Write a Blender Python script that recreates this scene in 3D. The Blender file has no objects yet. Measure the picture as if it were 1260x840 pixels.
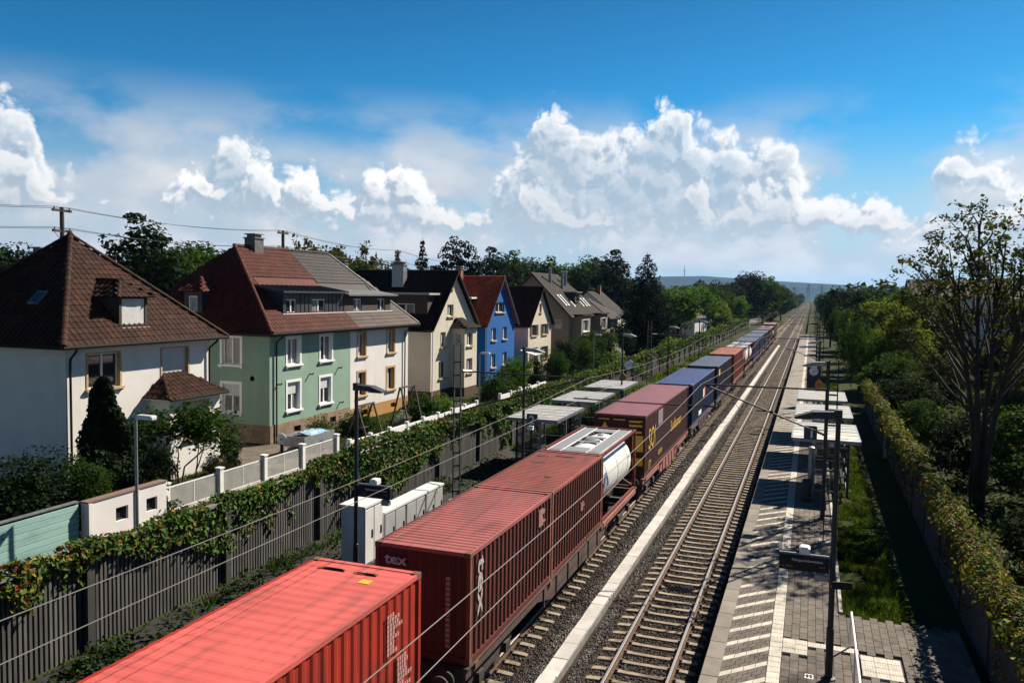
import bpy, bmesh, math, random
import numpy as np
from mathutils import Vector, Matrix
from mathutils.geometry import tessellate_polygon
random.seed(7)
rng = np.random.default_rng(7)
R = math.radians
sc = bpy.context.scene
col = sc.collection

# ------------------------------------------------------------------ camera
psi, th, rho, CAMH = R(20.2), R(3.4), 0.015, 9.6
fw = Vector((-math.sin(psi)*math.cos(th), math.cos(psi)*math.cos(th), -math.sin(th)))
rt = Vector((math.cos(psi), math.sin(psi), 0))
up = rt.cross(fw)
cx = rt*math.cos(rho) + up*math.sin(rho)
cy = -rt*math.sin(rho) + up*math.cos(rho)
cam_d = bpy.data.cameras.new('camera')
cam_d.sensor_width = 36
cam_d.lens = 1000/1260*36
cam_d.clip_end = 40000
cam = bpy.data.objects.new('camera', cam_d)
cam.matrix_world = Matrix((( cx.x, cy.x, -fw.x, 0), (cx.y, cy.y, -fw.y, 0), (cx.z, cy.z, -fw.z, CAMH), (0, 0, 0, 1)))
col.objects.link(cam)
sc.camera = cam

# ------------------------------------------------------------------ world, sun, exposure
SUN_EL, SUN_AZ = R(40), R(29)          # azimuth clockwise from +Y (the way the tracks run)
sun_dir = Vector((math.cos(SUN_EL)*math.sin(SUN_AZ), math.cos(SUN_EL)*math.cos(SUN_AZ), math.sin(SUN_EL)))
sc.view_settings.view_transform = 'Standard'
sc.view_settings.look = 'None'
sc.view_settings.gamma = 1
sc.view_settings.use_curve_mapping = False
sc.view_settings.exposure = 1.2
sd = bpy.data.lights.new('sun', 'SUN')
sd.energy = 5.0
sd.angle = R(0.53)
sd.color = (1.0, 0.90, 0.76)
so = bpy.data.objects.new('sun', sd)
so.rotation_euler = sun_dir.to_track_quat('Z', 'Y').to_euler()
so.location = sun_dir*100
col.objects.link(so)

world = bpy.data.worlds.new('World')
sc.world = world
world.use_nodes = True
world.cycles.sampling_method = 'MANUAL'
world.cycles.sample_map_resolution = 512

def nodes_of(tree):
    def N(kind, **kw):
        n = tree.nodes.new(kind)
        for k, v in kw.items():
            if k == 'ins':
                for i, val in v.items():
                    if hasattr(val, 'is_output') or hasattr(val, 'links'):
                        tree.links.new(val, n.inputs[i])
                    else:
                        n.inputs[i].default_value = val
            else:
                setattr(n, k, v)
        return n
    def M(op, a, b=0.0, c=None, clamp=False):
        n = tree.nodes.new('ShaderNodeMath'); n.operation = op; n.use_clamp = clamp
        for i, val in enumerate((a, b) if c is None else (a, b, c)):
            if isinstance(val, (int, float)): n.inputs[i].default_value = val
            else: tree.links.new(val, n.inputs[i])
        return n.outputs[0]
    def VM(op, a, b=(0, 0, 0), s=None):
        n = tree.nodes.new('ShaderNodeVectorMath'); n.operation = op
        for i, val in enumerate((a, b)):
            if isinstance(val, (tuple, list)): n.inputs[i].default_value = val
            else: tree.links.new(val, n.inputs[i])
        if s is not None: n.inputs['Scale'].default_value = s
        return n.outputs['Value'] if op in ('LENGTH', 'DOT_PRODUCT', 'DISTANCE') else n.outputs[0]
    def MIX(f, a, b, blend='MIX'):
        n = tree.nodes.new('ShaderNodeMix'); n.data_type = 'RGBA'; n.blend_type = blend
        for i, val in ((0, f), (6, a), (7, b)):
            if isinstance(val, (int, float)): n.inputs[i].default_value = val
            elif isinstance(val, (tuple, list)): n.inputs[i].default_value = tuple(val)+((1,) if len(val) == 3 else ())
            else: tree.links.new(val, n.inputs[i])
        return n.outputs[2]
    def STEP(x, lo, hi, smooth=True):
        n = tree.nodes.new('ShaderNodeMapRange'); n.interpolation_type = 'SMOOTHSTEP' if smooth else 'LINEAR'
        tree.links.new(x, n.inputs[0]); n.inputs[1].default_value = lo; n.inputs[2].default_value = hi
        return n.outputs[0]
    return N, M, VM, MIX, STEP

# the sky: clear-air gradient with banks of cumulus standing over the horizon all the way round
# top and base outlines of a tall bank behind and a lower bank before it: (azimuth, elevation) in radians
CL_AT = [(-0.952, 0.185), (-0.918, 0.191), (-0.897, 0.192), (-0.883, 0.170), (-0.868, 0.135), (-0.852, 0.105), (-0.828, 0.082), (-0.800, 0.072), (-0.762, 0.076), (-0.754, 0.111), (-0.736, 0.127), (-0.715, 0.138), (-0.702, 0.152), (-0.684, 0.178), (-0.662, 0.174), (-0.644, 0.158), (-0.628, 0.136), (-0.605, 0.146), (-0.579, 0.127), (-0.551, 0.114), (-0.534, 0.140), (-0.508, 0.155), (-0.479, 0.148), (-0.449, 0.124), (-0.419, 0.096), (-0.398, 0.100), (-0.385, 0.116), (-0.368, 0.148), (-0.352, 0.176), (-0.340, 0.192), (-0.332, 0.203), (-0.310, 0.225), (-0.291, 0.214), (-0.273, 0.203), (-0.229, 0.195), (-0.190, 0.202), (-0.174, 0.226), (-0.151, 0.218), (-0.133, 0.195), (-0.105, 0.191), (-0.068, 0.188), (-0.034, 0.188), (-0.018, 0.158), (0.001, 0.121), (0.039, 0.117), (0.073, 0.109), (0.098, 0.088), (0.112, 0.105), (0.124, 0.138), (0.134, 0.164), (0.144, 0.172), (0.155, 0.170), (0.172, 0.150), (0.190, 0.130), (0.240, 0.120), (0.290, 0.120)]
CL_AB = [(-0.955, 0.074), (-0.920, 0.074), (-0.899, 0.076), (-0.884, 0.078), (-0.875, 0.087), (-0.868, 0.096), (-0.815, 0.091), (-0.762, 0.094), (-0.754, 0.093), (-0.737, 0.088), (-0.715, 0.086), (-0.702, 0.079), (-0.685, 0.075), (-0.662, 0.076), (-0.644, 0.080), (-0.628, 0.077), (-0.605, 0.075), (-0.579, 0.074), (-0.551, 0.075), (-0.533, 0.071), (-0.507, 0.069), (-0.478, 0.070), (-0.449, 0.073), (-0.419, 0.077), (-0.394, 0.074), (-0.372, 0.070), (-0.362, 0.070), (-0.344, 0.060), (-0.329, 0.056), (-0.306, 0.051), (-0.288, 0.051), (-0.270, 0.051), (-0.226, 0.057), (-0.187, 0.062), (-0.169, 0.062), (-0.147, 0.062), (-0.129, 0.062), (-0.101, 0.062), (-0.064, 0.067), (-0.030, 0.071), (-0.015, 0.071), (0.002, 0.073), (0.041, 0.070), (0.075, 0.068), (0.098, 0.070), (0.112, 0.078), (0.124, 0.095), (0.140, 0.108), (0.172, 0.110), (0.190, 0.100), (0.240, 0.080), (0.290, 0.070)]
CL_BT = [(-0.954, 0.130), (-0.912, 0.144), (-0.890, 0.138), (-0.874, 0.118), (-0.852, 0.096), (-0.830, 0.090), (-0.758, 0.095), (-0.748, 0.113), (-0.724, 0.134), (-0.705, 0.114), (-0.684, 0.108), (-0.671, 0.141), (-0.639, 0.150), (-0.626, 0.118), (-0.605, 0.141), (-0.570, 0.115), (-0.543, 0.104), (-0.532, 0.131), (-0.503, 0.149), (-0.464, 0.128), (-0.424, 0.096), (-0.404, 0.077), (-0.353, 0.107), (-0.343, 0.127), (-0.318, 0.131), (-0.296, 0.110), (-0.271, 0.098), (-0.241, 0.098), (-0.221, 0.081), (-0.187, 0.076), (-0.152, 0.121), (-0.141, 0.138), (-0.120, 0.127), (-0.100, 0.098), (-0.080, 0.126), (-0.057, 0.131), (-0.026, 0.128), (-0.004, 0.120), (0.031, 0.110), (0.056, 0.110), (0.082, 0.098), (0.097, 0.085), (0.107, 0.075), (0.120, 0.092), (0.200, 0.098), (0.250, 0.110), (0.290, 0.100)]
CL_BB = [(-0.955, 0.070), (-0.913, 0.070), (-0.892, 0.073), (-0.869, 0.088), (-0.758, 0.099), (-0.748, 0.099), (-0.724, 0.098), (-0.705, 0.101), (-0.684, 0.112), (-0.671, 0.097), (-0.640, 0.095), (-0.626, 0.094), (-0.605, 0.087), (-0.570, 0.082), (-0.543, 0.087), (-0.532, 0.076), (-0.503, 0.075), (-0.463, 0.076), (-0.424, 0.077), (-0.404, 0.079), (-0.353, 0.109), (-0.343, 0.092), (-0.317, 0.080), (-0.295, 0.077), (-0.270, 0.075), (-0.241, 0.077), (-0.221, 0.081), (-0.187, 0.081), (-0.152, 0.110), (-0.140, 0.091), (-0.119, 0.076), (-0.100, 0.076), (-0.079, 0.079), (-0.056, 0.077), (-0.024, 0.077), (-0.002, 0.074), (0.033, 0.072), (0.058, 0.072), (0.083, 0.075), (0.097, 0.078), (0.107, 0.076), (0.120, 0.066), (0.200, 0.060), (0.250, 0.064), (0.290, 0.070)]

def cloud_group():
    g = bpy.data.node_groups.new('cloud_field', 'ShaderNodeTree')
    g.interface.new_socket('P', in_out='INPUT', socket_type='NodeSocketVector')
    for k in ('back', 'front', 'depth'): g.interface.new_socket(k, in_out='OUTPUT', socket_type='NodeSocketFloat')
    N, M, VM, MIX, STEP = nodes_of(g)
    gi = N('NodeGroupInput'); go = N('NodeGroupOutput')
    P = gi.outputs[0]
    w = N('ShaderNodeTexNoise', noise_dimensions='2D', ins={'Vector': P, 'Scale': 24.0, 'Detail': 1.0})
    P2 = VM('ADD', P, VM('SCALE', VM('SUBTRACT', w.outputs['Color'], (.5, .5, .5)), s=.018))
    sep = N('ShaderNodeSeparateXYZ', ins={0: P2})
    u = M('PINGPONG', M('MULTIPLY_ADD', sep.outputs[0], 1/1.3, 1/1.3), 1.0)
    def curve(pts):
        n = N('ShaderNodeFloatCurve', ins={1: u})
        c = n.mapping.curves[0]
        pts = [((a+1)/1.3, e/.25) for a, e in pts]
        c.points[0].location = (0, pts[0][1]); c.points[1].location = (1, pts[-1][1])
        for p in pts:
            if .002 < p[0] < .998: c.points.new(*p)
        n.mapping.update()
        return M('MULTIPLY', n.outputs[0], .25)
    e = sep.outputs[1]
    no = N('ShaderNodeTexNoise', noise_dimensions='2D', ins={'Vector': P2, 'Scale': 22.0, 'Detail': 7.0, 'Roughness': .56, 'Lacunarity': 2.2})
    vo = N('ShaderNodeTexVoronoi', voronoi_dimensions='2D', feature='F1', ins={'Vector': P2, 'Scale': 38.0, 'Detail': 2.0, 'Roughness': .5, 'Lacunarity': 2.3})
    puff = M('ADD', M('MULTIPLY', M('SUBTRACT', no.outputs[0], .5), 1.55), M('MULTIPLY', M('SUBTRACT', .40, vo.outputs['Distance']), 1.15))
    TA = M('SUBTRACT', curve(CL_AT), e)
    DA = M('MINIMUM', M('MULTIPLY', TA, 1/.028), M('MULTIPLY', M('SUBTRACT', e, curve(CL_AB)), 1/.03))
    DB = M('MINIMUM', M('MULTIPLY', M('SUBTRACT', curve(CL_BT), e), 1/.020), M('MULTIPLY', M('SUBTRACT', e, curve(CL_BB)), 1/.016))
    g.links.new(M('ADD', M('MINIMUM', M('ADD', DA, .62), 1.9), puff), go.inputs[0])
    g.links.new(M('ADD', M('MINIMUM', M('ADD', DB, .5), 1.6), puff), go.inputs[1])
    g.links.new(TA, go.inputs[2])
    return g

wt = world.node_tree
wt.nodes.clear()
N, M, VM, MIX, STEP = nodes_of(wt)
sky = N('ShaderNodeTexSky', sky_type='NISHITA', sun_disc=False, sun_elevation=SUN_EL, sun_rotation=SUN_AZ, altitude=120, air_density=1.0, dust_density=0.3, ozone_density=3.0)
tc = N('ShaderNodeTexCoord')
dirv = VM('NORMALIZE', tc.outputs['Generated'])
sp = N('ShaderNodeSeparateXYZ', ins={0: dirv})
az = M('ARCTAN2', sp.outputs[0], sp.outputs[1])
el = M('ARCSINE', sp.outputs[2])
P = N('ShaderNodeCombineXYZ', ins={0: az, 1: el}).outputs[0]
cg = cloud_group()
F0 = N('ShaderNodeGroup', node_tree=cg, ins={0: P}).outputs
F1 = N('ShaderNodeGroup', node_tree=cg, ins={0: VM('ADD', P, (.007, .011, 0))}).outputs
hs = N('ShaderNodeHueSaturation', ins={'Saturation': 1.3, 'Value': 1.25, 'Color': sky.outputs[0]})
blue = MIX(1.0, hs.outputs[0], (.20, .94, 1.12, 1), 'MULTIPLY')
blue = MIX(M('MULTIPLY', STEP(el, .16, .50), .42), blue, (0, 0, 0))
vn = N('ShaderNodeTexNoise', noise_dimensions='2D', ins={'Vector': VM('MULTIPLY', P, (1.3, 2.6, 0)), 'Scale': 3.6, 'Detail': 5.0, 'Roughness': .56})
veil = M('MULTIPLY', STEP(vn.outputs[0], .34, .62), M('MULTIPLY', STEP(el, .25, .15), .82))
veil = M('MAXIMUM', veil, M('MULTIPLY', STEP(el, .22, .02), .88))
veilc = MIX(STEP(el, .0, .10), (6.0, 7.4, 8.5), (8.6, 9.2, 10.0))
skyv = MIX(veil, blue, veilc)
low = STEP(el, .06, .13)
def bank(i, base, soft, k):
    al = STEP(F0[i], .0, soft)
    g = STEP(M('SUBTRACT', F0[i], F1[i]), -.42, .62)
    rim = STEP(F0[i], 2.1, .3)
    lit = M('MULTIPLY', g, M('MULTIPLY_ADD', rim, .80, k), clamp=True)
    lit = M('MULTIPLY', lit, M('SUBTRACT', 1.0, M('MULTIPLY', STEP(F0[2], .015, .095), .45)))
    shade_c = MIX(low, (6.6, 7.9, 9.0), base)
    lit_c = MIX(low, (11.8, 11.5, 11.2), (14.6, 14.4, 14.2))
    return al, MIX(lit, shade_c, lit_c)
a1, c1 = bank(0, (5.4, 7.0, 8.5), .85, .36)
a2, c2 = bank(1, (5.8, 7.2, 8.5), .55, .46)
# soft layered cloud behind the cumulus
sn = N('ShaderNodeTexNoise', noise_dimensions='2D', ins={'Vector': VM('MULTIPLY', P, (1.0, 1.9, 0)), 'Scale': 7.5, 'Detail': 5.0, 'Roughness': .5})
soft = M('MULTIPLY', STEP(sn.outputs[0], .34, .56), M('MULTIPLY', STEP(el, .20, .12), STEP(el, .0, .05)))
softc = MIX(STEP(sn.outputs[0], .45, .72), (7.6, 8.5, 9.5), (11.0, 11.0, 11.1))
skyc = MIX(M('MULTIPLY', soft, .88), skyv, softc)
skyc = MIX(M('MULTIPLY', a1, .88), skyc, c1)
skyc = MIX(M('MULTIPLY', a2, .96), skyc, c2)
skyc = MIX(1.0, skyc, (.635, .635, .635), 'MULTIPLY')
bg = N('ShaderNodeBackground', ins={'Color': skyc, 'Strength': .05})
wo = N('ShaderNodeOutputWorld', ins={'Surface': bg.outputs[0]})

# ------------------------------------------------------------------ helpers
def props(o, label=None, cat=None, group=None, kind=None):
    if label: o['label'] = label
    if cat: o['category'] = cat
    if group: o['group'] = group
    if kind: o['kind'] = kind
    return o

def link(name, data, parent=None, loc=None, rot=None):
    o = bpy.data.objects.new(name, data)
    col.objects.link(o)
    if parent is not None: o.parent = parent
    if loc is not None: o.location = loc
    if rot is not None: o.rotation_euler = rot
    return o

def thing(name, label, cat, loc=(0, 0, 0), rz=0.0, group=None):
    return props(link(name, None, None, loc, (0, 0, rz)), label, cat, group)

def copy_tree(o, parent=None, keep=None):
    c = o.copy()
    col.objects.link(c)
    c.parent = parent
    for ch in list(o.children):
        copy_tree(ch, c)
    return c

def mesh_np(name, V, F, mats, midx=None, smooth=False):
    """mesh from numpy arrays; all faces have the same corner count"""
    V = np.asarray(V, np.float32); F = np.asarray(F, np.int32)
    me = bpy.data.meshes.new(name)
    n, k = F.shape
    me.vertices.add(len(V)); me.vertices.foreach_set('co', V.ravel())
    me.loops.add(n*k); me.loops.foreach_set('vertex_index', F.ravel())
    me.polygons.add(n)
    me.polygons.foreach_set('loop_start', np.arange(0, n*k, k, dtype=np.int32))
    me.polygons.foreach_set('loop_total', np.full(n, k, np.int32))
    if midx is not None: me.polygons.foreach_set('material_index', np.asarray(midx, np.int32))
    me.polygons.foreach_set('use_smooth', np.full(n, smooth, bool))
    for m in (mats if isinstance(mats, (list, tuple)) else [mats]): me.materials.append(m)
    me.update(calc_edges=True)
    return me

class MB:
    def __init__(s): s.v = []; s.f = []; s.m = []
    def add(s, vs, fs, m=0):
        b = len(s.v); s.v += [tuple(v) for v in vs]
        for f in fs: s.f.append(tuple(i+b for i in f)); s.m.append(m)
        return s
    def box(s, x0, x1, y0, y1, z0, z1, m=0):
        return s.add([(x0,y0,z0),(x1,y0,z0),(x1,y1,z0),(x0,y1,z0),(x0,y0,z1),(x1,y0,z1),(x1,y1,z1),(x0,y1,z1)],
                     [(0,3,2,1),(4,5,6,7),(0,1,5,4),(1,2,6,5),(2,3,7,6),(3,0,4,7)], m)
    def bbox(s, x0, x1, y0, y1, z0, z1, b=.01, m=0):
        """box with bevelled vertical and top edges"""
        V = []
        for z, i in ((z0, 0), (z1-b, 0), (z1, b)):
            X0, X1, Y0, Y1 = x0+i, x1-i, y0+i, y1-i
            V += [(X0+b,Y0,z),(X1-b,Y0,z),(X1,Y0+b,z),(X1,Y1-b,z),(X1-b,Y1,z),(X0+b,Y1,z),(X0,Y1-b,z),(X0,Y0+b,z)]
        F = [tuple(range(7,-1,-1)), tuple(range(16,24))]
        for r in (0, 8):
            for i in range(8): j = (i+1) % 8; F.append((r+i, r+j, r+8+j, r+8+i))
        return s.add(V, F, m)
    def quad(s, a, b, c, d, m=0): return s.add([a, b, c, d], [(0,1,2,3)], m)
    def tube(s, pts, r, n=6, m=0, cap=True):
        pts = [Vector(p) for p in pts]; rs = r if isinstance(r, (list, tuple)) else [r]*len(pts)
        V = []; F = []
        prev = None
        for i, p in enumerate(pts):
            t = (pts[min(i+1, len(pts)-1)] - pts[max(i-1, 0)]).normalized()
            a = t.orthogonal().normalized() if prev is None else (prev - t*prev.dot(t)).normalized()
            prev = a; b = t.cross(a)
            for k in range(n):
                an = 2*math.pi*k/n
                V.append(p + (a*math.cos(an) + b*math.sin(an))*rs[i])
        for i in range(len(pts)-1):
            for k in range(n):
                k2 = (k+1) % n
                F.append((i*n+k, i*n+k2, (i+1)*n+k2, (i+1)*n+k))
        if cap: F.append(tuple(range(n-1, -1, -1))); F.append(tuple((len(pts)-1)*n+k for k in range(n)))
        return s.add(V, F, m)
    def bar(s, a, b, w, h, m=0, upv=(0, 0, 1)):
        """rectangular bar from a to b, w wide, h high"""
        a = Vector(a); b = Vector(b); t = (b-a).normalized(); u = Vector(upv)
        sd = t.cross(u)
        if sd.length < 1e-4: sd = t.cross(Vector((0, 1, 0)))
        sd.normalize(); u = sd.cross(t)
        V = []
        for p in (a, b):
            for i, j in ((-1,-1),(1,-1),(1,1),(-1,1)): V.append(p + sd*(i*w/2) + u*(j*h/2))
        return s.add(V, [(3,2,1,0),(4,5,6,7),(0,1,5,4),(1,2,6,5),(2,3,7,6),(3,0,4,7)], m)
    def poly(s, pts, holes=(), m=0):
        """flat polygon with holes"""
        loops = [[Vector(p) for p in pts]] + [[Vector(p) for p in h] for h in holes]
        tr = tessellate_polygon(loops)
        flat = [p for l in loops for p in l]
        n = Vector((0, 0, 0)); l0 = loops[0]
        for i in range(len(l0)): n += l0[i].cross(l0[(i+1) % len(l0)])
        out = []
        for t in tr:
            a, b, c = (flat[i] for i in t)
            out.append(t if (b-a).cross(c-a).dot(n) > 0 else t[::-1])
        return s.add(flat, out, m)
    def lathe(s, prof, n=16, c=(0, 0, 0), axis='z', m=0):
        V = []; F = []
        for r, h in prof:
            for k in range(n):
                a = 2*math.pi*k/n; x, y = r*math.cos(a), r*math.sin(a)
                V.append({'z': (c[0]+x, c[1]+y, c[2]+h), 'y': (c[0]+x, c[1]+h, c[2]+y), 'x': (c[0]+h, c[1]+x, c[2]+y)}[axis])
        for i in range(len(prof)-1):
            for k in range(n):
                k2 = (k+1) % n; F.append((i*n+k, i*n+k2, (i+1)*n+k2, (i+1)*n+k))
        F.append(tuple(range(n-1, -1, -1))); F.append(tuple((len(prof)-1)*n+k for k in range(n)))
        return s.add(V, F, m)
    def mesh(s, name, mats, smooth=False):
        me = bpy.data.meshes.new(name)
        me.from_pydata(s.v, [], s.f)
        for m in (mats if isinstance(mats, (list, tuple)) else [mats]): me.materials.append(m)
        me.polygons.foreach_set('material_index', s.m)
        if smooth:
            me.polygons.foreach_set('use_smooth', [True]*len(s.f))
            me.set_sharp_from_angle(angle=R(38))
        me.update()
        return me
    def build(s, name, mats, parent=None, loc=None, smooth=False, rot=None):
        return link(name, s.mesh(name, mats, smooth), parent, loc, rot)

def text_part(name, txt, mat, parent, origin, right, upv, size, wide=1.0, depth=.004, bold=0.0):
    """lettering as real mesh: text laid in the plane of right / upv"""
    cu = bpy.data.curves.new(name, 'FONT')
    cu.body = txt; cu.size = size; cu.extrude = depth; cu.offset = bold; cu.resolution_u = 2
    tmp = bpy.data.objects.new(name, cu)
    col.objects.link(tmp)
    bpy.context.view_layer.update()
    me = bpy.data.meshes.new_from_object(tmp.evaluated_get(bpy.context.evaluated_depsgraph_get()))
    bpy.data.objects.remove(tmp); bpy.data.curves.remove(cu)
    r = Vector(right).normalized(); u = Vector(upv).normalized(); n = r.cross(u)
    me.transform(Matrix(((r.x*wide, u.x, n.x, origin[0]), (r.y*wide, u.y, n.y, origin[1]), (r.z*wide, u.z, n.z, origin[2]), (0, 0, 0, 1))))
    me.materials.clear(); me.materials.append(mat)
    return link(name, me, parent)

# ------------------------------------------------------------------ materials
MATS = {}
ALB = .84
def pm(name, c1, c2=None, rough=.75, scale=2.0, detail=5, lo=.35, hi=.65, bump=0.0, bscale=30.0, metal=0.0, island=0.0, spec=.5,
       stretch=(1, 1, 1), dirt=None, dscale=.7, dlo=.5, dhi=.7, dstretch=(1, 1, 1), trans=0.0, coat=0.0, dirt2=None, d2scale=1.0, d2lo=.6, d2hi=.75, d2stretch=(1, 1, 1), alpha=None, hue=0.0, obj=False, orand=0.0):
    """procedural material: two tones mixed by noise, per-piece variation, dirt, relief"""
    c1, c2, dirt, dirt2 = (None if q is None else tuple(x*ALB for x in q) for q in (c1, c2, dirt, dirt2))
    m = bpy.data.materials.new(name); m.use_nodes = True
    t = m.node_tree; t.nodes.clear()
    N, M, VM, MIX, STEP = nodes_of(t)
    pos = N('ShaderNodeTexCoord').outputs['Object'] if obj else N('ShaderNodeNewGeometry').outputs['Position']
    geo = N('ShaderNodeNewGeometry')
    c = None
    if c2 is not None:
        no = N('ShaderNodeTexNoise', ins={'Vector': VM('MULTIPLY', pos, stretch), 'Scale': scale, 'Detail': detail, 'Roughness': .6})
        c = MIX(STEP(no.outputs[0], lo, hi), c1, c2)
    if dirt is not None:
        dn = N('ShaderNodeTexNoise', ins={'Vector': VM('MULTIPLY', pos, dstretch), 'Scale': dscale, 'Detail': 7.0, 'Roughness': .65})
        c = MIX(STEP(dn.outputs[0], dlo, dhi), c if c is not None else c1, dirt)
    if dirt2 is not None:
        dn = N('ShaderNodeTexNoise', ins={'Vector': VM('MULTIPLY', pos, d2stretch), 'Scale': d2scale, 'Detail': 5.0, 'Roughness': .6})
        c = MIX(STEP(dn.outputs[0], d2lo, d2hi), c if c is not None else c1, dirt2)
    if island or hue:
        rp = geo.outputs['Random Per Island']
        h = N('ShaderNodeHueSaturation', ins={'Color': c if c is not None else tuple(c1)+(1,)})
        t.links.new(M('MULTIPLY_ADD', rp, 2*island, 1-island), h.inputs['Value'])
        if hue: t.links.new(M('MULTIPLY_ADD', M('FRACT', M('MULTIPLY', rp, 7.31)), hue, .5-hue/2), h.inputs['Hue'])
        c = h.outputs[0]
    if orand:
        oi = N('ShaderNodeObjectInfo')
        h = N('ShaderNodeHueSaturation', ins={'Color': c if c is not None else tuple(c1)+(1,)})
        t.links.new(M('MULTIPLY_ADD', oi.outputs['Random'], 2*orand, 1-orand), h.inputs['Value'])
        c = h.outputs[0]
    b = N('ShaderNodeBsdfPrincipled', ins={'Roughness': rough, 'Metallic': metal, 'Specular IOR Level': spec, 'Coat Weight': coat})
    if c is None: b.inputs['Base Color'].default_value = tuple(c1)+(1,)
    else: t.links.new(c, b.inputs['Base Color'])
    if bump:
        bn = N('ShaderNodeTexNoise', ins={'Vector': pos, 'Scale': bscale, 'Detail': 4.0})
        bp = N('ShaderNodeBump', ins={'Strength': bump, 'Distance': .02, 'Height': bn.outputs[0]})
        t.links.new(bp.outputs[0], b.inputs['Normal'])
    out = b.outputs[0]
    if trans:
        tr = N('ShaderNodeBsdfTranslucent')
        if c is None: tr.inputs[0].default_value = tuple(c1)+(1,)
        else: t.links.new(MIX(1.0, c, (1.0, 1.15, .55), 'MULTIPLY'), tr.inputs[0])
        mx = N('ShaderNodeMixShader', ins={0: trans, 1: out, 2: tr.outputs[0]}); out = mx.outputs[0]
    if alpha is not None:
        tp = N('ShaderNodeBsdfTransparent')
        mx = N('ShaderNodeMixShader', ins={0: alpha, 1: tp.outputs[0], 2: out}); out = mx.outputs[0]
    N('ShaderNodeOutputMaterial', ins={0: out})
    MATS[name] = m
    return m

def glass(name, tint=(.02, .024, .028), rough=.04):
    return pm(name, tint, rough=rough, spec=.8)

# surfaces
GRASS = pm('grass_ground', (.024, .038, .009), (.044, .042, .019), scale=.35, bump=.5, bscale=8, rough=1.0, spec=.05)
DIRT = pm('dry_earth', (.075, .055, .038), (.12, .092, .065), scale=1.2, bump=.4, bscale=20, rough=.95)
ASPH = pm('asphalt', (.038, .037, .035), (.058, .055, .052), scale=2.5, bump=.25, bscale=60, rough=.9, dirt=(.075, .07, .065), dscale=.25)
BALLAST = pm('ballast_bed', (.030, .026, .022), (.062, .053, .045), scale=14, detail=8, bump=1.0, bscale=22, rough=1, spec=.1, dirt=(.030, .018, .012), dscale=.35, dlo=.42, dhi=.62)
STONE = pm('ballast_stone', (.085, .079, .073), (.20, .187, .172), scale=1.2, dirt=(.05, .036, .027), dscale=.45, dlo=.56, dhi=.74, island=.55, rough=.9)
STONE_R = pm('rusty_ballast_stone', (.036, .023, .015), (.07, .052, .04), scale=2.0, island=.5, rough=.9)
SLEEPER = pm('concrete_sleeper', (.33, .275, .205), (.23, .185, .135), scale=2.2, bump=.25, bscale=40, rough=.9, dirt=(.085, .052, .032), dscale=1.4, dlo=.48, dhi=.72, spec=.2)
RAILSIDE = pm('rusty_rail', (.075, .042, .026), (.12, .072, .048), scale=9, rough=.9, spec=.2)
RAILTOP = pm('polished_rail', (.42, .40, .38), rough=.42, metal=.75)
CONC = pm('pale_concrete', (.40, .375, .335), (.30, .28, .25), scale=1.1, bump=.15, bscale=50, rough=.9, dirt=(.2, .18, .155), dscale=.9, dlo=.55, dhi=.78, orand=.09)
CONCD = pm('weathered_concrete', (.22, .205, .185), (.13, .12, .108), scale=1.6, bump=.25, bscale=40, rough=.92, orand=.06)
PAVER = pm('grey_paver', (.155, .134, .114), (.115, .10, .085), scale=3.0, bump=.15, bscale=60, rough=.9, island=.14, orand=.10, dirt=(.045, .039, .034), dscale=.6, dlo=.5, dhi=.72, dirt2=(.03, .026, .022), d2scale=7, d2lo=.68, d2hi=.74, spec=.15)
PAVEW = pm('white_paver', (.56, .52, .45), (.45, .415, .36), scale=4.0, bump=.12, bscale=60, rough=.88, island=.06, orand=.06, dirt=(.26, .235, .20), dscale=.8, dlo=.5, dhi=.74, dirt2=(.12, .105, .09), d2scale=6, d2lo=.68, d2hi=.75, spec=.15)
JOINT = pm('joint_sand', (.06, .052, .045), (.09, .08, .07), scale=12, rough=1)
DARKM = pm('dark_steel', (.022, .024, .027), (.032, .032, .034), scale=4, rough=.6, spec=.3)
GALV = pm('galvanised_steel', (.30, .32, .33), (.22, .235, .245), scale=6, rough=.45, metal=.6)
ANTH = pm('anthracite_paint', (.030, .035, .042), rough=.6, spec=.3)
BLACK = pm('black_plastic', (.010, .010, .012), rough=.6, spec=.25)
WIREM = pm('wire_metal', (.22, .21, .18), rough=.6, metal=.4)
WIRED = pm('dark_wire', (.03, .03, .03), rough=.6)
WHITE = pm('white_paint', (.78, .78, .76), (.70, .70, .68), scale=3, rough=.5)
OFFW = pm('white_lettering', (.75, .75, .72), rough=.6)
YELLOW = pm('yellow_lettering', (.62, .36, .02), rough=.6)
ORANGE = pm('orange_sign', (.75, .25, .01), (.62, .19, .01), scale=6, rough=.55)
LAMPG = pm('lamp_lens', (.62, .63, .63), rough=.25)
GLASS = glass('window_glass')
CURT = pm('curtain_behind_glass', (.26, .26, .25), (.10, .10, .10), scale=9, stretch=(1, 1, .12), rough=.15, spec=.7)
SHUT = pm('roller_shutter', (.60, .60, .60), (.54, .54, .54), scale=3, rough=.6)
UPVC = pm('white_window_frame', (.78, .78, .77), rough=.4)
SANDST = pm('sandstone_surround', (.48, .33, .17), (.40, .26, .12), scale=5, bump=.1, rough=.85)
ZINC = pm('dark_standing_seam', (.020, .024, .030), (.032, .037, .043), scale=1.5, rough=.5, metal=.2)
CHIM = pm('chimney_cladding', (.10, .10, .105), (.06, .06, .06), scale=3, rough=.6)
BRICK = pm('red_brick', (.26, .09, .05), (.18, .06, .035), scale=6, rough=.9)
PIPE = pm('dark_downpipe', (.020, .017, .015), rough=.75, spec=.1)
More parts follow.
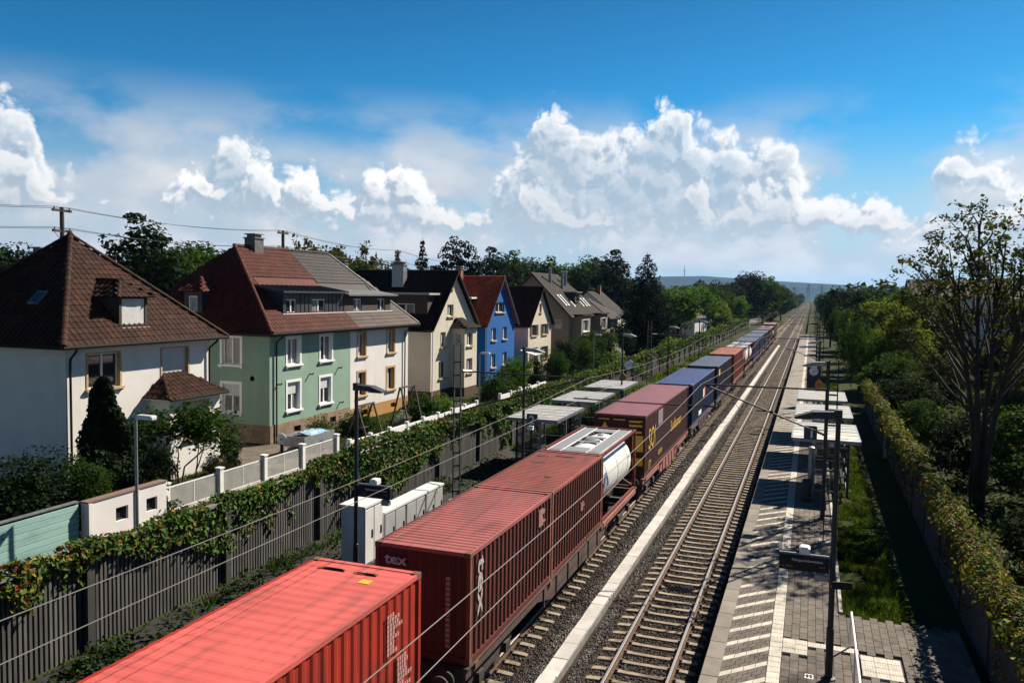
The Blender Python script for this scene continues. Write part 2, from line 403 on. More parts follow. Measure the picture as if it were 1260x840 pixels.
BARK = pm('bark', (.035, .026, .019), (.018, .013, .010), scale=9, stretch=(1, 1, .2), bump=.6, bscale=25, rough=.95)
IRONB = pm('iron_bracket', (.05, .03, .02), (.09, .05, .03), scale=8, rough=.8)

def stucco(name, c, dirty=.12):
    d = tuple(x*.72 for x in c)
    return pm(name, c, tuple(x*.93 for x in c), scale=.8, bump=.18, bscale=90, rough=.92, dirt=d, dscale=.5, dlo=.50, dhi=.85, dstretch=(1, 1, .22), dirt2=tuple(x*.80 for x in c), d2scale=2.2, d2lo=.58, d2hi=.80, d2stretch=(1, 1, .10), spec=.2)
def leafmat(name, c1, c2, isl=.45, tr=.3, hue=.05):
    return pm(name, c1, c2, scale=.5, rough=.7, island=isl, hue=hue, trans=tr, spec=.06)

# ------------------------------------------------------------------ ground and tracks
TR1, TR2 = -3.82, -8.22               # track centre lines (X); rail head is z = 0
prof = [(-9000, .70), (-40, .70), (-17.6, .70), (-16.2, .62), (-14.45, .55), (-14.4, -.55), (-.95, -.55), (-.9, .52), (3.4, .55), (6, .5), (60, .5), (9000, .5)]
ys = [-80, 0, 60, 200, 600, 2000, 11000]
V = [(x, y, z) for y in ys for x, z in prof]; n = len(prof)
F = [(j*n+i, j*n+i+1, (j+1)*n+i+1, (j+1)*n+i) for j in range(len(ys)-1) for i in range(n-1)]
props(link('ground', mesh_np('ground', V, F, GRASS)), kind='structure')

bp = [(-10.0, -.45), (-9.75, -.25), (-9.55, -.225), (-6.95, -.225), (-6.6, -.18), (-5.2, -.18), (-5.0, -.225), (-2.6, -.225), (-2.3, -.27), (-2.12, -.42)]
V = [(x, y, z) for y in (-20, 1600) for x, z in bp]; n = len(bp)
F = [(i, i+1, n+i+1, n+i) for i in range(n-1)]
props(link('ballast_bed', mesh_np('ballast_bed', V, F, BALLAST)), kind='structure')

def sleeper_mesh():
    st = [(-1.30, .13, .165), (-1.22, .15, .15), (-.98, .15, .135), (-.62, .15, .135), (-.35, .125, .148), (.35, .125, .148), (.62, .15, .135), (.98, .15, .135), (1.22, .15, .15), (1.30, .13, .165)]
    b = MB(); V = []; F = []
    for x, hw, drop in st:
        zt = -drop-.035
        V += [(x, -hw*.9, -.34), (x, -hw*.58, zt), (x, hw*.58, zt), (x, hw*.9, -.34)]
    for i in range(len(st)-1):
        for k in range(3): F.append((i*4+k, i*4+k+1, i*4+k+5, i*4+k+4))
    F += [(0, 1, 2, 3), tuple(len(st)*4-4+k for k in (3, 2, 1, 0))]
    b.add(V, [f[::-1] for f in F])
    for s in (-1, 1):
        for o in (-.11, .11): b.box(s*.75+o-.035, s*.75+o+.035, -.06, .06, -.172, -.13, 1)
    return b.mesh('sleeper', [SLEEPER, RAILSIDE])
SLM = sleeper_mesh()
def rail_mesh():
    pr = [(-.07, -.17), (.07, -.17), (.07, -.155), (.012, -.13), (.012, -.045), (.036, -.035), (.036, -.008), (.028, 0), (-.028, 0), (-.036, -.008), (-.036, -.035), (-.012, -.045), (-.012, -.13), (-.07, -.155)]
    n = len(pr); V = [(x, y, z) for y in (-15, 60, 300, 1500) for x, z in pr]
    F = []; mi = []
    for j in range(3):
        for i in range(n):
            F.append((j*n+i, j*n+(i+1) % n, (j+1)*n+(i+1) % n, (j+1)*n+i)); mi.append(1 if i in (6, 7, 8) else 0)
    return mesh_np('rail', V, F, [RAILSIDE, RAILTOP], mi)
RLM = rail_mesh()
def track(xc, label, ny, y0=15.0):
    t = props(link('railway_track', None, None, (xc, 0, 0)), label, 'railway track', 'railway tracks', 'structure')
    for s in (-.75, .75): link('rail', RLM, t, (s, 0, 0))
    for i in range(ny):
        link('sleeper', SLM, t, (random.uniform(-.012, .012), y0+.6*i+random.uniform(-.012, .012), 0), (0, 0, random.uniform(-.006, .006)))
    b = MB()
    y = y0+.6*ny
    while y < 900:
        b.box(-1.3, 1.3, y-.11, y+.11, -.3, -.172); y += .6 if y < 330 else 1.2
    b.build('distant_sleepers', SLEEPER, t)['kind'] = 'stuff'
track(TR1, 'empty railway track with pale sleepers beside the hatched platform edge', 300)
track(TR2, 'railway track carrying the container train', 250)

# loose ballast stones on the visible part of the bed
pos = []
def stones(x0, x1, y0, y1, dens, smin, smax):
    n = int((x1-x0)*(y1-y0)*dens)
    x = rng.uniform(x0, x1, n); y = rng.uniform(y0, y1, n); s = rng.uniform(smin, smax, n)
    k = np.ones(n, bool)
    for tc_ in (TR1, TR2):
        on = (np.abs(x-tc_) < 1.32) & (np.abs(((y-15.0+.3) % .6)-.3) < .135)
        k &= ~on
        k &= ~(np.abs(np.abs(x-tc_)-.75) < .075)
    k &= ~((x > -6.22) & (x < -5.55))
    return np.stack([x, y, s], 1)[k]
S = np.concatenate([stones(-8.2, -2.2, 15, 24, 330, .022, .045), stones(-8.0, -2.2, 24, 36, 230, .026, .05), stones(-7.6, -2.2, 36, 60, 110, .032, .06), stones(-7.4, -2.2, 60, 110, 36, .045, .075)])
base = np.array([(1, 0, 0), (0, 1, 0), (-1, 0, 0), (0, -1, 0), (0, 0, .8), (0, 0, -.8)], float)
nS = len(S)
ang = rng.uniform(0, 6.28, nS); tilt = rng.uniform(-.7, .7, (nS, 2))
B = base[None]*(1+rng.uniform(-.35, .35, (nS, 6, 3)))
ca, sa = np.cos(ang)[:, None], np.sin(ang)[:, None]
Bx = B[..., 0]*ca - B[..., 1]*sa; By = B[..., 0]*sa + B[..., 1]*ca; Bz = B[..., 2]+Bx*tilt[:, :1]+By*tilt[:, 1:]
zb = np.interp(S[:, 0], [p[0] for p in bp], [p[1] for p in bp])
V = np.stack([Bx*S[:, 2:]+S[:, :1], By*S[:, 2:]+S[:, 1:2], Bz*S[:, 2:]+zb[:, None]+rng.uniform(-.01, .02, (nS, 1))], -1).reshape(-1, 3)
T = np.array([(0, 1, 4), (1, 2, 4), (2, 3, 4), (3, 0, 4), (1, 0, 5), (2, 1, 5), (3, 2, 5), (0, 3, 5)])
F = (T[None]+(np.arange(nS)*6)[:, None, None]).reshape(-1, 3)
near_track = (np.abs(S[:, 0]-TR1) < 1.45) | (np.abs(S[:, 0]-TR2) < 1.7)
mi = np.repeat((near_track & (rng.random(nS) < .8)).astype(int), 8)
props(link('ballast_stones', mesh_np('ballast_stones', V, F, [STONE, STONE_R], mi)), 'loose grey and rusty brown ballast stones between the tracks', 'ballast', kind='stuff')

# concrete cable trough between the tracks, one lid per metre
t = thing('cable_trough', 'pale concrete cable trough running between the two tracks', 'cable trough', (-5.88, 0, 0))
MB().box(-.225, -.17, 10, 172, -.3, .018).box(.17, .225, 10, 172, -.3, .018).build('trough_wall', CONCD, t)
lid = MB().bbox(-.20, .20, -.497, .497, .02, .065, .006).mesh('lid', pm('white_trough_lid', (.52, .50, .47), (.42, .40, .37), scale=1.3, bump=.12, bscale=50, rough=.9, orand=.07, spec=.2, dirt=(.28, .26, .23), dscale=1.0, dlo=.56, dhi=.78))
off = 0
for i in range(160):
    if i in (14, 15, 33, 52): off = random.uniform(-.035, .035)
    link('lid', lid, t, (off+random.uniform(-.012, .012), 10.5+i, random.uniform(-.004, .008)), (0, 0, random.uniform(-.012, .012)))

# ------------------------------------------------------------------ platforms
PZ = .76
plat = props(link('platform', None), 'paved station platform with hatched safety strip', 'platform', kind='structure')
MB().box(-2.02, 1.0, -8, 205, -.55, .69).box(1.0, 4.0, -8, 24.1, -.5, .69).build('platform_core', CONCD, plat)
# edge slabs
EDGE = pm('tan_edge_slab', (.235, .21, .18), (.185, .165, .14), scale=1.4, bump=.15, bscale=50, rough=.92, orand=.12, spec=.2)
es = MB().bbox(-.205, .205, -.496, .496, -.12, 0, .008).mesh('edge_slab', EDGE)
for i in range(150): link('edge_slab', es, plat, (-1.955+random.uniform(-.005, .005), 10.5+i, PZ+random.uniform(-.003, .003)), (0, 0, random.uniform(-.003, .003)))
b = MB()
for i in range(46): b.box(-2.16, -1.75, 160.01+i, 160.99+i, .62, PZ)
b.build('distant_edge_slabs', EDGE, plat)['kind'] = 'stuff'
MB().quad((-1.74, -8, .698), (4.0, -8, .698), (4.0, 24.1, .698), (-1.74, 24.1, .698)).quad((-1.74, 24.1, .698), (1.0, 24.1, .698), (1.0, 205, .698), (-1.74, 205, .698)).build('paving_bed', JOINT, plat)
# hatched strip: diagonal rows of pavers, every fourth row white
def para(w, d, g=.006):
    """paver whose long edges run at 45 degrees; origin at its lower left corner"""
    b = MB(); c = [(g, g), (w-g, w+g), (w-g, w+d-g), (g, d-g)]
    V = [(x, y, -.06) for x, y in c]+[(x, y, 0) for x, y in c]
    return b.add(V, [(4, 5, 6, 7), (0, 1, 5, 4), (1, 2, 6, 5), (2, 3, 7, 6), (3, 0, 4, 7)])
PER = .88
wm = para(.2575, .25).mesh('white_paver', PAVEW)
gm = para(.206, .21).mesh('grey_paver', PAVER); gh = para(.103, .21).mesh('grey_paver_half', PAVER)
x0 = -1.75
gray_left = 300
far_w, far_g = MB(), MB()
def addm(b, me, loc):
    b.add([(v.co.x+loc[0], v.co.y+loc[1], v.co.z+loc[2]) for v in me.vertices], [tuple(p.vertices) for p in me.polygons])
k = 0
y = 16.4
while y < 203:
    for i in range(4):
        p = (x0+.2575*i, y+.2575*i, PZ+random.uniform(-.002, .002))
        if y < 72: link('white_paver', wm, plat, p)
        else: addm(far_w, wm, p)
    if y < 72:
        for r_ in range(3):
            yy = y+.25+.21*r_
            xs = [(.206*j, gm) for j in range(5)] if r_ != 1 else [(0, gh)]+[(.103+.206*j, gm) for j in range(4)]+[(.927, gh)]
            for xo, me in xs:
                p = (x0+xo, yy+xo, PZ+random.uniform(-.003, .002))
                if gray_left > 0: link('grey_paver', me, plat, p); gray_left -= 1
                else: addm(far_g, me, p)
    else:
        far_g.add([(x0, y+.25, PZ-.001), (x0+1.03, y+1.28, PZ-.001), (x0+1.03, y+.88+1.03, PZ-.001), (x0, y+.88, PZ-.001)], [(0, 1, 2, 3)])
    y += PER
far_w.build('distant_white_pavers', PAVEW, plat)['kind'] = 'stuff'
far_g.build('distant_grey_pavers', PAVER, plat)['kind'] = 'stuff'
# white guide strip, 30 cm ribbed tiles
rib = MB().bbox(-.148, .148, -.147, .147, -.06, -.002, .006)
for j in range(5): rib.box(-.125+.055*j, -.095+.055*j, -.14, .14, -.002, .003)
rm = rib.mesh('guide_tile', PAVEW)
for i in range(180): link('guide_tile', rm, plat, (-.565, 16.0+.3*i, PZ+random.uniform(-.002, .002)))
b = MB()
for i in range(112): b.box(-.713, -.417, 69.86+1.2*i, 71.04+1.2*i, .69, PZ)
b.build('distant_guide_strip', PAVEW, plat)['kind'] = 'stuff'
# attention fields and cross strip
for a_, c_, d_, e_ in ((-.41, .19, 21.0, 21.9), (1.42, 2.32, 20.35, 21.6)):
    for i in range(int((c_-a_)/.299)):
        for j in range(int((e_-d_)/.299)):
            link('guide_tile', rm, plat, (a_+.15+.3*i, d_+.15+.3*j, PZ+random.uniform(-.002, .002)))
for i in range(4): link('guide_tile', rm, plat, (.345+.3*i, 21.72, PZ))
# grey field pavers 20 x 40 in courses, nearest ones single
pv = MB().bbox(-.096, .096, -.196, .196, -.06, 0, .005).mesh('field_paver', PAVER)
cells = []
def blocked(x, y):
    return (-.43 < x < .21 and 20.95 < y < 21.93) or (1.40 < x < 2.34 and 20.3 < y < 21.63) or (.19 < x < 1.42 and 21.56 < y < 21.88)
y = 16.2; r_ = 0
while y < 202:
    x = -.31+(.0 if r_ % 2 == 0 else .0)
    xr = 3.9 if y < 24.0 else .98
    j = 0
    while x < xr:
        yo = y+(.2 if j % 2 else 0)
        if not blocked(x, yo): cells.append((yo, x))
        x += .2; j += 1
    y += .4 if y < 90 else 2.0; r_ += 1
cells.sort()
fb = MB(); cnt = 0
for yo, x in cells:
    if yo > 90: fb.box(x-.1, x+.1, yo-1, yo+1, .69, PZ-.002); continue
    p = (x, yo, PZ-.003+random.uniform(-.003, .002))
    if yo > 18 and cnt < 300: link('field_paver', pv, plat, p); cnt += 1
    else: addm(fb, pv, p)
fb.build('field_pavers', PAVER, plat)['kind'] = 'stuff'
# kerb along the back of the platform
kb = MB().bbox(-.05, .05, -.495, .495, -.3, .05, .01).mesh('kerb_stone', CONC)
for i in range(60): link('kerb_stone', kb, plat, (1.06, 24.7+i, PZ+random.uniform(-.004, .004)))

plat2 = props(link('platform', None), 'far platform half hidden behind the train', 'platform', kind='structure')
MB().box(-14.2, -10.05, -8, 66, -.55, .70).build('platform_core', pm('dark_platform_asphalt', (.016, .015, .014), (.028, .026, .024), scale=2.0, bump=.3, bscale=50, rough=1, spec=.1), plat2)
for i in range(55): link('edge_slab', es, plat2, (-10.06, 10.5+i, PZ), (0, 0, 0))

props(MB().quad((-16.35, -10, .635), (-14.3, -10, .575), (-14.3, 44, .575), (-16.35, 44, .635)).build('gravel_strip', pm('dark_gravel', (.0075, .0065, .0055), (.015, .0125, .0105), scale=9, detail=8, bump=.8, bscale=25, rough=1)), kind='structure')
V = []; F = []
for y in (66, 400, 1600): V += [(-14.5, y, .62), (-12.5, y, .25), (-10.4, y, -.12), (-9.9, y, -.35)]
for j in (0, 1): F += [(4*j+i, 4*j+i+1, 4*j+i+5, 4*j+i+4) for i in range(3)]
props(link('verge', mesh_np('verge', V, F, GRASS)), kind='structure')
# road and yards on the house side
props(MB().quad((-22.9, -30, .704), (-17.7, -30, .704), (-17.7, 420, .704), (-22.9, 420, .704)).build('road', ASPH), kind='structure')
props(MB().quad((-29.4, 33.6, .704), (-23.6, 33.6, .704), (-23.6, 38.9, .704), (-29.4, 38.9, .704)).quad((-40, 34.4, .705), (-29.4, 34.4, .705), (-29.4, 38.2, .705), (-40, 38.2, .705)).build('driveway', DIRT), kind='structure')
props(MB().quad((-36, 55.6, .706), (-22.9, 55.6, .706), (-22.9, 60.2, .706), (-36, 60.2, .706)).build('side_street', ASPH), kind='structure')

# ------------------------------------------------------------------ the container train
def paint(name, c, fade=None, rough=.55, d=.55):
    c2 = tuple(x*.82 for x in c)
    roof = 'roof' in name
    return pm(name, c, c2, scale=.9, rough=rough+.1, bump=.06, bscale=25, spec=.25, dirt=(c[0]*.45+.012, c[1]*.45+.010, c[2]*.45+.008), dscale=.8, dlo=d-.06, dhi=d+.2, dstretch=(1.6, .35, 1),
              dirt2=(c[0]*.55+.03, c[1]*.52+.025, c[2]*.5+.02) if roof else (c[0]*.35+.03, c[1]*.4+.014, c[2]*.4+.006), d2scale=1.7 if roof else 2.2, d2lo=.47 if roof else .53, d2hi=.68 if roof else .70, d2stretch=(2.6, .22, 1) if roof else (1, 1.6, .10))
RUST = pm('rust_streaks', (.17, .065, .022), (.10, .045, .022), scale=6, rough=.9)
RED_S = paint('red_container_side', (.34, .020, .008)); RED_T = paint('pale_red_roof', (.58, .105, .090), d=.60)  # each roof paint is a paler tone than its matching side paint
TER_S = paint('terracotta_container_side', (.105, .022, .016)); TER_T = paint('pale_terracotta_roof', (.36, .105, .098), d=.56)
TE2_S = paint('rust_red_container_side', (.115, .028, .018)); TE2_T = paint('pale_rust_red_roof', (.30, .075, .058), d=.54)
MAR_S = paint('maroon_container_side', (.05, .009, .011)); MAR_T = paint('pale_maroon_roof', (.19, .055, .078), d=.58)
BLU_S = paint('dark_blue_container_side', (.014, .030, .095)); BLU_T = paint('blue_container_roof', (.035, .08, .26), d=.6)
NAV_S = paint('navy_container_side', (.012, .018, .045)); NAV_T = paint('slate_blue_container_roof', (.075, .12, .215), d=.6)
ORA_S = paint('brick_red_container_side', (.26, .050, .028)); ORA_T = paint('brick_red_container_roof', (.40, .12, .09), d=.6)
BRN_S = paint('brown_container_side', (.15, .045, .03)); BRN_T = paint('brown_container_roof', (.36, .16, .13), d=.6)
WAG = pm('wagon_frame', (.085, .038, .030), (.05, .03, .024), scale=3, rough=.8, dirt=(.03, .022, .018), dscale=1.5)
WAGP = paint('pink_faded_wagon_sill', (.36, .14, .125), d=.52)
BOG = pm('bogie_iron', (.022, .018, .016), (.045, .032, .024), scale=5, rough=.85)
TANKW = pm('white_tank', (.74, .74, .72), (.64, .64, .62), scale=1.2, rough=.35, dirt=(.42, .41, .39), dscale=1.1, dlo=.58, dhi=.8)
FRAMER = paint('tank_frame_red', (.15, .022, .018))
WALKG = pm('walkway_grating', (.24, .245, .26), (.17, .175, .185), scale=30, stretch=(1, .2, 1), rough=.6, metal=.3)
BLUEL = pm('blue_logo', (.03, .09, .30), rough=.5); ORL = pm('orange_logo', (.70, .16, .02), rough=.5)
WZ = 1.155
RPOST = pm('rusting_corner_post', (.20, .065, .026), (.12, .03, .018), scale=4, stretch=(1, 1, .4), rough=.85)
FADEW = pm('worn_white_lettering', (.46, .43, .42), (.30, .22, .21), scale=7, rough=.8)

def corr(u0, u1, per, dep):
    """trapezoid wave stations (u, offset)"""
    out = []; n = max(1, int(round((u1-u0)/per))); p = (u1-u0)/n
    for i in range(n):
        a = u0+i*p
        out += [(a, 0), (a+.30*p, 0), (a+.5*p, -dep), (a+.80*p, -dep)]
    return out+[(u1, 0)]

def container(label, y0, length, h, sm, tm, group='containers on the train', per=.28, castc=None, postm=None):
    t = thing('shipping_container', label, 'shipping container', (TR2, y0, WZ), 0, group)
    W = 1.219; L = length
    for s in (-1, 1):
        st = corr(.10, L-.10, per, .036 if per < .3 else .024)
        V = []; F = []
        for u, o in st: V += [(s*(W-.018+o), u, .14), (s*(W-.018+o), u, h-.10)]
        for i in range(len(st)-1):
            q = (2*i, 2*i+2, 2*i+3, 2*i+1); F.append(q if s > 0 else q[::-1])
        MB().add(V, F).build('side_panel', sm, t)
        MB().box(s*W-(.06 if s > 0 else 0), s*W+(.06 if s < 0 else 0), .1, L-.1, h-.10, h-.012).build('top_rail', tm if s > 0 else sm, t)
        MB().box(s*W-(.07 if s > 0 else 0), s*W+(.07 if s < 0 else 0), .1, L-.1, .0, .14).build('bottom_rail', sm, t)
    st = corr(.12, L-.12, .21 if per < .3 else .3, .020 if per < .3 else .007)
    V = []; F = []
    for u, o in st: V += [(-W+.06, u, h-.02+o), (W-.06, u, h-.02+o)]
    for i in range(len(st)-1): F.append((2*i, 2*i+1, 2*i+3, 2*i+2))
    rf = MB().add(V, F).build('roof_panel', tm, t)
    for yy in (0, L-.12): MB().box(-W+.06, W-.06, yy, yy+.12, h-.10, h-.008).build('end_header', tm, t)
    # near end: corrugated bulkhead; far end: doors
    st = corr(-W+.1, W-.1, .25, .04); V = []; F = []
    for u, o in st: V += [(u, .03-o, .14), (u, .03-o, h-.10)]
    for i in range(len(st)-1): F.append((2*i, 2*i+2, 2*i+3, 2*i+1))
    MB().add(V, F).box(-W+.1, W-.1, 0, .09, 0, .14).build('end_wall', sm, t)
    for s in (-1, 1):
        d = MB().box(min(s*.01, s*(W-.1)), max(s*.01, s*(W-.1)), L-.06, L-.02, .12, h-.1).build('door', sm, t)
        MB().tube([(s*.35, L-.005, .15), (s*.35, L-.005, h-.13)], .017, 6).tube([(s*.8, L-.005, .15), (s*.8, L-.005, h-.13)], .017, 6).build('lock_rod', GALV, d)
    for sx in (-1, 1):
        for yy in (0, L-.1):
            MB().box(min(sx*W, sx*(W-.1)), max(sx*W, sx*(W-.1)), yy, yy+.1, .118, h-.118).build('corner_post', postm or sm, t)
            for zz in (0, h-.118):
                a = .089
                b = MB(); yq = yy-.02 if yy == 0 else yy-.058
                b.bbox(min(sx*(W+.004), sx*(W-.16)), max(sx*(W+.004), sx*(W-.16)), yq, yq+.178, zz, zz+.118, .01)
                b.build('corner_casting', castc or sm, t)
    MB().box(-W+.05, W-.05, .1, L-.1, .03, .12).build('floor', WAG, t)
    return t

def side_text(t, name, txt, m, u, z, size, h=None, vertical=False, wide=1.0, bold=0.0):
    X = 1.219+.006
    if vertical: return text_part(name, txt, m, t, (X, u, z), (0, 0, -1), (0, 1, 0), size, wide, .003, bold)
    return text_part(name, txt, m, t, (X, u, z), (0, 1, 0), (0, 0, 1), size, wide, .003, bold)
def end_text(t, name, txt, m, x, z, size, vertical=False, bold=0.0, wide=1.0):
    if vertical: return text_part(name, txt, m, t, (x, -.025, z), (0, 0, -1), (1, 0, 0), size, wide, .003, bold)
    return text_part(name, txt, m, t, (x, -.025, z), (1, 0, 0), (0, 0, 1), size, wide, .003, bold)
def marks(t, y, z0, rows, m=OFFW, size=.13):
    b = MB(); X = 1.219+.004
    for r_ in range(rows):
        yy = y
        for k in range(random.randint(3, 6)):
            w = random.uniform(.04, .09)
            b.box(X-.003, X+.003, yy, yy+w, z0-r_*size*1.25-size, z0-r_*size*1.25); yy += w+.03
    b.build('marking_panel', m, t)

# near red container: end door at the far side carries the markings
c = container('long bright red container with pale pink roof, closest to the camera', .55, 13.72, 2.896, RED_S, RED_T, per=.30, castc=RUST)
c.location.x -= .10
FM = pm('dim_marking', (.42, .22, .20), rough=.7)
marks(c, 12.35, 2.5, 9, FM, .07); marks(c, 12.75, 1.55, 10, FM, .08)
b = MB(); b.box(.35, .58, 12.75, 12.95, 2.878, 2.886).build('yellow_patch', YELLOW, c)
b = MB()
for k in range(9):
    x = random.uniform(-.9, .9); b.box(x, x+random.uniform(.15, .45), 13.2, 13.2+random.uniform(.03, .10), 2.889, 2.894)
b.build('scuffed_patch', RUST, c)
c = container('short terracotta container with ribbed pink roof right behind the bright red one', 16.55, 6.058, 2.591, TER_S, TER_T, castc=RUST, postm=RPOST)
side_text(c, 'lettering', 'tex', FADEW, .45, 2.35, .58, vertical=True, wide=1.75, bold=.012)
end_text(c, 'lettering', 'tex', FADEW, -.95, 2.12, .34, bold=.010, wide=1.25)
marks(c, 4.9, 2.35, 8, FM, .05)
b = MB()
for k in range(14): z = 2.0-k*.12; b.box(.62, .62+.11, -.022, -.017, z-.09, z)
b.build('marking_panel', pm('faded_marking', (.34, .16, .15), rough=.7), c)
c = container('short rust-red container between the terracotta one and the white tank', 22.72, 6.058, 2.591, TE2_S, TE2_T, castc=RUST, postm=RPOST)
b = MB()
for k in range(5): x = random.uniform(-1, .6); y_ = random.uniform(.6, 5.4); b.box(x, x+random.uniform(.2, .7), y_, y_+random.uniform(.03, .12), 2.576, 2.5785)
b.build('scuffed_patch', BOG, c)
marks(c, 3.2, 1.5, 3, size=.08, m=MATS['faded_marking'])

def tank(label, y0, big=True):
    t = thing('tank_container', label, 'tank container', (TR2, y0, WZ), 0, 'tank containers on the train')
    W, L, h = 1.219, 6.058, 2.591
    b = MB()
    n = 28; rad = 1.13; zc = 1.36
    prof = [(.25, .16), (.70, .22), (1.0, .36), (rad, .62), (rad, L-.62), (1.0, L-.36), (.70, L-.22), (.25, L-.16)]
    b.lathe(prof, n, (0, 0, zc), 'y')
    tk = b.build('tank_shell', TANKW, t, smooth=True)
    bb = MB()
    for yy in (1.2, 3.0, 4.8): bb.lathe([(rad+.004, yy), (rad+.014, yy+.005), (rad+.014, yy+.06), (rad+.004, yy+.065)], n, (0, 0, zc), 'y')
    bb.build('stiffening_band', TANKW, tk)
    for yy in (.05, L-.05):
        fr = MB()
        for sx in (-1, 1):
            fr.bar((sx*(W-.06), yy, 0), (sx*(W-.06), yy, h), .11, .1, upv=(0, 1, 0))
            fr.bar((sx*(W-.1), yy, .1), (sx*.35, yy, .55), .06, .06); fr.bar((sx*(W-.1), yy, h-.1), (sx*.35, yy, h-.5), .06, .06)
        fr.bar((-W, yy, .06), (W, yy, .06), .1, .11); fr.bar((-W, yy, h-.06), (W, yy, h-.06), .1, .11)
        fr.build('end_frame', FRAMER, t)
    for sx in (-1, 1):
        MB().bar((sx*(W-.05), .1, h-.05), (sx*(W-.05), L-.1, h-.05), .07, .09).build('top_rail', FRAMER, t)
        MB().bar((sx*(W-.05), .1, .06), (sx*(W-.05), L-.1, .06), .08, .12).build('bottom_rail', FRAMER, t)
        MB().box(min(sx*.52, sx*1.0), max(sx*.52, sx*1.0), .14, L-.14, h-.075, h-.05).build('walkway', WALKG, t)
        fr2 = MB()
        for xx in (sx*.50, sx*1.02): fr2.bar((xx, .14, h-.055), (xx, L-.14, h-.055), .03, .05)
        fr2.build('walkway_edge', TANKW, t)
    MB().box(-.5, .5, .15, 1.35, h-.085, h-.06).box(-.5, .5, 2.55, 2.8, h-.085, h-.06).box(-.5, .5, 3.6, 3.9, h-.085, h-.06).box(-.5, .5, 5.1, L-.15, h-.085, h-.06).build('cover_plate', WALKG, t)
    MB().lathe([(.28, 0), (.30, .06), (.30, .13), (.22, .16), (.08, .17)], 18, (0, 3.2, h-.2)).build('manhole', GALV, t, smooth=True)
    MB().lathe([(.12, 0), (.12, .1), (.05, .12)], 12, (0, 4.5, h-.16)).build('valve', GALV, t)
    return t, tk, rad, zc
def on_shell(y, ang, rad, zc): return (rad*math.sin(ang), y, zc+rad*math.cos(ang))
t, tk, rad, zc = tank('white tank container in red-brown frame ahead of the maroon container', 28.88)
def patch(tk, name, m, y0, y1, a0, a1, shear=0):
    V = []; k = 5
    for i in range(k+1):
        a = R(a0+(a1-a0)*i/k); sh = shear*i/k
        V += [on_shell(y0+sh, a, rad+.016, zc), on_shell(y1+sh, a, rad+.016, zc)]
    MB().add(V, [(2*i, 2*i+2, 2*i+3, 2*i+1) for i in range(k)]).build(name, m, tk)
patch(tk, 'logo', BLUEL, .75, 1.0, 74, 100, -.28); patch(tk, 'logo', BLUEL, 1.0, 1.15, 72, 100, .2); patch(tk, 'logo', ORL, .5, .66, 70, 88, -.15)
patch(tk, 'orange_plate', ORL, .60, .98, 104, 116); patch(tk, 'faded_marking', MATS['faded_marking'], 5.0, 5.15, 75, 80); patch(tk, 'cladding_strip', pm('blue_grey_strip', (.22, .27, .34), rough=.5), .62, 5.4, 45, 50)

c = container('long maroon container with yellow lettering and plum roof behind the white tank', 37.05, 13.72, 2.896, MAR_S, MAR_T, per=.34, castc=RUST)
side_text(c, 'lettering', 'SOI', YELLOW, .8, 1.15, 1.45, wide=.85, bold=0.0)
side_text(c, 'lettering', 'Sudlanner', YELLOW, 7.2, 1.05, .82, wide=1.15, bold=0.0)
side_text(c, 'lettering', 'IT', YELLOW, .9, .22, .55, wide=1.3); side_text(c, 'lettering', 'con', YELLOW, 3.4, .45, .5, wide=1.6)
MB().box(1.219, 1.226, 3.3, 4.6, 1.95, 2.7).build('grey_panel', pm('faded_grey_panel', (.20, .15, .17), rough=.7), c)
b = MB()
for x0_, z0_, w_, h_ in ((-1.0, 2.62, .5, .05), (-.3, 2.62, .4, .05), (.1, 2.62, .15, .05), (.45, 2.55, .5, .09), (.95, 2.58, .12, .06), (.45, 2.35, .62, .10), (.62, 1.2, .5, .75), (.62, .55, .5, .35), (.7, 2.05, .35, .10)):
    b.box(x0_, x0_+w_, -.024, -.018, z0_, z0_+h_)
b.add([(-.85, -.024, 2.25), (-.55, -.024, 2.25), (-.70, -.024, 2.52)], [(0, 1, 2)])
b.build('yellow_marking', YELLOW, c)
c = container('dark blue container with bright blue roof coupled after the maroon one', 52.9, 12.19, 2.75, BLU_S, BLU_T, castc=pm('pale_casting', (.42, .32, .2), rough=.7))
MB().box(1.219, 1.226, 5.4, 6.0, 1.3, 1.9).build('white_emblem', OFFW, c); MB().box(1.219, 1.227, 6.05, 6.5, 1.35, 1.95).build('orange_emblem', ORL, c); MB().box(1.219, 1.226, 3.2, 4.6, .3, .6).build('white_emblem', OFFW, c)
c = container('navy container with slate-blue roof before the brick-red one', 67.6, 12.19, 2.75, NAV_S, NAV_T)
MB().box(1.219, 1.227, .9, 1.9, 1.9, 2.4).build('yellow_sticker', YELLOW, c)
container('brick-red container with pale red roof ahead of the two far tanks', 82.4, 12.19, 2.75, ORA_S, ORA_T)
tank('white tank container just behind the brick-red container', 97.0)
tank('white tank container coupled before the far row of blue containers', 103.6)
container('first dark blue container of the far row behind the tanks', 111.5, 12.19, 2.59, BLU_S, NAV_T)
container('middle dark blue container of the far row', 125.2, 12.19, 2.59, BLU_S, NAV_T)
container('last dark blue container of the far row', 139.0, 12.19, 2.59, NAV_S, NAV_T)
container('small plum container beyond the far blue row', 153.0, 12.19, 2.59, MAR_S, MAR_T)
tank('white tank container near the tail of the train', 166.8)
container('brown container at the tail of the train', 174.5, 12.19, 2.896, BRN_S, BRN_T)

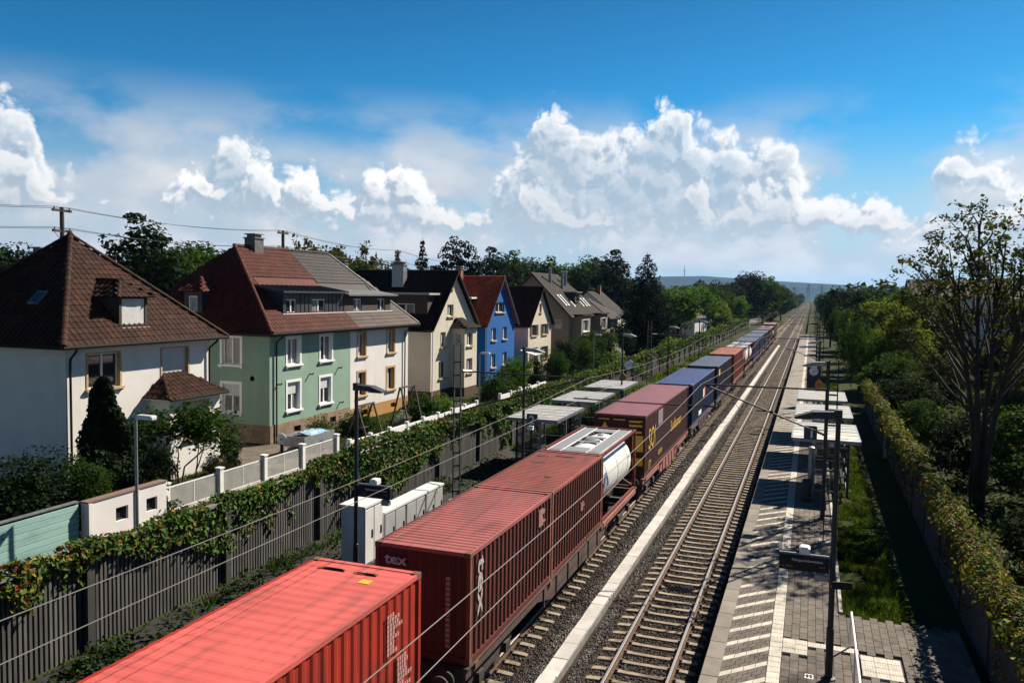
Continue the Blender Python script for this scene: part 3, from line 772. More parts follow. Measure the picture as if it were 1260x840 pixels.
WHEEL = MB().lathe([(.06, -.06), (.10, -.055), (.40, -.03), (.46, -.065), (.46, .05), (.49, .055), (.49, .07), (.10, .06)], 24, (0, 0, 0), 'x').mesh('wheel', BOG, True)
def wagon(label, y0, y1, bogies, sill=WAG):
    t = thing('flat_wagon', label, 'railway wagon', (TR2, y0, 0), 0, 'wagons under the containers')
    L = y1-y0
    for s in (-1, 1):
        # fish-bellied side sill between the bogies
        pts = [(0, 1.12), (0, .88), (L*.27, .86), (L*.34, .50), (L*.66, .50), (L*.73, .86), (L, .88), (L, 1.12)]
        b = MB(); V = [(s*1.20, y, z) for y, z in pts]+[(s*1.12, y, z) for y, z in pts]; n = len(pts)
        tri = tessellate_polygon([[Vector((y, z, 0)) for y, z in pts]])
        F = [tuple(q) for q in tri]+[tuple(n+i for i in q) for q in tri]+[(i, (i+1) % n, n+(i+1) % n, n+i) for i in range(n)]
        b.add(V, F).bar((s*1.16, 0, 1.125), (s*1.16, L, 1.125), .16, .05)
        sl = b.build('side_sill', sill, t)
        b = MB()
        for k in range(7): yy = L*(.30+.4*k/6); b.box(min(s*1.2, s*1.235), max(s*1.2, s*1.235), yy-.03, yy+.03, .52, 1.08)
        b.build('sill_rib', sill, sl)
        b = MB()
        for yy in (.5, L*.33, L*.66, L-.5): b.box(min(s*1.2, s*1.26), max(s*1.2, s*1.26), yy-.09, yy+.09, .98, 1.13)
        b.build('container_pin', RUST, t)
        for yy in (-.42, L): 
            MB().tube([(s*.875, yy, 1.02), (s*.875, yy+.42, 1.02)], .09, 10).lathe([(.21, 0), (.21, .05)], 14, (s*.875, yy-.0 if yy < 0 else yy+.40, 1.02), 'y').build('buffer', BOG, t)
    b = MB()
    b.box(-1.12, 1.12, 0, .25, .75, 1.1).box(-1.12, 1.12, L-.25, L, .75, 1.1).box(-.25, .25, .2, L-.2, .6, 1.08)
    for k in range(5): yy = L*(k+.5)/5; b.box(-1.1, 1.1, yy-.1, yy+.1, .85, 1.08)
    b.build('underframe', BOG, t)
    for yc in bogies:
        bg_ = link('bogie', None, t, (0, yc-y0, 0))
        b = MB()
        for s in (-1, 1):
            V = [(s*1.02, -1.45, .62), (s*1.02, -1.45, .48), (s*1.02, -.5, .36), (s*1.02, .5, .36), (s*1.02, 1.45, .48), (s*1.02, 1.45, .62), (s*1.02, .6, .80), (s*1.02, -.6, .80)]
            V2 = [(v[0]-s*.12, v[1], v[2]) for v in V]
            F = [tuple(range(8)), tuple(range(15, 7, -1))]+[(i, (i+1) % 8, 8+(i+1) % 8, 8+i) for i in range(8)]
            b.add(V+V2, F)
            for yy in (-.9, .9): b.box(min(s*.95, s*1.14), max(s*.95, s*1.14), yy-.15, yy+.15, .36, .62)
        b.box(-.9, .9, -.2, .2, .5, .8)
        b.build('bogie_frame', BOG, bg_)
        for yy in (-.9, .9):
            for s in (-1, 1): link('wheel', WHEEL, bg_, (s*.75, yy, .46), (0, 0, 0 if s > 0 else math.pi))
wagon('wagon frame under the bright red container', .4, 15.3, (2.6, 13.0))
wagon('wagon with rusty sill under the terracotta and rust-red containers and the tank', 16.4, 35.2, (18.4, 33.2), WAG)
MB_s = MB().box(1.12, 1.27, 12.6, 18.3, .98, 1.16).build('faded_sill', WAGP, [o for o in bpy.data.objects if o.name.startswith('flat_wagon')][-1])
wagon('wagon with faded pink sill under the maroon container', 36.8, 51.1, (39.0, 49.2), WAGP)
wagon('wagon under the bright blue roofed container', 52.5, 65.5, (54.6, 63.4))
wagon('wagon under the navy container', 67.2, 80.2, (69.3, 78.1))
wagon('wagon under the brick-red container', 82.0, 95.0, (84.1, 92.9))
wagon('wagon under the two far white tanks', 96.6, 110.2, (98.8, 108.0))
for i, (a, lb) in enumerate(((111.2, 'wagon under the first dark blue container of the far row'), (124.9, 'wagon under the middle dark blue container of the far row'), (138.7, 'wagon under the last dark blue container of the far row'), (152.7, 'wagon under the small plum container beyond the blue row'))):
    wagon(lb, a, a+12.8, (a+2.1, a+10.7))
wagon('wagon under the tail-end tank and brown container', 166.4, 187.2, (168.6, 185.0))

# ------------------------------------------------------------------ house kit
Zv = Vector((0, 0, 1))
def P3(O, U, u, z, n=None, d=0.0):
    p = Vector(O)+Vector(U)*u+Zv*z
    return p if n is None else p+Vector(n)*d
def wall(parent, m, O, U, pts, holes=(), name='wall'):
    b = MB()
    b.poly([P3(O, U, u, z) for u, z in pts], [[P3(O, U, u0, z0), P3(O, U, u0, z1), P3(O, U, u1, z1), P3(O, U, u1, z0)] for u0, u1, z0, z1 in holes])
    return b.build(name, m, parent)
def obox(b, O, U, n, u0, u1, z0, z1, d0, d1, m=0):
    V = [P3(O, U, u, z, n, d) for d in (d0, d1) for u, z in ((u0, z0), (u1, z0), (u1, z1), (u0, z1))]
    b.add(V, [(0, 3, 2, 1), (4, 5, 6, 7), (0, 1, 5, 4), (1, 2, 6, 5), (2, 3, 7, 6), (3, 0, 4, 7)], m)
    return b
def window(parent, O, U, n, u0, u1, z0, z1, wm_, panes=2, sur=None, surw=.12, sill=True, shut=0.0, frame=None, rev=.15, pane_m=None, sillm=None):
    """a recessed window: frame (the window itself) with panes, sill, surround, shutter"""
    fm = frame or UPVC
    b = MB(); f = .065
    for a0, a1, c0, c1 in ((u0, u1, z0, z0+f), (u0, u1, z1-f, z1), (u0, u0+f, z0+f, z1-f), (u1-f, u1, z0+f, z1-f)): obox(b, O, U, n, a0, a1, c0, c1, -rev-.05, -rev)
    w = u1-u0
    for k in range(1, panes):
        x = u0+w*k/panes; obox(b, O, U, n, x-.05, x+.05, z0+f, z1-f, -rev-.045, -rev+.012)
    win = b.build('window', fm, parent)
    b = MB()
    A = [(u0, z0), (u1, z0), (u1, z1), (u0, z1)]
    for i in range(4):
        p, q = A[i], A[(i+1) % 4]
        b.quad(P3(O, U, *p), P3(O, U, *q), P3(O, U, *q, n, -rev-.05), P3(O, U, *p, n, -rev-.05))
    b.build('reveal', sur or wm_, win)
    for k in range(panes):
        a0 = u0+w*k/panes+(f if k == 0 else .05); a1 = u0+w*(k+1)/panes-(f if k == panes-1 else .05)
        p = obox(MB(), O, U, n, a0, a1, z0+f, z1-f, -rev-.035, -rev-.025).build('pane', pane_m or (CURT if random.random() < .45 else GLASS), win)
    if shut > 0:
        b = MB(); zz = z1-f-(z1-z0-2*f)*shut; k = int((z1-zz)/.05)
        for i in range(k): obox(b, O, U, n, u0+.02, u1-.02, zz+i*(z1-zz)/k, zz+(i+.86)*(z1-zz)/k, -rev, -rev+.03)
        b.build('roller_shutter', SHUT, win)
    if sur:
        b = MB(); s = surw; d = .03
        obox(b, O, U, n, u0-s, u0, z0, z1+s, .002, d); obox(b, O, U, n, u1, u1+s, z0, z1+s, .002, d); obox(b, O, U, n, u0, u1, z1, z1+s, .002, d)
        b.build('surround', sur, win)
    if sill:
        b = MB(); e = surw+.06 if sur else .08
        obox(b, O, U, n, u0-e, u1+e, z0-.11, z0-.002, .002, .14)
        if sur: obox(b, O, U, n, u0-e+.05, u0-e+.17, z0-.2, z0-.112, .002, .10); obox(b, O, U, n, u1+e-.17, u1+e-.05, z0-.2, z0-.112, .002, .10)
        b.build('sill', sillm or sur or CONC, win)
    return win

def inside(px, py, poly):
    c = np.zeros(len(px), bool); j = len(poly)-1
    for i in range(len(poly)):
        xi, yi = poly[i]; xj, yj = poly[j]
        if yi != yj: c ^= ((yi > py) != (yj > py)) & (px < (xj-xi)*(py-yi)/(yj-yi)+xi)
        j = i
    return c
def tiles(parent, m, poly, tw=.30, rh=.34, prof=(.028, .0, .004, .045), name='roof_tiles', under=None, keep_out=()):
    """rows of lapped tiles over a flat roof polygon (first edge = eave); returns the part"""
    Pp = [Vector(p) for p in poly]
    n = (Pp[1]-Pp[0]).cross(Pp[2]-Pp[0]).normalized()
    if n.z < 0: n = -n
    s = (Pp[1]-Pp[0]).normalized(); t = n.cross(s)
    if t.z < 0: t = -t; s = -s
    O = Pp[0]
    P2 = [((p-O).dot(s), (p-O).dot(t)) for p in Pp]
    us = [p[0] for p in P2]; ts = [p[1] for p in P2]
    cu = np.arange(min(us)-tw, max(us)+tw, tw); ct = np.arange(min(ts), max(ts)+rh, rh)
    U, Tt = np.meshgrid(cu, ct); U = U.ravel(); Tt = Tt.ravel()
    k = inside(U+tw/2, Tt+rh*.45, P2)
    for ko in keep_out: k &= ~inside(U+tw/2, Tt+rh*.45, [((Vector(p)-O).dot(s), (Vector(p)-O).dot(t)) for p in ko])
    U = U[k]; Tt = Tt[k]; N_ = len(U)
    r = np.random.default_rng(N_+3)
    jz = r.uniform(-.004, .006, N_); jt = r.uniform(-.008, .008, N_)
    pu = np.array([0, .28, .62, 1.0])*tw*1.02; pz = np.array(prof)
    V = np.zeros((N_, 12, 3)); s_, t_, n_, o_ = (np.array(v) for v in (s, t, n, O))
    def put(i, u, tt, z): V[:, i] = o_+u[:, None]*s_+tt[:, None]*t_+z[:, None]*n_
    for c in range(4):
        put(c, U+pu[c], Tt+jt, pz[c]-.012+jz)              # bottom of the front lip
        put(4+c, U+pu[c], Tt+jt, pz[c]+.030+jz)            # top of the front lip
        put(8+c, U+pu[c], Tt+jt+rh*1.06, pz[c]+.004+jz)    # back, under the next row
    q = [(c, c+1, c+5, c+4) for c in range(3)]+[(4+c, 5+c, 9+c, 8+c) for c in range(3)]
    F = (np.array(q)[None]+(np.arange(N_)*12)[:, None, None]).reshape(-1, 4)
    o = link(name, mesh_np(name, V.reshape(-1, 3), F, m), parent)
    o['kind'] = 'stuff'
    MB().add([p-n*.02 for p in Pp], [tuple(range(len(Pp)))]).build('roof_underlay', under or m, parent)
    return o
def ridge(parent, m, a, b, r=.13, step=.38):
    a = Vector(a); b = Vector(b); L = (b-a).length; k = max(1, int(L/step)); d = (b-a)/k
    t = d.normalized(); sd = t.cross(Zv).normalized(); u = sd.cross(t)
    bb = MB()
    for i in range(k):
        p, q = a+d*i-t*.03, a+d*(i+1)+t*.03; V = []
        for pt, rr in ((p, r), (q, r*.86)):
            for j in range(7):
                an = math.pi*(j/6); V.append(pt+sd*(rr*math.cos(an))+u*(rr*math.sin(an)*.9-.02))
        bb.add(V, [(j, j+1, j+8, j+7) for j in range(6)]+[tuple(range(6, -1, -1))])
    o = bb.build('ridge_tiles', m, parent); o['kind'] = 'stuff'
    return o
def gutter(parent, a, b, m=PIPE, r=.075):
    b_ = MB(); b_.tube([a, b], r, 8)
    return b_.build('gutter', m, parent)
def downpipe(parent, pts, m=PIPE, r=.05):
    return MB().tube(pts, r, 8).build('downpipe', m, parent, smooth=True)
def chimney(parent, x0, x1, y0, y1, z0, z1, m=CHIM, cap=True):
    c = MB().box(x0, x1, y0, y1, z0, z1).build('chimney', m, parent)
    if cap: MB().box(x0-.06, x1+.06, y0-.06, y1+.06, z1, z1+.08).box(x0+.1, x1-.1, y0+.1, y1-.1, z1+.08, z1+.26).box(x0-.02, x1+.02, y0-.02, y1+.02, z1+.26, z1+.32).build('chimney_cap', CONCD, c)
    return c
FX = (1, 0, 0); FY = (0, 1, 0); NX = (1, 0, 0); NYm = (0, -1, 0); UX = (1, 0, 0); UY = (0, 1, 0)

TILE_B = pm('brown_pantile', (0.0429, 0.0163, 0.0089), (0.0266, 0.0111, 0.0067), scale=1.2, island=.35, spec=.12, rough=.75, dirt=(.20, .17, .145), dscale=1.5, dlo=.66, dhi=.78)
TILE_R = pm('red_brown_tile', (0.0851, 0.0192, 0.0118), (0.0607, 0.0155, 0.0096), scale=1.0, island=.22, spec=.12, rough=.7)
TILE_G = pm('slate_brown_tile', (0.0296, 0.0244, 0.0259), (0.0207, 0.0178, 0.0185), scale=.9, island=.2, spec=.12, rough=.6)
TILE_G2 = pm('weathered_brown_tile', (0.0555, 0.0355, 0.0274), (0.0385, 0.0252, 0.0192), scale=.8, island=.25, spec=.12, rough=.6)
TILE_D = pm('dark_brown_tile', (.018, .010, .007), (.012, .0075, .006), scale=.8, island=.3, spec=.12, rough=.8)
TILE_O = pm('orange_red_tile', (.62, .105, .030), (.47, .075, .024), scale=.8, island=.22, spec=.12, rough=.75)
SOFF = pm('white_soffit', (.62, .60, .56), rough=.8)
W_H1 = stucco('white_render', (.68, .66, .62)); W_GR = stucco('mint_green_render', (.235, .345, .272)); W_SE = stucco('bright_white_render', (.68, .655, .63))
W_H3 = stucco('cream_render', (.58, .53, .43)); W_BL = stucco('ultramarine_render', (.003, .095, .33)); W_H5 = stucco('pale_cream_render', (.56, .51, .40)); W_H6 = stucco('beige_render', (.30, .235, .175))
STONEP = pm('sandstone_plinth', (.26, .19, .12), (.17, .12, .075), scale=2.5, bump=.6, bscale=12, rough=.95)
OCHRE = stucco('ochre_plinth', (.42, .23, .075)); BRNP = stucco('brown_plinth', (.09, .05, .035))
GZ = .70

# ------------------------------------------------------------------ house with the hip roof (white)
h = thing('white_house', 'white house with brown hipped pantile roof and hipped bay', 'house', (-29, 25.15, GZ))
WD, DP, EV = 8.6, 9.2, 6.40
fr = [(1.11, 2.81, 4.50, 6.02), (5.34, 7.05, 4.56, 6.00)]
wall(h, W_H1, (0, 0, 0), UY, [(0, -.5), (WD, -.5), (WD, EV), (0, EV)], fr)
wall(h, W_H1, (0, 0, 0), UX, [(-DP, -.5), (0, -.5), (0, EV), (-DP, EV)])
wall(h, W_H1, (0, WD, 0), UX, [(0, -.5), (-DP, -.5), (-DP, EV), (0, EV)])
wall(h, W_H1, (-DP, 0, 0), UY, [(WD, -.5), (0, -.5), (0, EV), (WD, EV)])
MB().box(.002, .035, -.03, WD+.03, 5.98+.1, EV).box(-DP, 0, -.035, -.002, 5.98+.1, EV).build('cornice', W_H1, h)
window(h, (0, 0, 0), UY, NX, *fr[0], W_H1, sur=SANDST, surw=.10, pane_m=GLASS)
window(h, (0, 0, 0), UY, NX, *fr[1], W_H1, panes=1, sur=SANDST, surw=.10, shut=1.0)
e = .62; apx = Vector((-4.5, 4.3, 11.32)); ez = 6.43
c0, c1, c2, c3 = (e, -e, ez), (e, WD+e, ez), (-DP-e, WD+e, ez), (-DP-e, -e, ez)
MB().quad((e, -e, EV-.01), (-DP-e, -e, EV-.01), (-DP-e, WD+e, EV-.01), (e, WD+e, EV-.01)).build('soffit', SOFF, h)
DK = (.02, .35, .45)
tiles(h, TILE_B, [c0, c1, apx]); tiles(h, TILE_B, [c3, c0, apx]); MB().add([c1, c2, apx], [(0, 1, 2)]).build('rear_roof', TILE_B, h); MB().add([c2, c3, apx], [(0, 1, 2)]).build('rear_roof', TILE_B, h)
for cc in (c0, c1, c3): ridge(h, TILE_B, Vector(cc)+Vector((0, 0, .06)), apx+Vector((0, 0, .05)), .15)
MB().lathe([(.2, -.1), (.17, .08), (.06, .2)], 8, tuple(apx)).build('apex_tile', TILE_B, h)
gutter(h, (e+.05, -e-.05, ez-.03), (e+.05, WD+e+.05, ez-.03)); gutter(h, (e+.05, -e-.06, ez-.03), (-DP-e, -e-.06, ez-.03))
downpipe(h, [(e, -.0, ez-.05), (e-.05, .05, ez-.2), (.12, .15, ez-.55), (.1, .15, ez-.8), (.1, .15, -.4)]); downpipe(h, [(e, WD-.1, ez-.05), (e-.05, WD-.1, ez-.2), (.12, WD-.12, ez-.55), (.1, WD-.12, ez-.8), (.1, WD-.12, -.4)])
# roof dormer with closed shutter
d = MB(); fxd = -.15; DO = -.72
d.box(-2.6, fxd, 3.7+DO, 3.85+DO, 6.95, 8.50).box(-2.6, fxd, 5.20+DO, 5.35+DO, 6.95, 8.50).box(fxd-.1, fxd, 3.85+DO, 5.20+DO, 8.38, 8.50).box(fxd-.1, fxd, 3.85+DO, 5.20+DO, 6.95, 7.15)
dm = d.build('dormer', pm('dark_timber', (.045, .03, .022), (.03, .02, .015), scale=4, rough=.85), h)
b = MB()
for i in range(22): b.box(fxd-.06, fxd-.03, 3.87+DO, 5.18+DO, 7.16+i*.056, 7.16+i*.056+.05)
b.build('roller_shutter', SHUT, dm); MB().box(fxd, fxd+.14, 3.7+DO, 5.35+DO, 7.0, 7.1).build('sill', CONC, dm)
q0, q1, q2 = (fxd+.22, 3.45+DO, 8.46), (fxd+.22, 5.6+DO, 8.46), (-.95, 4.52+DO, 9.25)
tiles(dm, TILE_B, [q0, q1, q2], name='dormer_tiles'); tiles(dm, TILE_B, [(-2.9, 3.45+DO, 8.46), q0, q2, (-3.1, 4.52+DO, 9.25)], name='dormer_tiles'); tiles(dm, TILE_B, [q1, (-2.9, 5.6+DO, 8.46), (-3.1, 4.52+DO, 9.25), q2], name='dormer_tiles')
ridge(dm, TILE_B, q0, q2, .1); ridge(dm, TILE_B, q1, q2, .1); ridge(dm, TILE_B, q2, (-2.9, 4.52+DO, 9.27), .1)
# roof lights
for (x, y, z, nn) in ((-3.0, 1.35, 8.35, (0, -.70, .72)),):
    b = MB(); n = Vector(nn).normalized(); s = Vector((1, 0, 0)); t_ = n.cross(s)
    p = Vector((x, -e+(z-ez)*(4.3+e)/(apx.z-ez)-.02, z))
    for a0, a1, d0, d1, hh, mm in ((-.30, .30, -.38, .38, .10, 1), (-.23, .23, -.31, .31, .112, 0)):
        V = [p+s*a+t_*c+n*dd for dd in (0, hh) for a, c in ((a0, d0), (a1, d0), (a1, d1), (a0, d1))]
        b.add(V, [(4, 5, 6, 7), (0, 1, 5, 4), (1, 2, 6, 5), (2, 3, 7, 6), (3, 0, 4, 7)], mm)
    b.build('roof_light', [GLASS, GALV], h)
MB().add([(-2.35, 3.1, 8.98), (-2.35, 3.45, 8.98), (-2.5, 3.28, 9.2)], [(0, 1, 2)]).build('white_vent_tile', OFFW, h)
# bay
bw = [(2.05, 3.15, 1.55, 3.30)]
B0, B1, BX, BZ = 4.40, 7.75, 1.35, 3.78
wall(h, W_H1, (BX, 0, 0), UY, [(B0, -.5), (B1, -.5), (B1, BZ), (B0, BZ)], [(B0+.95, B0+2.5, 1.75, 3.42)])
wall(h, W_H1, (0, B0, 0), UX, [(0, -.5), (BX, -.5), (BX, BZ), (0, BZ)], [(.45, .95, 1.8, 3.2)]); wall(h, W_H1, (0, B1, 0), UX, [(BX, -.5), (0, -.5), (0, BZ), (BX, BZ)])
window(h, (BX, 0, 0), UY, NX, B0+.95, B0+2.5, 1.75, 3.42, W_H1, panes=1, sur=SANDST, surw=.10, shut=.75); window(h, (0, B0, 0), UX, NYm, .45, .95, 1.8, 3.2, W_H1, panes=1, sill=False)
e2 = .28; zt = BZ+.95
k0, k1, k2, k3 = (BX+e2, B0-e2, BZ), (BX+e2, B1+e2, BZ), (.0, B1-.9, zt), (.0, B0+1.0, zt)
tiles(h, TILE_B, [k0, k1, k2, k3], name='bay_roof_tiles'); tiles(h, TILE_B, [(0, B0-e2, BZ), k0, k3], name='bay_roof_tiles'); MB().add([k1, (0, B1+e2, BZ), k2], [(0, 1, 2)]).build('bay_roof_side', TILE_B, h)
ridge(h, TILE_B, k0, k3, .1); ridge(h, TILE_B, k1, k2, .1); MB().box(-.02, BX+e2, B0-e2, B1+e2, BZ-.05, BZ-.02).build('bay_soffit', SOFF, h)
gutter(h, (BX+e2+.04, B0-e2, BZ-.02), (BX+e2+.04, B1+e2, BZ-.02), r=.06)
chimney(h, -7.3, -6.6, 4.4, 5.1, 7.5, 10.5, CHIM)

# ------------------------------------------------------------------ semi-detached pair: mint green half and white half
pz = 1.06
def semi(label, y0, y1, wm_, plinth, sur, frame_sur_w, near):
    h = thing('semi_detached_house', label, 'house', (-29, y0, GZ), 0, 'semi-detached pair')
    W = y1-y0
    return h, W
g, GW = semi('mint green house half with red-brown tiled roof and white window surrounds', 38.7, 47.35, W_GR, STONEP, UPVC, .14, True)
EV = 6.45
gf = [(1.68, 2.92, 4.45, 6.02), (5.14, 6.40, 4.45, 6.02), (1.68, 2.92, 1.72, 3.40), (5.10, 6.32, 1.72, 3.38)]
cel = [(2.3, 3.0, .35, .72), (6.2, 6.9, .35, .72)]
wall(g, W_GR, (0, 0, 0), UY, [(0, pz), (GW, pz), (GW, EV), (0, EV)], gf)
wall(g, STONEP, (.03, 0, 0), UY, [(0, -.5), (GW, -.5), (GW, pz), (0, pz)], cel, 'plinth')
for i, q in enumerate(gf): window(g, (0, 0, 0), UY, NX, *q, W_GR, sur=UPVC, surw=.16, shut=0 if i < 2 else .42)
for q in cel: window(g, (.03, 0, 0), UY, NX, *q, STONEP, panes=1, sill=False, frame=DARKM)
gs = [(-3.32, -2.04, 4.50, 6.12), (-3.32, -2.08, 1.72, 3.36)]
GD = 10.4
wall(g, W_GR, (0, 0, 0), UX, [(-GD, pz), (0, pz), (0, EV), (-GD, EV)], gs)
wall(g, STONEP, (0, -.03, 0), UX, [(-GD, -.5), (.03, -.5), (.03, pz), (-GD, pz)], [(-3.04, -2.35, .28, .66)], 'plinth')
window(g, (0, -.03, 0), UX, NYm, -3.04, -2.35, .28, .66, STONEP, panes=1, sill=False, frame=UPVC)
MB().box(-GD, .03, -.03, -.002, pz, pz+.02).box(.002, .03, 0, GW, pz, pz+.02).build('plinth_ledge', STONEP, g)
for i, q in enumerate(gs): window(g, (0, 0, 0), UX, NYm, *q, W_GR, sur=UPVC, surw=.16, shut=0 if i == 0 else .42)
MB().box(.002, .05, -.05, GW, 6.2, EV).box(-GD, .05, -.05, -.002, 6.2, EV).build('cornice', UPVC, g)
e = .62; ez = 6.45; rz = 11.6; RX = -5.0; AY = 3.2
E0, E1 = (e, -e, ez), (e, GW, ez)
RA, RB = Vector((RX, AY, rz)), Vector((RX, GW, rz))
sl = (rz-ez)/(e-RX)
def rzx(x): return ez+(e-x)*sl
DX = -.5; dz0 = rzx(DX); dy0 = 1.95; dtop = 8.78
dback = (dtop+.25-ez)/sl
hole = [(DX, dy0, dz0), (DX, GW, dz0), (e-dback-.6, GW, rzx(e-dback-.6)), (e-dback-.6, dy0, rzx(e-dback-.6))]
tiles(g, TILE_R, [E0, E1, RB, RA], keep_out=[hole]); tiles(g, TILE_R, [(-GD-e, -e, ez), E0, RA])
MB().add([(-GD-e, -e, ez), tuple(RA), tuple(RB), (-GD-e, GW, ez)], [(0, 1, 2, 3)]).build('rear_roof', TILE_R, g)
ridge(g, TILE_R, Vector(E0)+Vector((0, 0, .06)), RA+Vector((0, 0, .05)), .14); ridge(g, TILE_R, RA+Vector((0, 0, .04)), RB+Vector((0, 0, .04)), .14)
MB().box(-GD-e, e, -e, GW, ez-.10, ez-.06).box(e-.02, e+.03, -e, GW, ez-.22, ez).box(-GD-e, e, -e-.03, -e+.02, ez-.22, ez).build('eaves_board', pm('dark_eaves', (.035, .024, .02), rough=.8), g)
gutter(g, (e+.08, -e-.05, ez-.06), (e+.08, GW, ez-.06)); gutter(g, (e+.05, -e-.08, ez-.06), (-GD, -e-.08, ez-.06))
downpipe(g, [(e+.05, .45, ez-.1), (e, .47, ez-.22), (.14, .52, ez-.55), (.1, .52, ez-.8), (.1, .52, -.4)])
chimney(g, RX-.35, RX+.45, 4.6, 5.5, 10.6, 12.15)
def long_dormer(h, y0, y1, clad, roofm, wins, seam, dtop, front=DX, capl=0, capr=0):
    dm = link('dormer', None, h)
    wall(dm, clad, (front, 0, 0), UY, [(y0, dz0), (y1, dz0), (y1, dtop), (y0, dtop)], wins, 'dormer_wall')
    for q in wins: window(dm, (front, 0, 0), UY, NX, *q, clad, sill=False, rev=.06)
    for yy, sg in ((y0, -1), (y1, 1)):
        MB().add([(front, yy, dz0), (front, yy, dtop), (e-dback, yy, dtop+.2)], [(0, 1, 2)]).build('dormer_cheek', clad, dm)
    b = MB()
    if seam:
        k = int((y1-y0)/.42)
        for i in range(k+1):
            yy = y0+(y1-y0)*i/k
            if not any(q[0]-.06 < yy < q[1]+.06 for q in wins): b.box(front, front+.03, yy-.012, yy+.012, dz0, dtop)
    else:
        k = 8
        for i in range(k):
            zz = dz0+(dtop-dz0)*i/k
            seg = [y0]+sum(([q[0], q[1]] for q in wins), [])+[y1]
            for j in range(0, len(seg), 2): b.box(front+.002, front+.022, seg[j], seg[j+1], zz+.012, zz+(dtop-dz0)/k)
    b.build('cladding_rib', clad, dm)
    xb = e-dback-.5; zb = dtop+.05+(front+.35-xb)*.105
    V = [(front+.4, y0-capl, dtop+.03), (front+.4, y1+capr, dtop+.03), (xb, y1+capr, zb+.12), (xb, y0-capl, zb+.12)]
    r = MB().add(V+[(v[0], v[1], v[2]-.10) for v in V], [(0, 1, 2, 3), (0, 4, 5, 1), (0, 3, 7, 4), (1, 5, 6, 2), (4, 7, 6, 5)]).build('dormer_roof', roofm, dm)
    if seam:
        b = MB(); k = int((y1-y0)/.42)
        for i in range(k+1): yy = y0-capl+(y1-y0+capl+capr)*i/k; b.bar((front+.4, yy, dtop+.05), (xb, yy, zb+.14), .025, .05)
        b.build('standing_seam', roofm, r)
    MB().box(front-.02, front+.12, y0-.1, y1+.1, dz0-.05, dz0-.002).build('apron_flashing', UPVC, dm)
    return dm
dback = (dtop+.25-ez)/sl
long_dormer(g, dy0, GW-.02, ZINC, ZINC, [(2.27, 3.29, 7.52, 8.33), (4.95, 6.42, 7.48, 8.33)], True, dtop, capl=.45)
# small side dormer on the hip towards the drive
slh = (rz-ez)/(AY+e)
dm = link('dormer', None, g); yf = -e+(7.35-ez)/slh+.05
for xw in ((-5.95, -5.05),):
    wall(dm, ZINC, (0, yf, 0), UX, [(-6.15, 7.35), (-4.85, 7.35), (-4.85, 8.75), (-6.15, 8.75)], [(-5.85, -5.20, 7.5, 8.45)], 'dormer_wall')
    window(dm, (0, yf, 0), UX, NYm, -5.85, -5.20, 7.5, 8.45, ZINC, panes=1, sill=False, rev=.05)
    for xx in (-6.15, -4.85): MB().add([(xx, yf, 7.35), (xx, yf, 8.75), (xx, yf+1.1, 8.75)], [(0, 1, 2)]).build('dormer_cheek', ZINC, dm)
    a0, a1, a2, a3 = (-6.4, yf-.2, 8.72), (-4.6, yf-.2, 8.72), (-5.5, yf+.75, 9.5), (-5.5, yf+1.6, 9.5)
    tiles(dm, TILE_R, [a0, a1, a2], name='dormer_tiles'); tiles(dm, TILE_R, [a1, (-4.6, yf+1.15, 8.72), a3, a2], name='dormer_tiles'); MB().add([a0, a2, a3, (-6.4, yf+1.15, 8.72)], [(0, 1, 2, 3)]).build('dormer_roof', TILE_R, dm)
    ridge(dm, TILE_R, a1, a2, .09)
# wall brackets
for yy, zz in ((3.93, 3.72), (7.2, 3.85), (7.4, 1.55), (.75, 3.4)): MB().tube([(0, yy, zz), (.22, yy, zz), (.26, yy+.06, zz+.07)], .045, 8).build('wall_bracket', IRONB, g)
MB().lathe([(.16, 0), (.14, .06)], 12, (-1.2, 0, 3.75), 'y').build('wall_vent', W_GR, g)
gd = dback

s, SW = semi('white house half with ochre plinth, brown window surrounds and slate-brown roof', 47.37, 55.7, W_SE, OCHRE, SANDST, .1, False)
sf = [(.98, 1.98, 4.42, 6.0), (5.10, 6.12, 4.42, 6.0), (.98, 1.98, 1.70, 3.30), (5.06, 6.14, 1.70, 3.30)]
pz2 = .9
wall(s, W_SE, (0, 0, 0), UY, [(0, pz2), (SW, pz2), (SW, EV), (0, EV)], sf)
wall(s, OCHRE, (.03, 0, 0), UY, [(0, -.5), (SW, -.5), (SW, pz2), (0, pz2)], [(5.6, 6.3, .3, .66), (1.6, 2.3, .3, .66)], 'plinth')
for q in ((5.6, 6.3, .3, .66), (1.6, 2.3, .3, .66)): window(s, (.03, 0, 0), UY, NX, *q, OCHRE, panes=1, sill=False, frame=DARKM)
for q in sf: window(s, (0, 0, 0), UY, NX, *q, W_SE, panes=2, sur=SANDST, surw=.15, rev=.22)
wall(s, W_SE, (0, SW, 0), UX, [(0, -.5), (-GD, -.5), (-GD, EV), (0, EV)])
E0, E1 = (e, 0, ez), (e, SW+e, ez); RA, RB = Vector((RX, 0, rz)), Vector((RX, SW-3.4, rz))
dtop2 = 8.62; dback = (dtop2+.25-ez)/sl
hole = [(DX, 0, dz0), (DX, 6.45, dz0), (e-dback-.5, 6.45, rzx(e-dback-.5)), (e-dback-.5, 0, rzx(e-dback-.5))]
tiles(s, TILE_G2, [E0, E1, (RX*.42, SW-1.0, rzx(RX*.42)), (RX*.42, 0, rzx(RX*.42))], keep_out=[hole], prof=(.012, 0, 0, .014)); tiles(s, TILE_G, [(RX*.42, 0, rzx(RX*.42)), (RX*.42, SW-.7, rzx(RX*.42)), RB, RA], prof=(.012, 0, 0, .014), keep_out=[hole])
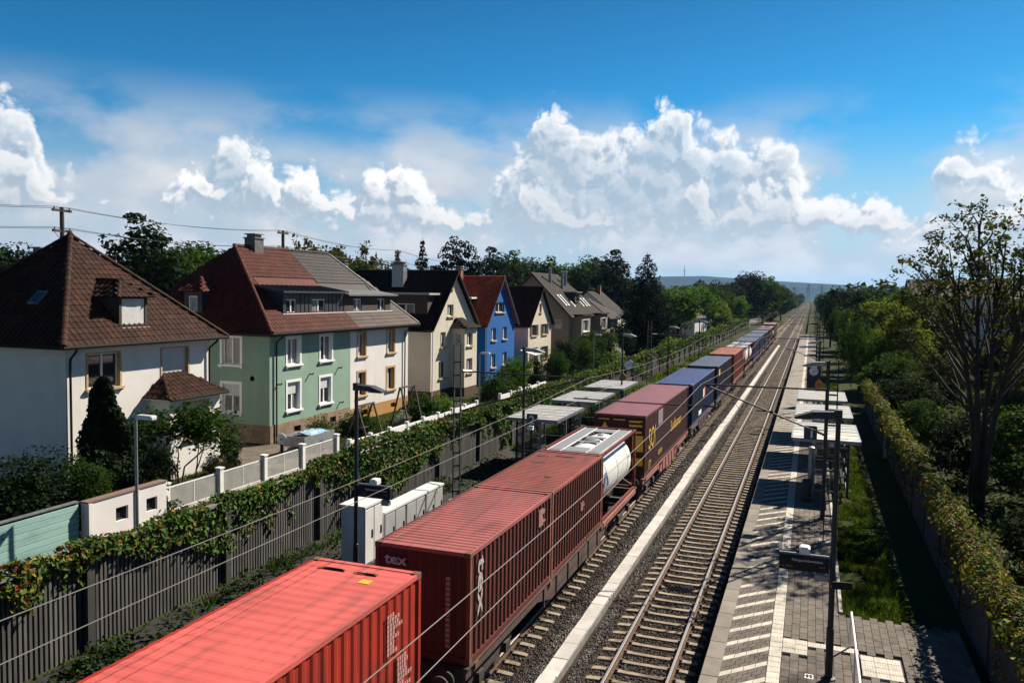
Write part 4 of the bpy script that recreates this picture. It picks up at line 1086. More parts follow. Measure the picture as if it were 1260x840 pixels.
MB().add([E1, (-GD-e, SW+e, ez), tuple(RB)], [(0, 1, 2)]).build('rear_roof', TILE_G, s); MB().add([(-GD-e, 0, ez), tuple(RA), tuple(RB), (-GD-e, SW+e, ez)], [(0, 1, 2, 3)]).build('rear_roof', TILE_G, s)
MB().tube([Vector(E1)+Vector((0, 0, .08)), RB+Vector((0, 0, .08))], .05, 8).build('hip_flashing', pm('pale_zinc', (.30, .29, .285), rough=.6), s); ridge(s, TILE_G, RA+Vector((0, 0, .04)), RB+Vector((0, 0, .04)), .13)
MB().box(-GD-e, e, 0, SW+e, ez-.10, ez-.06).box(e-.02, e+.03, 0, SW+e, ez-.22, ez).build('eaves_board', MATS['dark_eaves'], s)
gutter(s, (e+.08, 0, ez-.06), (e+.08, SW+e, ez-.06)); downpipe(s, [(e+.05, 7.5, ez-.1), (e, 7.5, ez-.25), (.12, 7.62, ez-.6), (.1, 7.62, -.4)])
TIMB = pm('brown_board_cladding', (.055, .034, .026), (.04, .026, .02), scale=3, rough=.85)
long_dormer(s, .02, 6.4, TIMB, pm('grey_felt_roof', (.11, .11, .115), (.08, .08, .085), scale=2, rough=.7), [(1.2, 2.25, 7.5, 8.36), (4.5, 5.6, 7.5, 8.36)], False, dtop2, capr=.5)

# ------------------------------------------------------------------ gable houses facing the line
def gable_house(label, y0, y1, ypk, eave, peak, depth, wm_, tm_, wins, group='gable-fronted houses', plinth=None, sur=None, side_wins=(), frame=None, oh=.35, tileprof=(.02, 0, 0, .03), pane_m=None, verge=None, near_tiles=True):
    h = thing('gable_house', label, 'house', (-29, y0, GZ), 0, group)
    W = y1-y0; ev, pk, yp = eave-GZ, peak-GZ, ypk-y0
    W_ = [(q[0]-y0, q[1]-y0, q[2]-GZ, q[3]-GZ) for q in wins]
    wall(h, wm_, (0, 0, 0), UY, [(0, -.5), (W, -.5), (W, ev), (yp, pk), (0, ev)], W_)
    wall(h, wm_, (-depth, 0, 0), UY, [(W, -.5), (0, -.5), (0, ev), (yp, pk), (W, ev)])
    wall(h, wm_, (0, 0, 0), UX, [(-depth, -.5), (0, -.5), (0, ev), (-depth, ev)], side_wins); wall(h, wm_, (0, W, 0), UX, [(0, -.5), (-depth, -.5), (-depth, ev), (0, ev)])
    for q in W_: window(h, (0, 0, 0), UY, NX, *q, wm_, panes=2 if q[1]-q[0] > .75 else 1, sur=sur, surw=.08, frame=frame, sillm=SANDST if sur is None else None, pane_m=pane_m)
    for q in side_wins: window(h, (0, 0, 0), UX, NYm, *q, wm_, frame=frame)
    if plinth: MB().box(.002, .03, 0, W, -.5, .75).box(-depth, .03, -.03, -.002, -.5, .75).build('plinth', plinth, h)
    sl = (pk-ev)/yp; x0, x1 = oh, -depth-oh; th_ = .12
    zE = ev-sl*.4
    L0 = [(x1, -.4, zE), (x0, -.4, zE), (x0, yp, pk+.02), (x1, yp, pk+.02)]
    sr = (pk-ev)/(W-yp); zR = ev-sr*.4
    R0 = [(x0, W+.4, zR), (x1, W+.4, zR), (x1, yp, pk+.02), (x0, yp, pk+.02)]
    up_ = Vector((0, 0, th_))
    if near_tiles: tiles(h, tm_, [Vector(p)+up_ for p in L0], prof=tileprof)
    else: MB().add([Vector(p)+up_ for p in L0], [(0, 1, 2, 3)]).build('roof', tm_, h)
    MB().add([Vector(p)+up_ for p in R0], [(0, 1, 2, 3)]).build('rear_roof', tm_, h)
    ridge(h, tm_, (x0, yp, pk+th_+.03), (x1, yp, pk+th_+.03), .12)
    vm = verge or TIMB
    b = MB(); b.bar((x0-.02, -.4, zE+.04), (x0-.02, yp, pk+.06), .05, .2, upv=(1, 0, 0)).bar((x0-.02, W+.4, zR+.04), (x0-.02, yp, pk+.06), .05, .2, upv=(1, 0, 0))
    b.build('verge_board', vm, h)
    gutter(h, (x0, -.46, zE+.05), (x1, -.46, zE+.05))
    return h, sl
h3, sl3 = gable_house('cream gable-fronted house with dark brown roof and small hipped bay', 59.7, 68.9, 64.25, 6.75, 11.25, 15, W_H3, TILE_D, [(62.83, 64.1, 7.55, 8.55), (61.5, 62.55, 5.0, 6.25), (61.2, 62.6, 2.4, 3.8), (63.55, 63.95, 9.9, 10.5)], plinth=BRNP, sur=None)
# bay of the cream house
b0, b1, bx, bz = 4.0, 6.7, 1.25, 5.85
wall(h3, W_H3, (bx, 0, 0), UY, [(b0, -.5), (b1, -.5), (b1, bz), (b0, bz)], [(b0+.45, b0+1.75, 4.3, 5.5), (b0+.45, b0+1.75, 1.95, 3.2)], 'bay_wall')
wall(h3, W_H3, (0, b0, 0), UX, [(0, -.5), (bx, -.5), (bx, bz), (0, bz)], [(.45, .9, 4.5, 5.4)], 'bay_wall'); wall(h3, W_H3, (0, b1, 0), UX, [(bx, -.5), (0, -.5), (0, bz), (bx, bz)], (), 'bay_wall')
for q in ((b0+.45, b0+1.75, 4.3, 5.5), (b0+.45, b0+1.75, 1.95, 3.2)): window(h3, (bx, 0, 0), UY, NX, *q, W_H3, sillm=SANDST)
window(h3, (0, b0, 0), UX, NYm, .45, .9, 4.5, 5.4, W_H3, panes=1, sillm=SANDST)
MB().box(.03, bx+.03, b0-.03, b1+.03, -.5, .75).build('plinth', BRNP, h3)
k0, k1, k2, k3 = (bx+.3, b0-.3, bz), (bx+.3, b1+.3, bz), (.0, b1-.9, bz+.85), (.0, b0+.9, bz+.85)
tiles(h3, TILE_D, [k0, k1, k2, k3], name='bay_roof_tiles'); tiles(h3, TILE_D, [(0, b0-.3, bz), k0, k3], name='bay_roof_tiles'); MB().add([k1, (0, b1+.3, bz), k2], [(0, 1, 2)]).build('bay_roof_side', TILE_D, h3)
chimney(h3, -5.3, -4.2, 3.1, 3.8, 9.2, 11.15, GALV); chimney(h3, -11.5, -10.8, 4.3, 4.9, 10.0, 11.3, CONCD)
def box_dormer(h, x0, x1, yf, z0, z1, clad, roofm, wins, yb):
    dm = link('dormer', None, h)
    wall(dm, clad, (0, yf, 0), UX, [(x0, z0), (x1, z0), (x1, z1), (x0, z1)], wins, 'dormer_wall')
    for q in wins: window(dm, (0, yf, 0), UX, NYm, *q, clad, sill=False, rev=.05)
    for xx in (x0, x1): MB().add([(xx, yf, z0), (xx, yf, z1), (xx, yb, z1)], [(0, 1, 2)]).build('dormer_cheek', clad, dm)
    MB().box(x0-.35, x1+.35, yf-.4, yb+.3, z1, z1+.16).build('dormer_roof', roofm, dm)
box_dormer(h3, -4.2, -.75, .85, 6.7, 8.65, TIMB, pm('pale_felt_roof', (.36, .34, .31), rough=.8), [(-3.6, -1.95, 6.98, 7.9)], 3.0)
downpipe(h3, [(.1, -.3, 5.9), (.12, .06, 5.6), (.1, .06, -.3)], OFFW)

hb, _ = gable_house('bright blue gable-fronted house with orange-red roof', 71.4, 79.5, 75.5, 6.75, 11.05, 11, W_BL, TILE_O, [(74.0, 76.4, 7.7, 8.7), (73.0, 74.2, 4.98, 6.2), (76.0, 77.2, 4.98, 6.2), (72.95, 74.1, 2.35, 3.65), (76.1, 77.3, 2.35, 3.65)], sur=None, verge=GALV, frame=UPVC)
box_dormer(hb, -4.4, -2.0, .9, 6.6, 8.3, TIMB, WHITE, [(-3.8, -2.6, 6.9, 7.9)], 2.7)
chimney(hb, -4.6, -4.0, 3.2, 3.8, 9.0, 11.2, BRICK)
downpipe(hb, [(.1, .15, 5.6), (.1, .15, -.3)], GALV)
h5, _ = gable_house('narrow pale cream gable house with dark roof and shuttered windows', 83.9, 92.2, 88.1, 6.25, 10.2, 9.5, W_H5, TILE_D, [(87.7, 88.5, 7.45, 8.45), (84.9, 86.9, 4.9, 6.1), (88.7, 90.7, 4.9, 6.1), (84.9, 86.9, 2.1, 3.55), (88.7, 90.7, 2.1, 3.5)], frame=TIMB)
for (a, c, z0, z1) in ((84.9, 86.9, 4.9, 6.1), (88.7, 90.7, 4.9, 6.1), (84.9, 86.9, 2.1, 3.55), (88.7, 90.7, 2.1, 3.5)):
    for yy in (a-.42, c+.02): MB().box(.004, .05, yy-83.9, yy+.4-83.9, z0-GZ, z1-GZ).build('shutter', TIMB, h5)
chimney(h5, -6.8, -6.2, 3.6, 4.2, 8.0, 10.4, TIMB)

# ------------------------------------------------------------------ big beige house, ridge along the line
h6 = thing('beige_house', 'large beige house with dark roof, skylights and three flue pipes', 'house', (-29.4, 101, GZ))
W6, D6, ev6, pk6 = 17.0, 10.0, 6.35, 11.4
wall(h6, W_H6, (0, 0, 0), UY, [(0, -.5), (W6, -.5), (W6, ev6), (0, ev6)])
wall(h6, W_H6, (0, 0, 0), UX, [(-D6, -.5), (0, -.5), (0, ev6), (-D6/2, pk6), (-D6, ev6)], [(-2.0, -.9, 4.4, 5.5)])
window(h6, (0, 0, 0), UX, NYm, -2.0, -.9, 4.4, 5.5, W_H6, panes=1)
r0 = [(.5, -.5, ev6-.5), (.5, W6, ev6-.5), (-D6/2, W6-5.5, pk6+.1), (-D6/2, -.5, pk6+.1)]
tiles(h6, TILE_D, r0, tw=.4, rh=.45); MB().add([(-D6-.5, -.5, ev6-.5), (-D6/2, -.5, pk6+.1), (-D6/2, W6-5.5, pk6+.1), (-D6-.5, W6, ev6-.5), (.5, W6, ev6-.5)], [(0, 1, 2, 3), (2, 4, 3)]).build('rear_roof', TILE_D, h6)
MB().bar((.5, -.52, ev6-.5), (-D6/2, -.52, pk6+.08), .06, .25).bar((-D6-.5, -.52, ev6-.5), (-D6/2, -.52, pk6+.08), .06, .25).build('verge_board', TIMB, h6)
for ya, yb in ((1.6, 6.0), (11.6, 15.8)):
    wall(h6, W_H6, (1.3, 0, 0), UY, [(ya, -.5), (yb, -.5), (yb, ev6-.3), (ya, ev6-.3)], [(ya+.7, yb-1.0, 4.0, 5.5)], 'bay_wall')
    window(h6, (1.3, 0, 0), UY, NX, ya+.7, yb-1.0, 4.0, 5.5, W_H6, sur=UPVC, surw=.08)
    for yy, f_ in ((ya, 1), (yb, -1)): wall(h6, W_H6, (0, yy, 0), UX, [(0, -.5), (1.3, -.5), (1.3, ev6-.3), (0, ev6-.3)][::f_], (), 'bay_wall')
    MB().box(-.2, 1.55, ya-.2, yb+.2, ev6-.3, ev6-.1).build('bay_roof', TILE_D, h6)
sl6 = (pk6-ev6+.6)/(D6/2+.5)
def on6(y, k, up=.06): x = .5-k*(D6/2+.5); return Vector((x, y, ev6-.5+(.5-x)*sl6+up))
nn6 = Vector((sl6, 0, 1)).normalized()
for ya, wd, k0_, k1_ in ((1.6, .45, .25, .50), (2.8, .45, .25, .50), (5.2, .45, .22, .42), (9.6, .45, .22, .40), (11.4, .45, .22, .42), (12.8, .45, .22, .42)):
    b = MB(); V = [on6(ya, k0_), on6(ya+wd, k0_), on6(ya+wd, k1_), on6(ya, k1_)]
    b.add([v+nn6*.1 for v in V]+V, [(0, 1, 2, 3), (0, 4, 5, 1), (1, 5, 6, 2), (2, 6, 7, 3), (3, 7, 4, 0)], 0)
    m_ = [v+nn6*.115 for v in (on6(ya+.12, k0_+.03), on6(ya+wd-.12, k0_+.03), on6(ya+wd-.12, k1_-.03), on6(ya+.12, k1_-.03))]
    b.add(m_, [(0, 1, 2, 3)], 1); b.build('skylight', [GALV, LAMPG], h6)
dm = link('dormer', None, h6); d0 = on6(8.5, .33)
MB().box(d0.x-1.8, d0.x+.3, 6.4, 8.9, d0.z, d0.z+1.3).build('dormer_wall', TIMB, dm); MB().box(d0.x-2.0, d0.x+.6, 6.2, 9.1, d0.z+1.3, d0.z+1.45).build('dormer_roof', GALV, dm); MB().box(d0.x+.302, d0.x+.32, 6.8, 8.5, d0.z+.2, d0.z+1.1).build('pane', GLASS, dm)
for y_, k_, hh in ((4.0, .80, 1.9), (7.2, .66, 2.4), (10.2, .74, 2.0)):
    p = on6(y_, k_, -.1); MB().lathe([(.20, 0), (.20, hh), (.26, hh+.02), (.26, hh+.16), (.1, hh+.2)], 12, tuple(p)).build('flue_pipe', GALV, h6, smooth=True)
b = MB(); b.box(-8, .5, W6-5.5, W6+4.5, ev6-.9, ev6-.6)
# low hipped wing at the far end
wx = thing('wing_house', 'low brown hip-roofed wing beyond the beige house', 'house', (-28.6, 118.4, GZ))
MB().box(-8, 0, 0, 7.5, -.5, 5.4).build('wall', W_H6, wx)
ap0, ap1 = (-4, 3.0, 8.3), (-4, 4.6, 8.3)
MB().add([(.9, -.9, 5.3), (.9, 8.4, 5.3), (-8.9, 8.4, 5.3), (-8.9, -.9, 5.3), ap0, ap1], [(0, 1, 5, 4), (3, 0, 4), (1, 2, 5), (2, 3, 4, 5)]).build('roof', TILE_D, wx)
window(wx, (.0, 0, 0), UY, NX, 2.5, 4.5, 3.2, 4.6, W_H6, rev=-.1, sill=False)

# ------------------------------------------------------------------ houses further back
def back_house(label, x, y, rz_, w, d, ev, pk, wm_, tm_, group='houses further back', nwin=2):
    h = thing('back_house', label, 'house', (x, y, GZ), rz_, group)
    wn = [(w*(i+.5)/nwin-.6, w*(i+.5)/nwin+.6, zz, zz+1.3) for i in range(nwin) for zz in ((.9, 3.6) if ev > 5 else (1.0,))]
    wn += [(w/2-.6, w/2+.6, ev+.6, ev+1.8)] if pk-ev > 3.2 else []
    wall(h, wm_, (0, 0, 0), UX, [(0, -.6), (w, -.6), (w, ev), (w/2, pk), (0, ev)], wn)
    for q in wn: window(h, (0, 0, 0), UX, NYm, *q, wm_, sill=False)
    wall(h, wm_, (w, 0, 0), UY, [(0, -.6), (d, -.6), (d, ev), (0, ev)]); wall(h, wm_, (0, 0, 0), UY, [(d, -.6), (0, -.6), (0, ev), (d, ev)]); wall(h, wm_, (0, d, 0), UX, [(w, -.6), (0, -.6), (0, ev), (w/2, pk), (w, ev)])
    k = (pk-ev)/(w/2); z = ev-.4*k
    tiles(h, tm_, [(w+.4, -.4, z+.1), (w+.4, d+.4, z+.1), (w/2, d+.4, pk+.1), (w/2, -.4, pk+.1)], tw=.45, rh=.5)
    tiles(h, tm_, [(-.4, -.4, z+.1), (-.4, d+.4, z+.1), (w/2, d+.4, pk+.1), (w/2, -.4, pk+.1)], tw=.45, rh=.5)
    chimney(h, w/2+.2, w/2+.8, d*.6, d*.6+.6, pk-.8, pk+.9, BRICK)
    return h
back_house('white gable house peeking out behind the beige house roof', -40, 133, R(0), 9, 9, 5.6, 9.3, W_SE, TILE_D)
back_house('white house behind the tall dark conifer', -31, 168, R(-8), 9, 9, 4.6, 8.4, W_SE, TILE_B)
back_house('house with red-brown roof behind the blue house', -52, 104, R(90), 12, 16, 6, 10.8, W_H3, TILE_R)
back_house('house with brown roof between the blue and beige houses', -45, 96, R(80), 10, 14, 6, 10.6, W_H3, TILE_B)
back_house('low house with grey roof between the white and green houses', -72, 66, R(70), 11, 12, 4.5, 8.0, W_H1, TILE_G)
back_house('far house with dark roof at the edge of the picture left of the white house', -82, 42, R(75), 12, 14, 5.4, 9.2, BRICK, TILE_G)
back_house('white bungalow among the trees beside the road', -30, 205, R(0), 9, 9, 3.4, 6.2, W_SE, TILE_B)

# apartment block beyond the trees on the platform side
ap = thing('apartment_block', 'long white apartment block with brown roof behind the bare-limbed tree', 'building', (17.2, 166.5, .5))
AL, AD, AE, AP = 62, 12, 9.6, 12.9
wn = [(x, x+1.5, z, z+1.4) for x in np.arange(2.0, 58, 3.9) for z in (.9, 3.8, 6.9)]
wall(ap, W_SE, (0, 0, 0), UX, [(0, -.5), (AL, -.5), (AL, AE), (0, AE)], wn)
wall(ap, W_SE, (0, 0, 0), UY, [(AD, -.5), (0, -.5), (0, AE), (AD/2, AP), (AD, AE)])
for q in wn: window(ap, (0, 0, 0), UX, NYm, *q, W_SE, sill=False)
tiles(ap, TILE_B, [(-.4, -.5, AE-.2), (AL, -.5, AE-.2), (AL, AD/2, AP), (-.4, AD/2, AP)], tw=.6, rh=.6)
MB().add([(-.4, AD+.5, AE-.2), (-.4, AD/2, AP), (AL, AD/2, AP), (AL, AD+.5, AE-.2)], [(0, 1, 2, 3)]).build('rear_roof', TILE_B, ap)
for x in (6, 18, 30, 42): chimney(ap, x, x+.8, 4.5, 5.5, AP-1.2, AP+.7, BRICK)
# little garden pavilion below the block
pv_ = thing('garden_house', 'small grey garden house in the shrubs below the apartment block', 'shed', (18.5, 96, .5))
MB().box(0, 5, 0, 4, 0, 3.0).build('wall', pm('grey_boards', (.16, .16, .15), rough=.9), pv_); MB().add([(-.4, -.4, 2.95), (5.4, -.4, 2.95), (5.4, 4.4, 4.2), (-.4, 4.4, 4.2)], [(0, 1, 2, 3)]).build('roof', TILE_D, pv_)

# ------------------------------------------------------------------ noise walls
WALLD = pm('dark_wall_panel', (.050, .048, .046), (.032, .031, .03), scale=2.0, bump=.3, bscale=18, rough=.95)
SLATM = pm('weathered_grey_slat', (.092, .088, .084), (.058, .055, .052), scale=3.0, stretch=(1, 1, .25), bump=.2, bscale=40, rough=.9, orand=.28)
POSTM = pm('wall_post_steel', (.022, .022, .023), (.035, .03, .028), scale=4, rough=.8)
WLX = -16.5
wl = thing('noise_wall', 'long dark slatted noise wall overgrown with creeper behind the train', 'wall', (WLX, 0, .5))
sl_m = MB().box(-.03, .03, -.036, .036, .05, 2.52).mesh('slat', SLATM)
pst = MB().box(-.13, .16, -.11, .11, -.3, 2.72).mesh('wall_post', POSTM)
pnl = MB().box(-.10, -.03, -2.39, 2.39, -.2, 2.6).mesh('wall_panel', WALLD)
cap = MB().box(-.15, .08, -2.39, 2.39, 2.6, 2.68).mesh('coping', CONCD)
k = 0; ns = 0
for i in range(46):
    y = 9.8+5*i
    link('wall_post', pst, wl, (0, y, 0)); link('wall_panel', pnl, wl, (0, y+2.5, 0)); link('coping', cap, wl, (0, y+2.5, 0))
ns = 0; fs = MB(); y = 11.0
while y < 236:
    if abs((y-9.8+2.5) % 5-2.5) > .16:
        if ns < 300: link('slat', sl_m, wl, (0, y, random.uniform(-.01, .01))); ns += 1
        else: fs.box(-.03, .03, y-.05, y+.05, .05, 2.52)
    y += .132 if ns < 300 else .22
fs.build('distant_slats', SLATM, wl)['kind'] = 'stuff'
WRX = 4.35
wr = thing('noise_wall', 'dark noise wall with leafy top behind the platform grass strip', 'wall', (WRX, 0, .4))
pnr = MB().box(-.06, .06, -1.97, 1.97, -.2, 2.30).mesh('wall_panel', WALLD)
psr = MB().box(-.10, .10, -.03, .03, -.2, 2.35).mesh('wall_post', POSTM)
for i in range(16):
    y = 6+4*i; link('wall_post', psr, wr, (0, y, 0)); link('wall_panel', pnr, wr, (0, y+2, 0))
MB().box(-.2, .2, 50.5, 50.9, -.2, 2.5).build('wall_pillar', CONC, wr)

# ------------------------------------------------------------------ gardens: plank fence, garage, panel fence, garden wall
TEAL = pm('turquoise_plank', (.25, .42, .38), (.20, .35, .32), scale=3, stretch=(1, .15, 1), rough=.7, orand=.08, dirt=(.14, .22, .20), dscale=1.5, dlo=.55, dhi=.85)
pf = thing('plank_fence', 'turquoise fence of long horizontal planks beside the white yard wall', 'fence', (-21.7, 8, .7))
pk_ = MB().bbox(-.02, .02, -2.795, 2.795, -.089, .089, .006).mesh('plank', TEAL)
for j in range(2):
    for i in range(10): link('plank', pk_, pf, (random.uniform(-.004, .004), 2.8+5.6*j, .12+.197*i))
for j in range(5): MB().box(-.12, -.03, .02+2.78*j, .11+2.78*j, 0, 2.05).build('fence_post', POSTM, pf)
MB().box(-.16, .05, 0, 11.2, 2.06, 2.09).build('fence_cap', GALV, pf)
ga = thing('yard_wall', 'low white yard wall with two small dark windows', 'wall', (-21.45, 19.35, .7))
gw = [(1.1, 1.62, 1.12, 1.58), (2.42, 2.92, 1.12, 1.58)]
wall(ga, W_SE, (0, 0, 0), UY, [(0, -.3), (3.35, -.3), (3.35, 2.0), (0, 2.0)], gw); wall(ga, W_SE, (0, 0, 0), UX, [(-.3, -.3), (0, -.3), (0, 2.0), (-.3, 2.0)]); wall(ga, W_SE, (0, 3.35, 0), UX, [(0, -.3), (-.3, -.3), (-.3, 2.0), (0, 2.0)]); wall(ga, W_SE, (-.3, 0, 0), UY, [(3.35, -.3), (0, -.3), (0, 2.0), (3.35, 2.0)])
for q in gw: window(ga, (0, 0, 0), UY, NX, *q, W_SE, panes=1, sill=False, frame=DARKM, rev=.1, pane_m=GLASS)
MB().box(-.32, .03, -.03, 3.38, 2.0, 2.05).build('coping', pm('brown_coping', (.16, .10, .07), rough=.85), ga); MB().box(.003, .05, 1.92, 2.06, -.3, 2.0).build('pilaster', W_SE, ga); MB().box(.003, .06, -.02, .12, -.3, 1.98).build('pilaster', W_SE, ga)

MESHP = pm('frosted_fence_panel', (.50, .50, .48), (.42, .42, .40), scale=2, rough=.4, alpha=.45)
fn = thing('panel_fence', 'white garden fence of posts and translucent mesh panels', 'fence', (-23.55, 24.9, .7))
yp_ = [0, 3.1, 6.1, 9.1, 12.2]
for i, y in enumerate(yp_):
    MB().bbox(-.12, .12, y-.12, y+.12, -.2, 1.22, .01).box(-.15, .15, y-.15, y+.15, 1.22, 1.28).build('fence_post', WHITE, fn)
    if i < 4:
        a, c = y+.13, yp_[i+1]-.13
        p = MB().box(-.012, .012, a, c, .16, 1.02).build('fence_panel', MESHP, fn)
        MB().bar((0, a, 1.05), (0, c, 1.05), .04, .05).bar((0, a, .13), (0, c, .13), .04, .05).bar((0, (a+c)/2, .13), (0, (a+c)/2, 1.05), .035, .03, upv=(0, 1, 0)).build('panel_frame', WHITE, p)
MB().box(-.1, .1, 0, 12.2, -.3, .08).build('footing', CONC, fn)
gwl = thing('garden_wall', 'low white garden wall with little pillars before the green and white houses', 'wall', (-23.0, 37.5, .7))
yy = [0, 2.2, 4.4, 6.6, 8.8, 11, 13.2, 15.4, 17.6]
for i, y in enumerate(yy):
    MB().bbox(-.11, .11, y-.11, y+.11, -.2, .98, .01).build('pillar', WHITE, gwl)
    if i < len(yy)-1: MB().box(-.07, .07, y+.11, yy[i+1]-.11, -.2, .78 if i % 2 else .84).build('wall_panel', WHITE, gwl)
fn2 = thing('garden_wall', 'low white garden wall along the road past the cream house', 'wall', (-23.2, 60.4, .7))
for i in range(5):
    MB().box(-.07, .07, 2.4*i+.1, 2.4*i+2.3, -.2, .7).build('wall_panel', WHITE, fn2); MB().bbox(-.12, .12, 2.4*i-.1, 2.4*i+.1, -.2, .9, .01).build('pillar', WHITE, fn2)

# trailer with blue tarpaulin, round disc, swing frames, bin
tr = thing('car_trailer', 'grey box trailer with blue sheet parked by the green house', 'trailer', (-25.9, 36.6, .75))
TRM = pm('trailer_grey', (.28, .29, .30), (.22, .23, .24), scale=3, rough=.5, metal=.3)
MB().box(-.7, .7, 0, 2.9, .42, .48).build('trailer_bed', TRM, tr)
for (a, b_, c, d_) in ((-.7, -.66, 0, 2.9), (.66, .7, 0, 2.9), (-.66, .66, 0, .04), (-.66, .66, 2.86, 2.9)): MB().box(a, b_, c, d_, .48, .98).build('side_board', TRM, tr)
for sx in (-.82, .82):
    MB().lathe([(.08, -.07), (.29, -.07), (.30, -.04), (.30, .04), (.29, .07), (.08, .07)], 18, (sx, 1.5, .3), 'x').build('wheel', BLACK, tr)
MB().bar((0, 0, .42), (0, -1.2, .40), .08, .08).build('drawbar', TRM, tr)
V = []; nx, ny = 6, 8
for j in range(ny+1):
    for i in range(nx+1): V.append((-.6+1.2*i/nx, 1.1+1.6*j/ny, .88+.16*random.random()))
MB().add(V, [(j*(nx+1)+i, j*(nx+1)+i+1, (j+1)*(nx+1)+i+1, (j+1)*(nx+1)+i) for j in range(ny) for i in range(nx)]).build('sheet', pm('blue_tarpaulin', (.12, .36, .58), (.5, .6, .66), scale=3, rough=.5), tr, smooth=True)
ds = thing('dish_on_post', 'white round dish on a short dark post beside the trailer', 'dish', (-25.4, 34.9, .75))
MB().tube([(0, 0, 0), (0, 0, 1.05)], .09, 10).box(-.14, .14, -.14, .14, 0, .25).build('post', BLACK, ds)
MB().lathe([(.02, -.06), (.28, -.02), (.31, .03), (.29, .035), (.06, .02)], 22, (.02, -.06, 1.18), 'y').build('disc', WHITE, ds, smooth=True); MB().lathe([(.06, -.09), (.06, -.05)], 10, (.02, -.06, 1.18), 'y').build('hub', GALV, ds)
WOODD = pm('dark_garden_wood', (.07, .05, .038), (.045, .032, .025), scale=6, rough=.9)
for lb, yq, hh, xq in (('taller dark wooden swing frame before the white house half', 47.0, 2.6, -25.0), ('shorter dark wooden swing frame before the green house', 42.6, 1.9, -25.6)):
    sw = thing('garden_swing', lb, 'swing', (xq, yq, .72), 0, 'garden swings')
    for yy_ in (0, 1.9):
        for s in (-1, 1): MB().bar((s*.7, yy_-.05*s, 0), (s*.04, yy_, hh), .09, .09).build('leg', WOODD, sw)
    MB().bar((0, -.15, hh), (0, 2.05, hh), .1, .1).build('crossbar', WOODD, sw)
    MB().box(-.2, .2, .45, 1.45, .5, .55).build('seat', WOODD, sw)
    for yy_ in (.5, 1.4): MB().tube([(0, yy_, hh), (0, yy_, .55)], .02, 5).build('rope', WIRED, sw)

# ------------------------------------------------------------------ station furniture
SHG = pm('shelter_glass', (.05, .06, .06), rough=.05, spec=.8, alpha=.22)
ROOFW = pm('white_shelter_roof', (.38, .38, .37), (.31, .31, .30), scale=2.0, rough=.6, dirt=(.30, .285, .26), dscale=1.1, dlo=.52, dhi=.78, dirt2=(.22, .20, .17), d2scale=3.5, d2lo=.62, d2hi=.72)
ROOFB = pm('soiled_shelter_roof', (.42, .36, .29), (.62, .58, .52), scale=1.6, rough=.7)
def shelter(label, x0, x1, y0, backx, rust=False):
    t = thing('waiting_shelter', label, 'shelter', ((x0+x1)/2, y0, PZ), 0, 'waiting shelters')
    w = (x1-x0)/2; L = 5.0; zr = 2.50
    for i in range(5):
        m = ROOFB if rust and i in (0, 1) else ROOFW
        MB().bbox(-w, w, i*L/5+.022, (i+1)*L/5-.022, zr, zr+.05, .008).box(-w, w, i*L/5+.47, i*L/5+.51, zr+.05, zr+.07).build('roof_panel', m, t)
    b = MB(); b.box(-w-.03, w+.03, -.06, .012, zr-.1, zr+.055).box(-w-.03, w+.03, L-.012, L+.06, zr-.1, zr+.055).box(-w-.05, -w-.002, -.06, L+.06, zr-.1, zr+.055).box(w+.002, w+.05, -.06, L+.06, zr-.1, zr+.055)
    b.build('roof_edge', GALV, t)
    s = 1 if backx > 0 else -1; xb = s*(w-.45); xf = -s*(w-.95)
    for xx in (xb, xf):
        for yy in (.2, L-.2) if xx == xf else (.2, L/2, L-.2): MB().box(xx-.05, xx+.05, yy-.05, yy+.05, 0, zr-.1).build('post', GALV if xx == xf else ANTH, t)
    for k in range(4):
        a = .25+(L-.5)*k/4; MB().box(xb-.01, xb+.01, a+.04, a+(L-.5)/4-.04, .2, 2.2).build('glass_pane', SHG, t)
    for yy in (.2, L-.2): MB().box(min(xb, xf)+.1, max(xb, xf)-.1, yy-.01, yy+.01, .2, 2.2).build('glass_pane', SHG, t)
    b = MB()
    for zz in (.2, .9, 1.6, 2.2):
        b.bar((xb, .2, zz), (xb, L-.2, zz), .05, .05)
        for yy in (.2, L-.2): b.bar((xb, yy, zz), (xf, yy, zz), .04, .05)
    b.build('glazing_bar', GALV, t)
    be = MB().box(xb-s*.55 if s > 0 else xb+.1, xb-.1 if s > 0 else xb+.55, .8, L-.8, .42, .47).build('bench', ANTH, t)
    MB().box(xb-s*.3-.03, xb-s*.3+.03, 1.1, 1.2, 0, .42).box(xb-s*.3-.03, xb-s*.3+.03, L-1.2, L-1.1, 0, .42).build('bench_leg', ANTH, be)
for i, (y0, nm) in enumerate(((38.5, 'first'), (46.0, 'middle'), (53.5, 'farthest'))):
    shelter(nm+' of three white-roofed glass shelters on the empty platform'+(', its roof soiled brown' if i == 0 else ''), -.62, 2.2, y0, 1, rust=(i == 0))
    shelter(nm+' of three white-roofed glass shelters between train and noise wall', -14.35, -11.72, y0, -1)

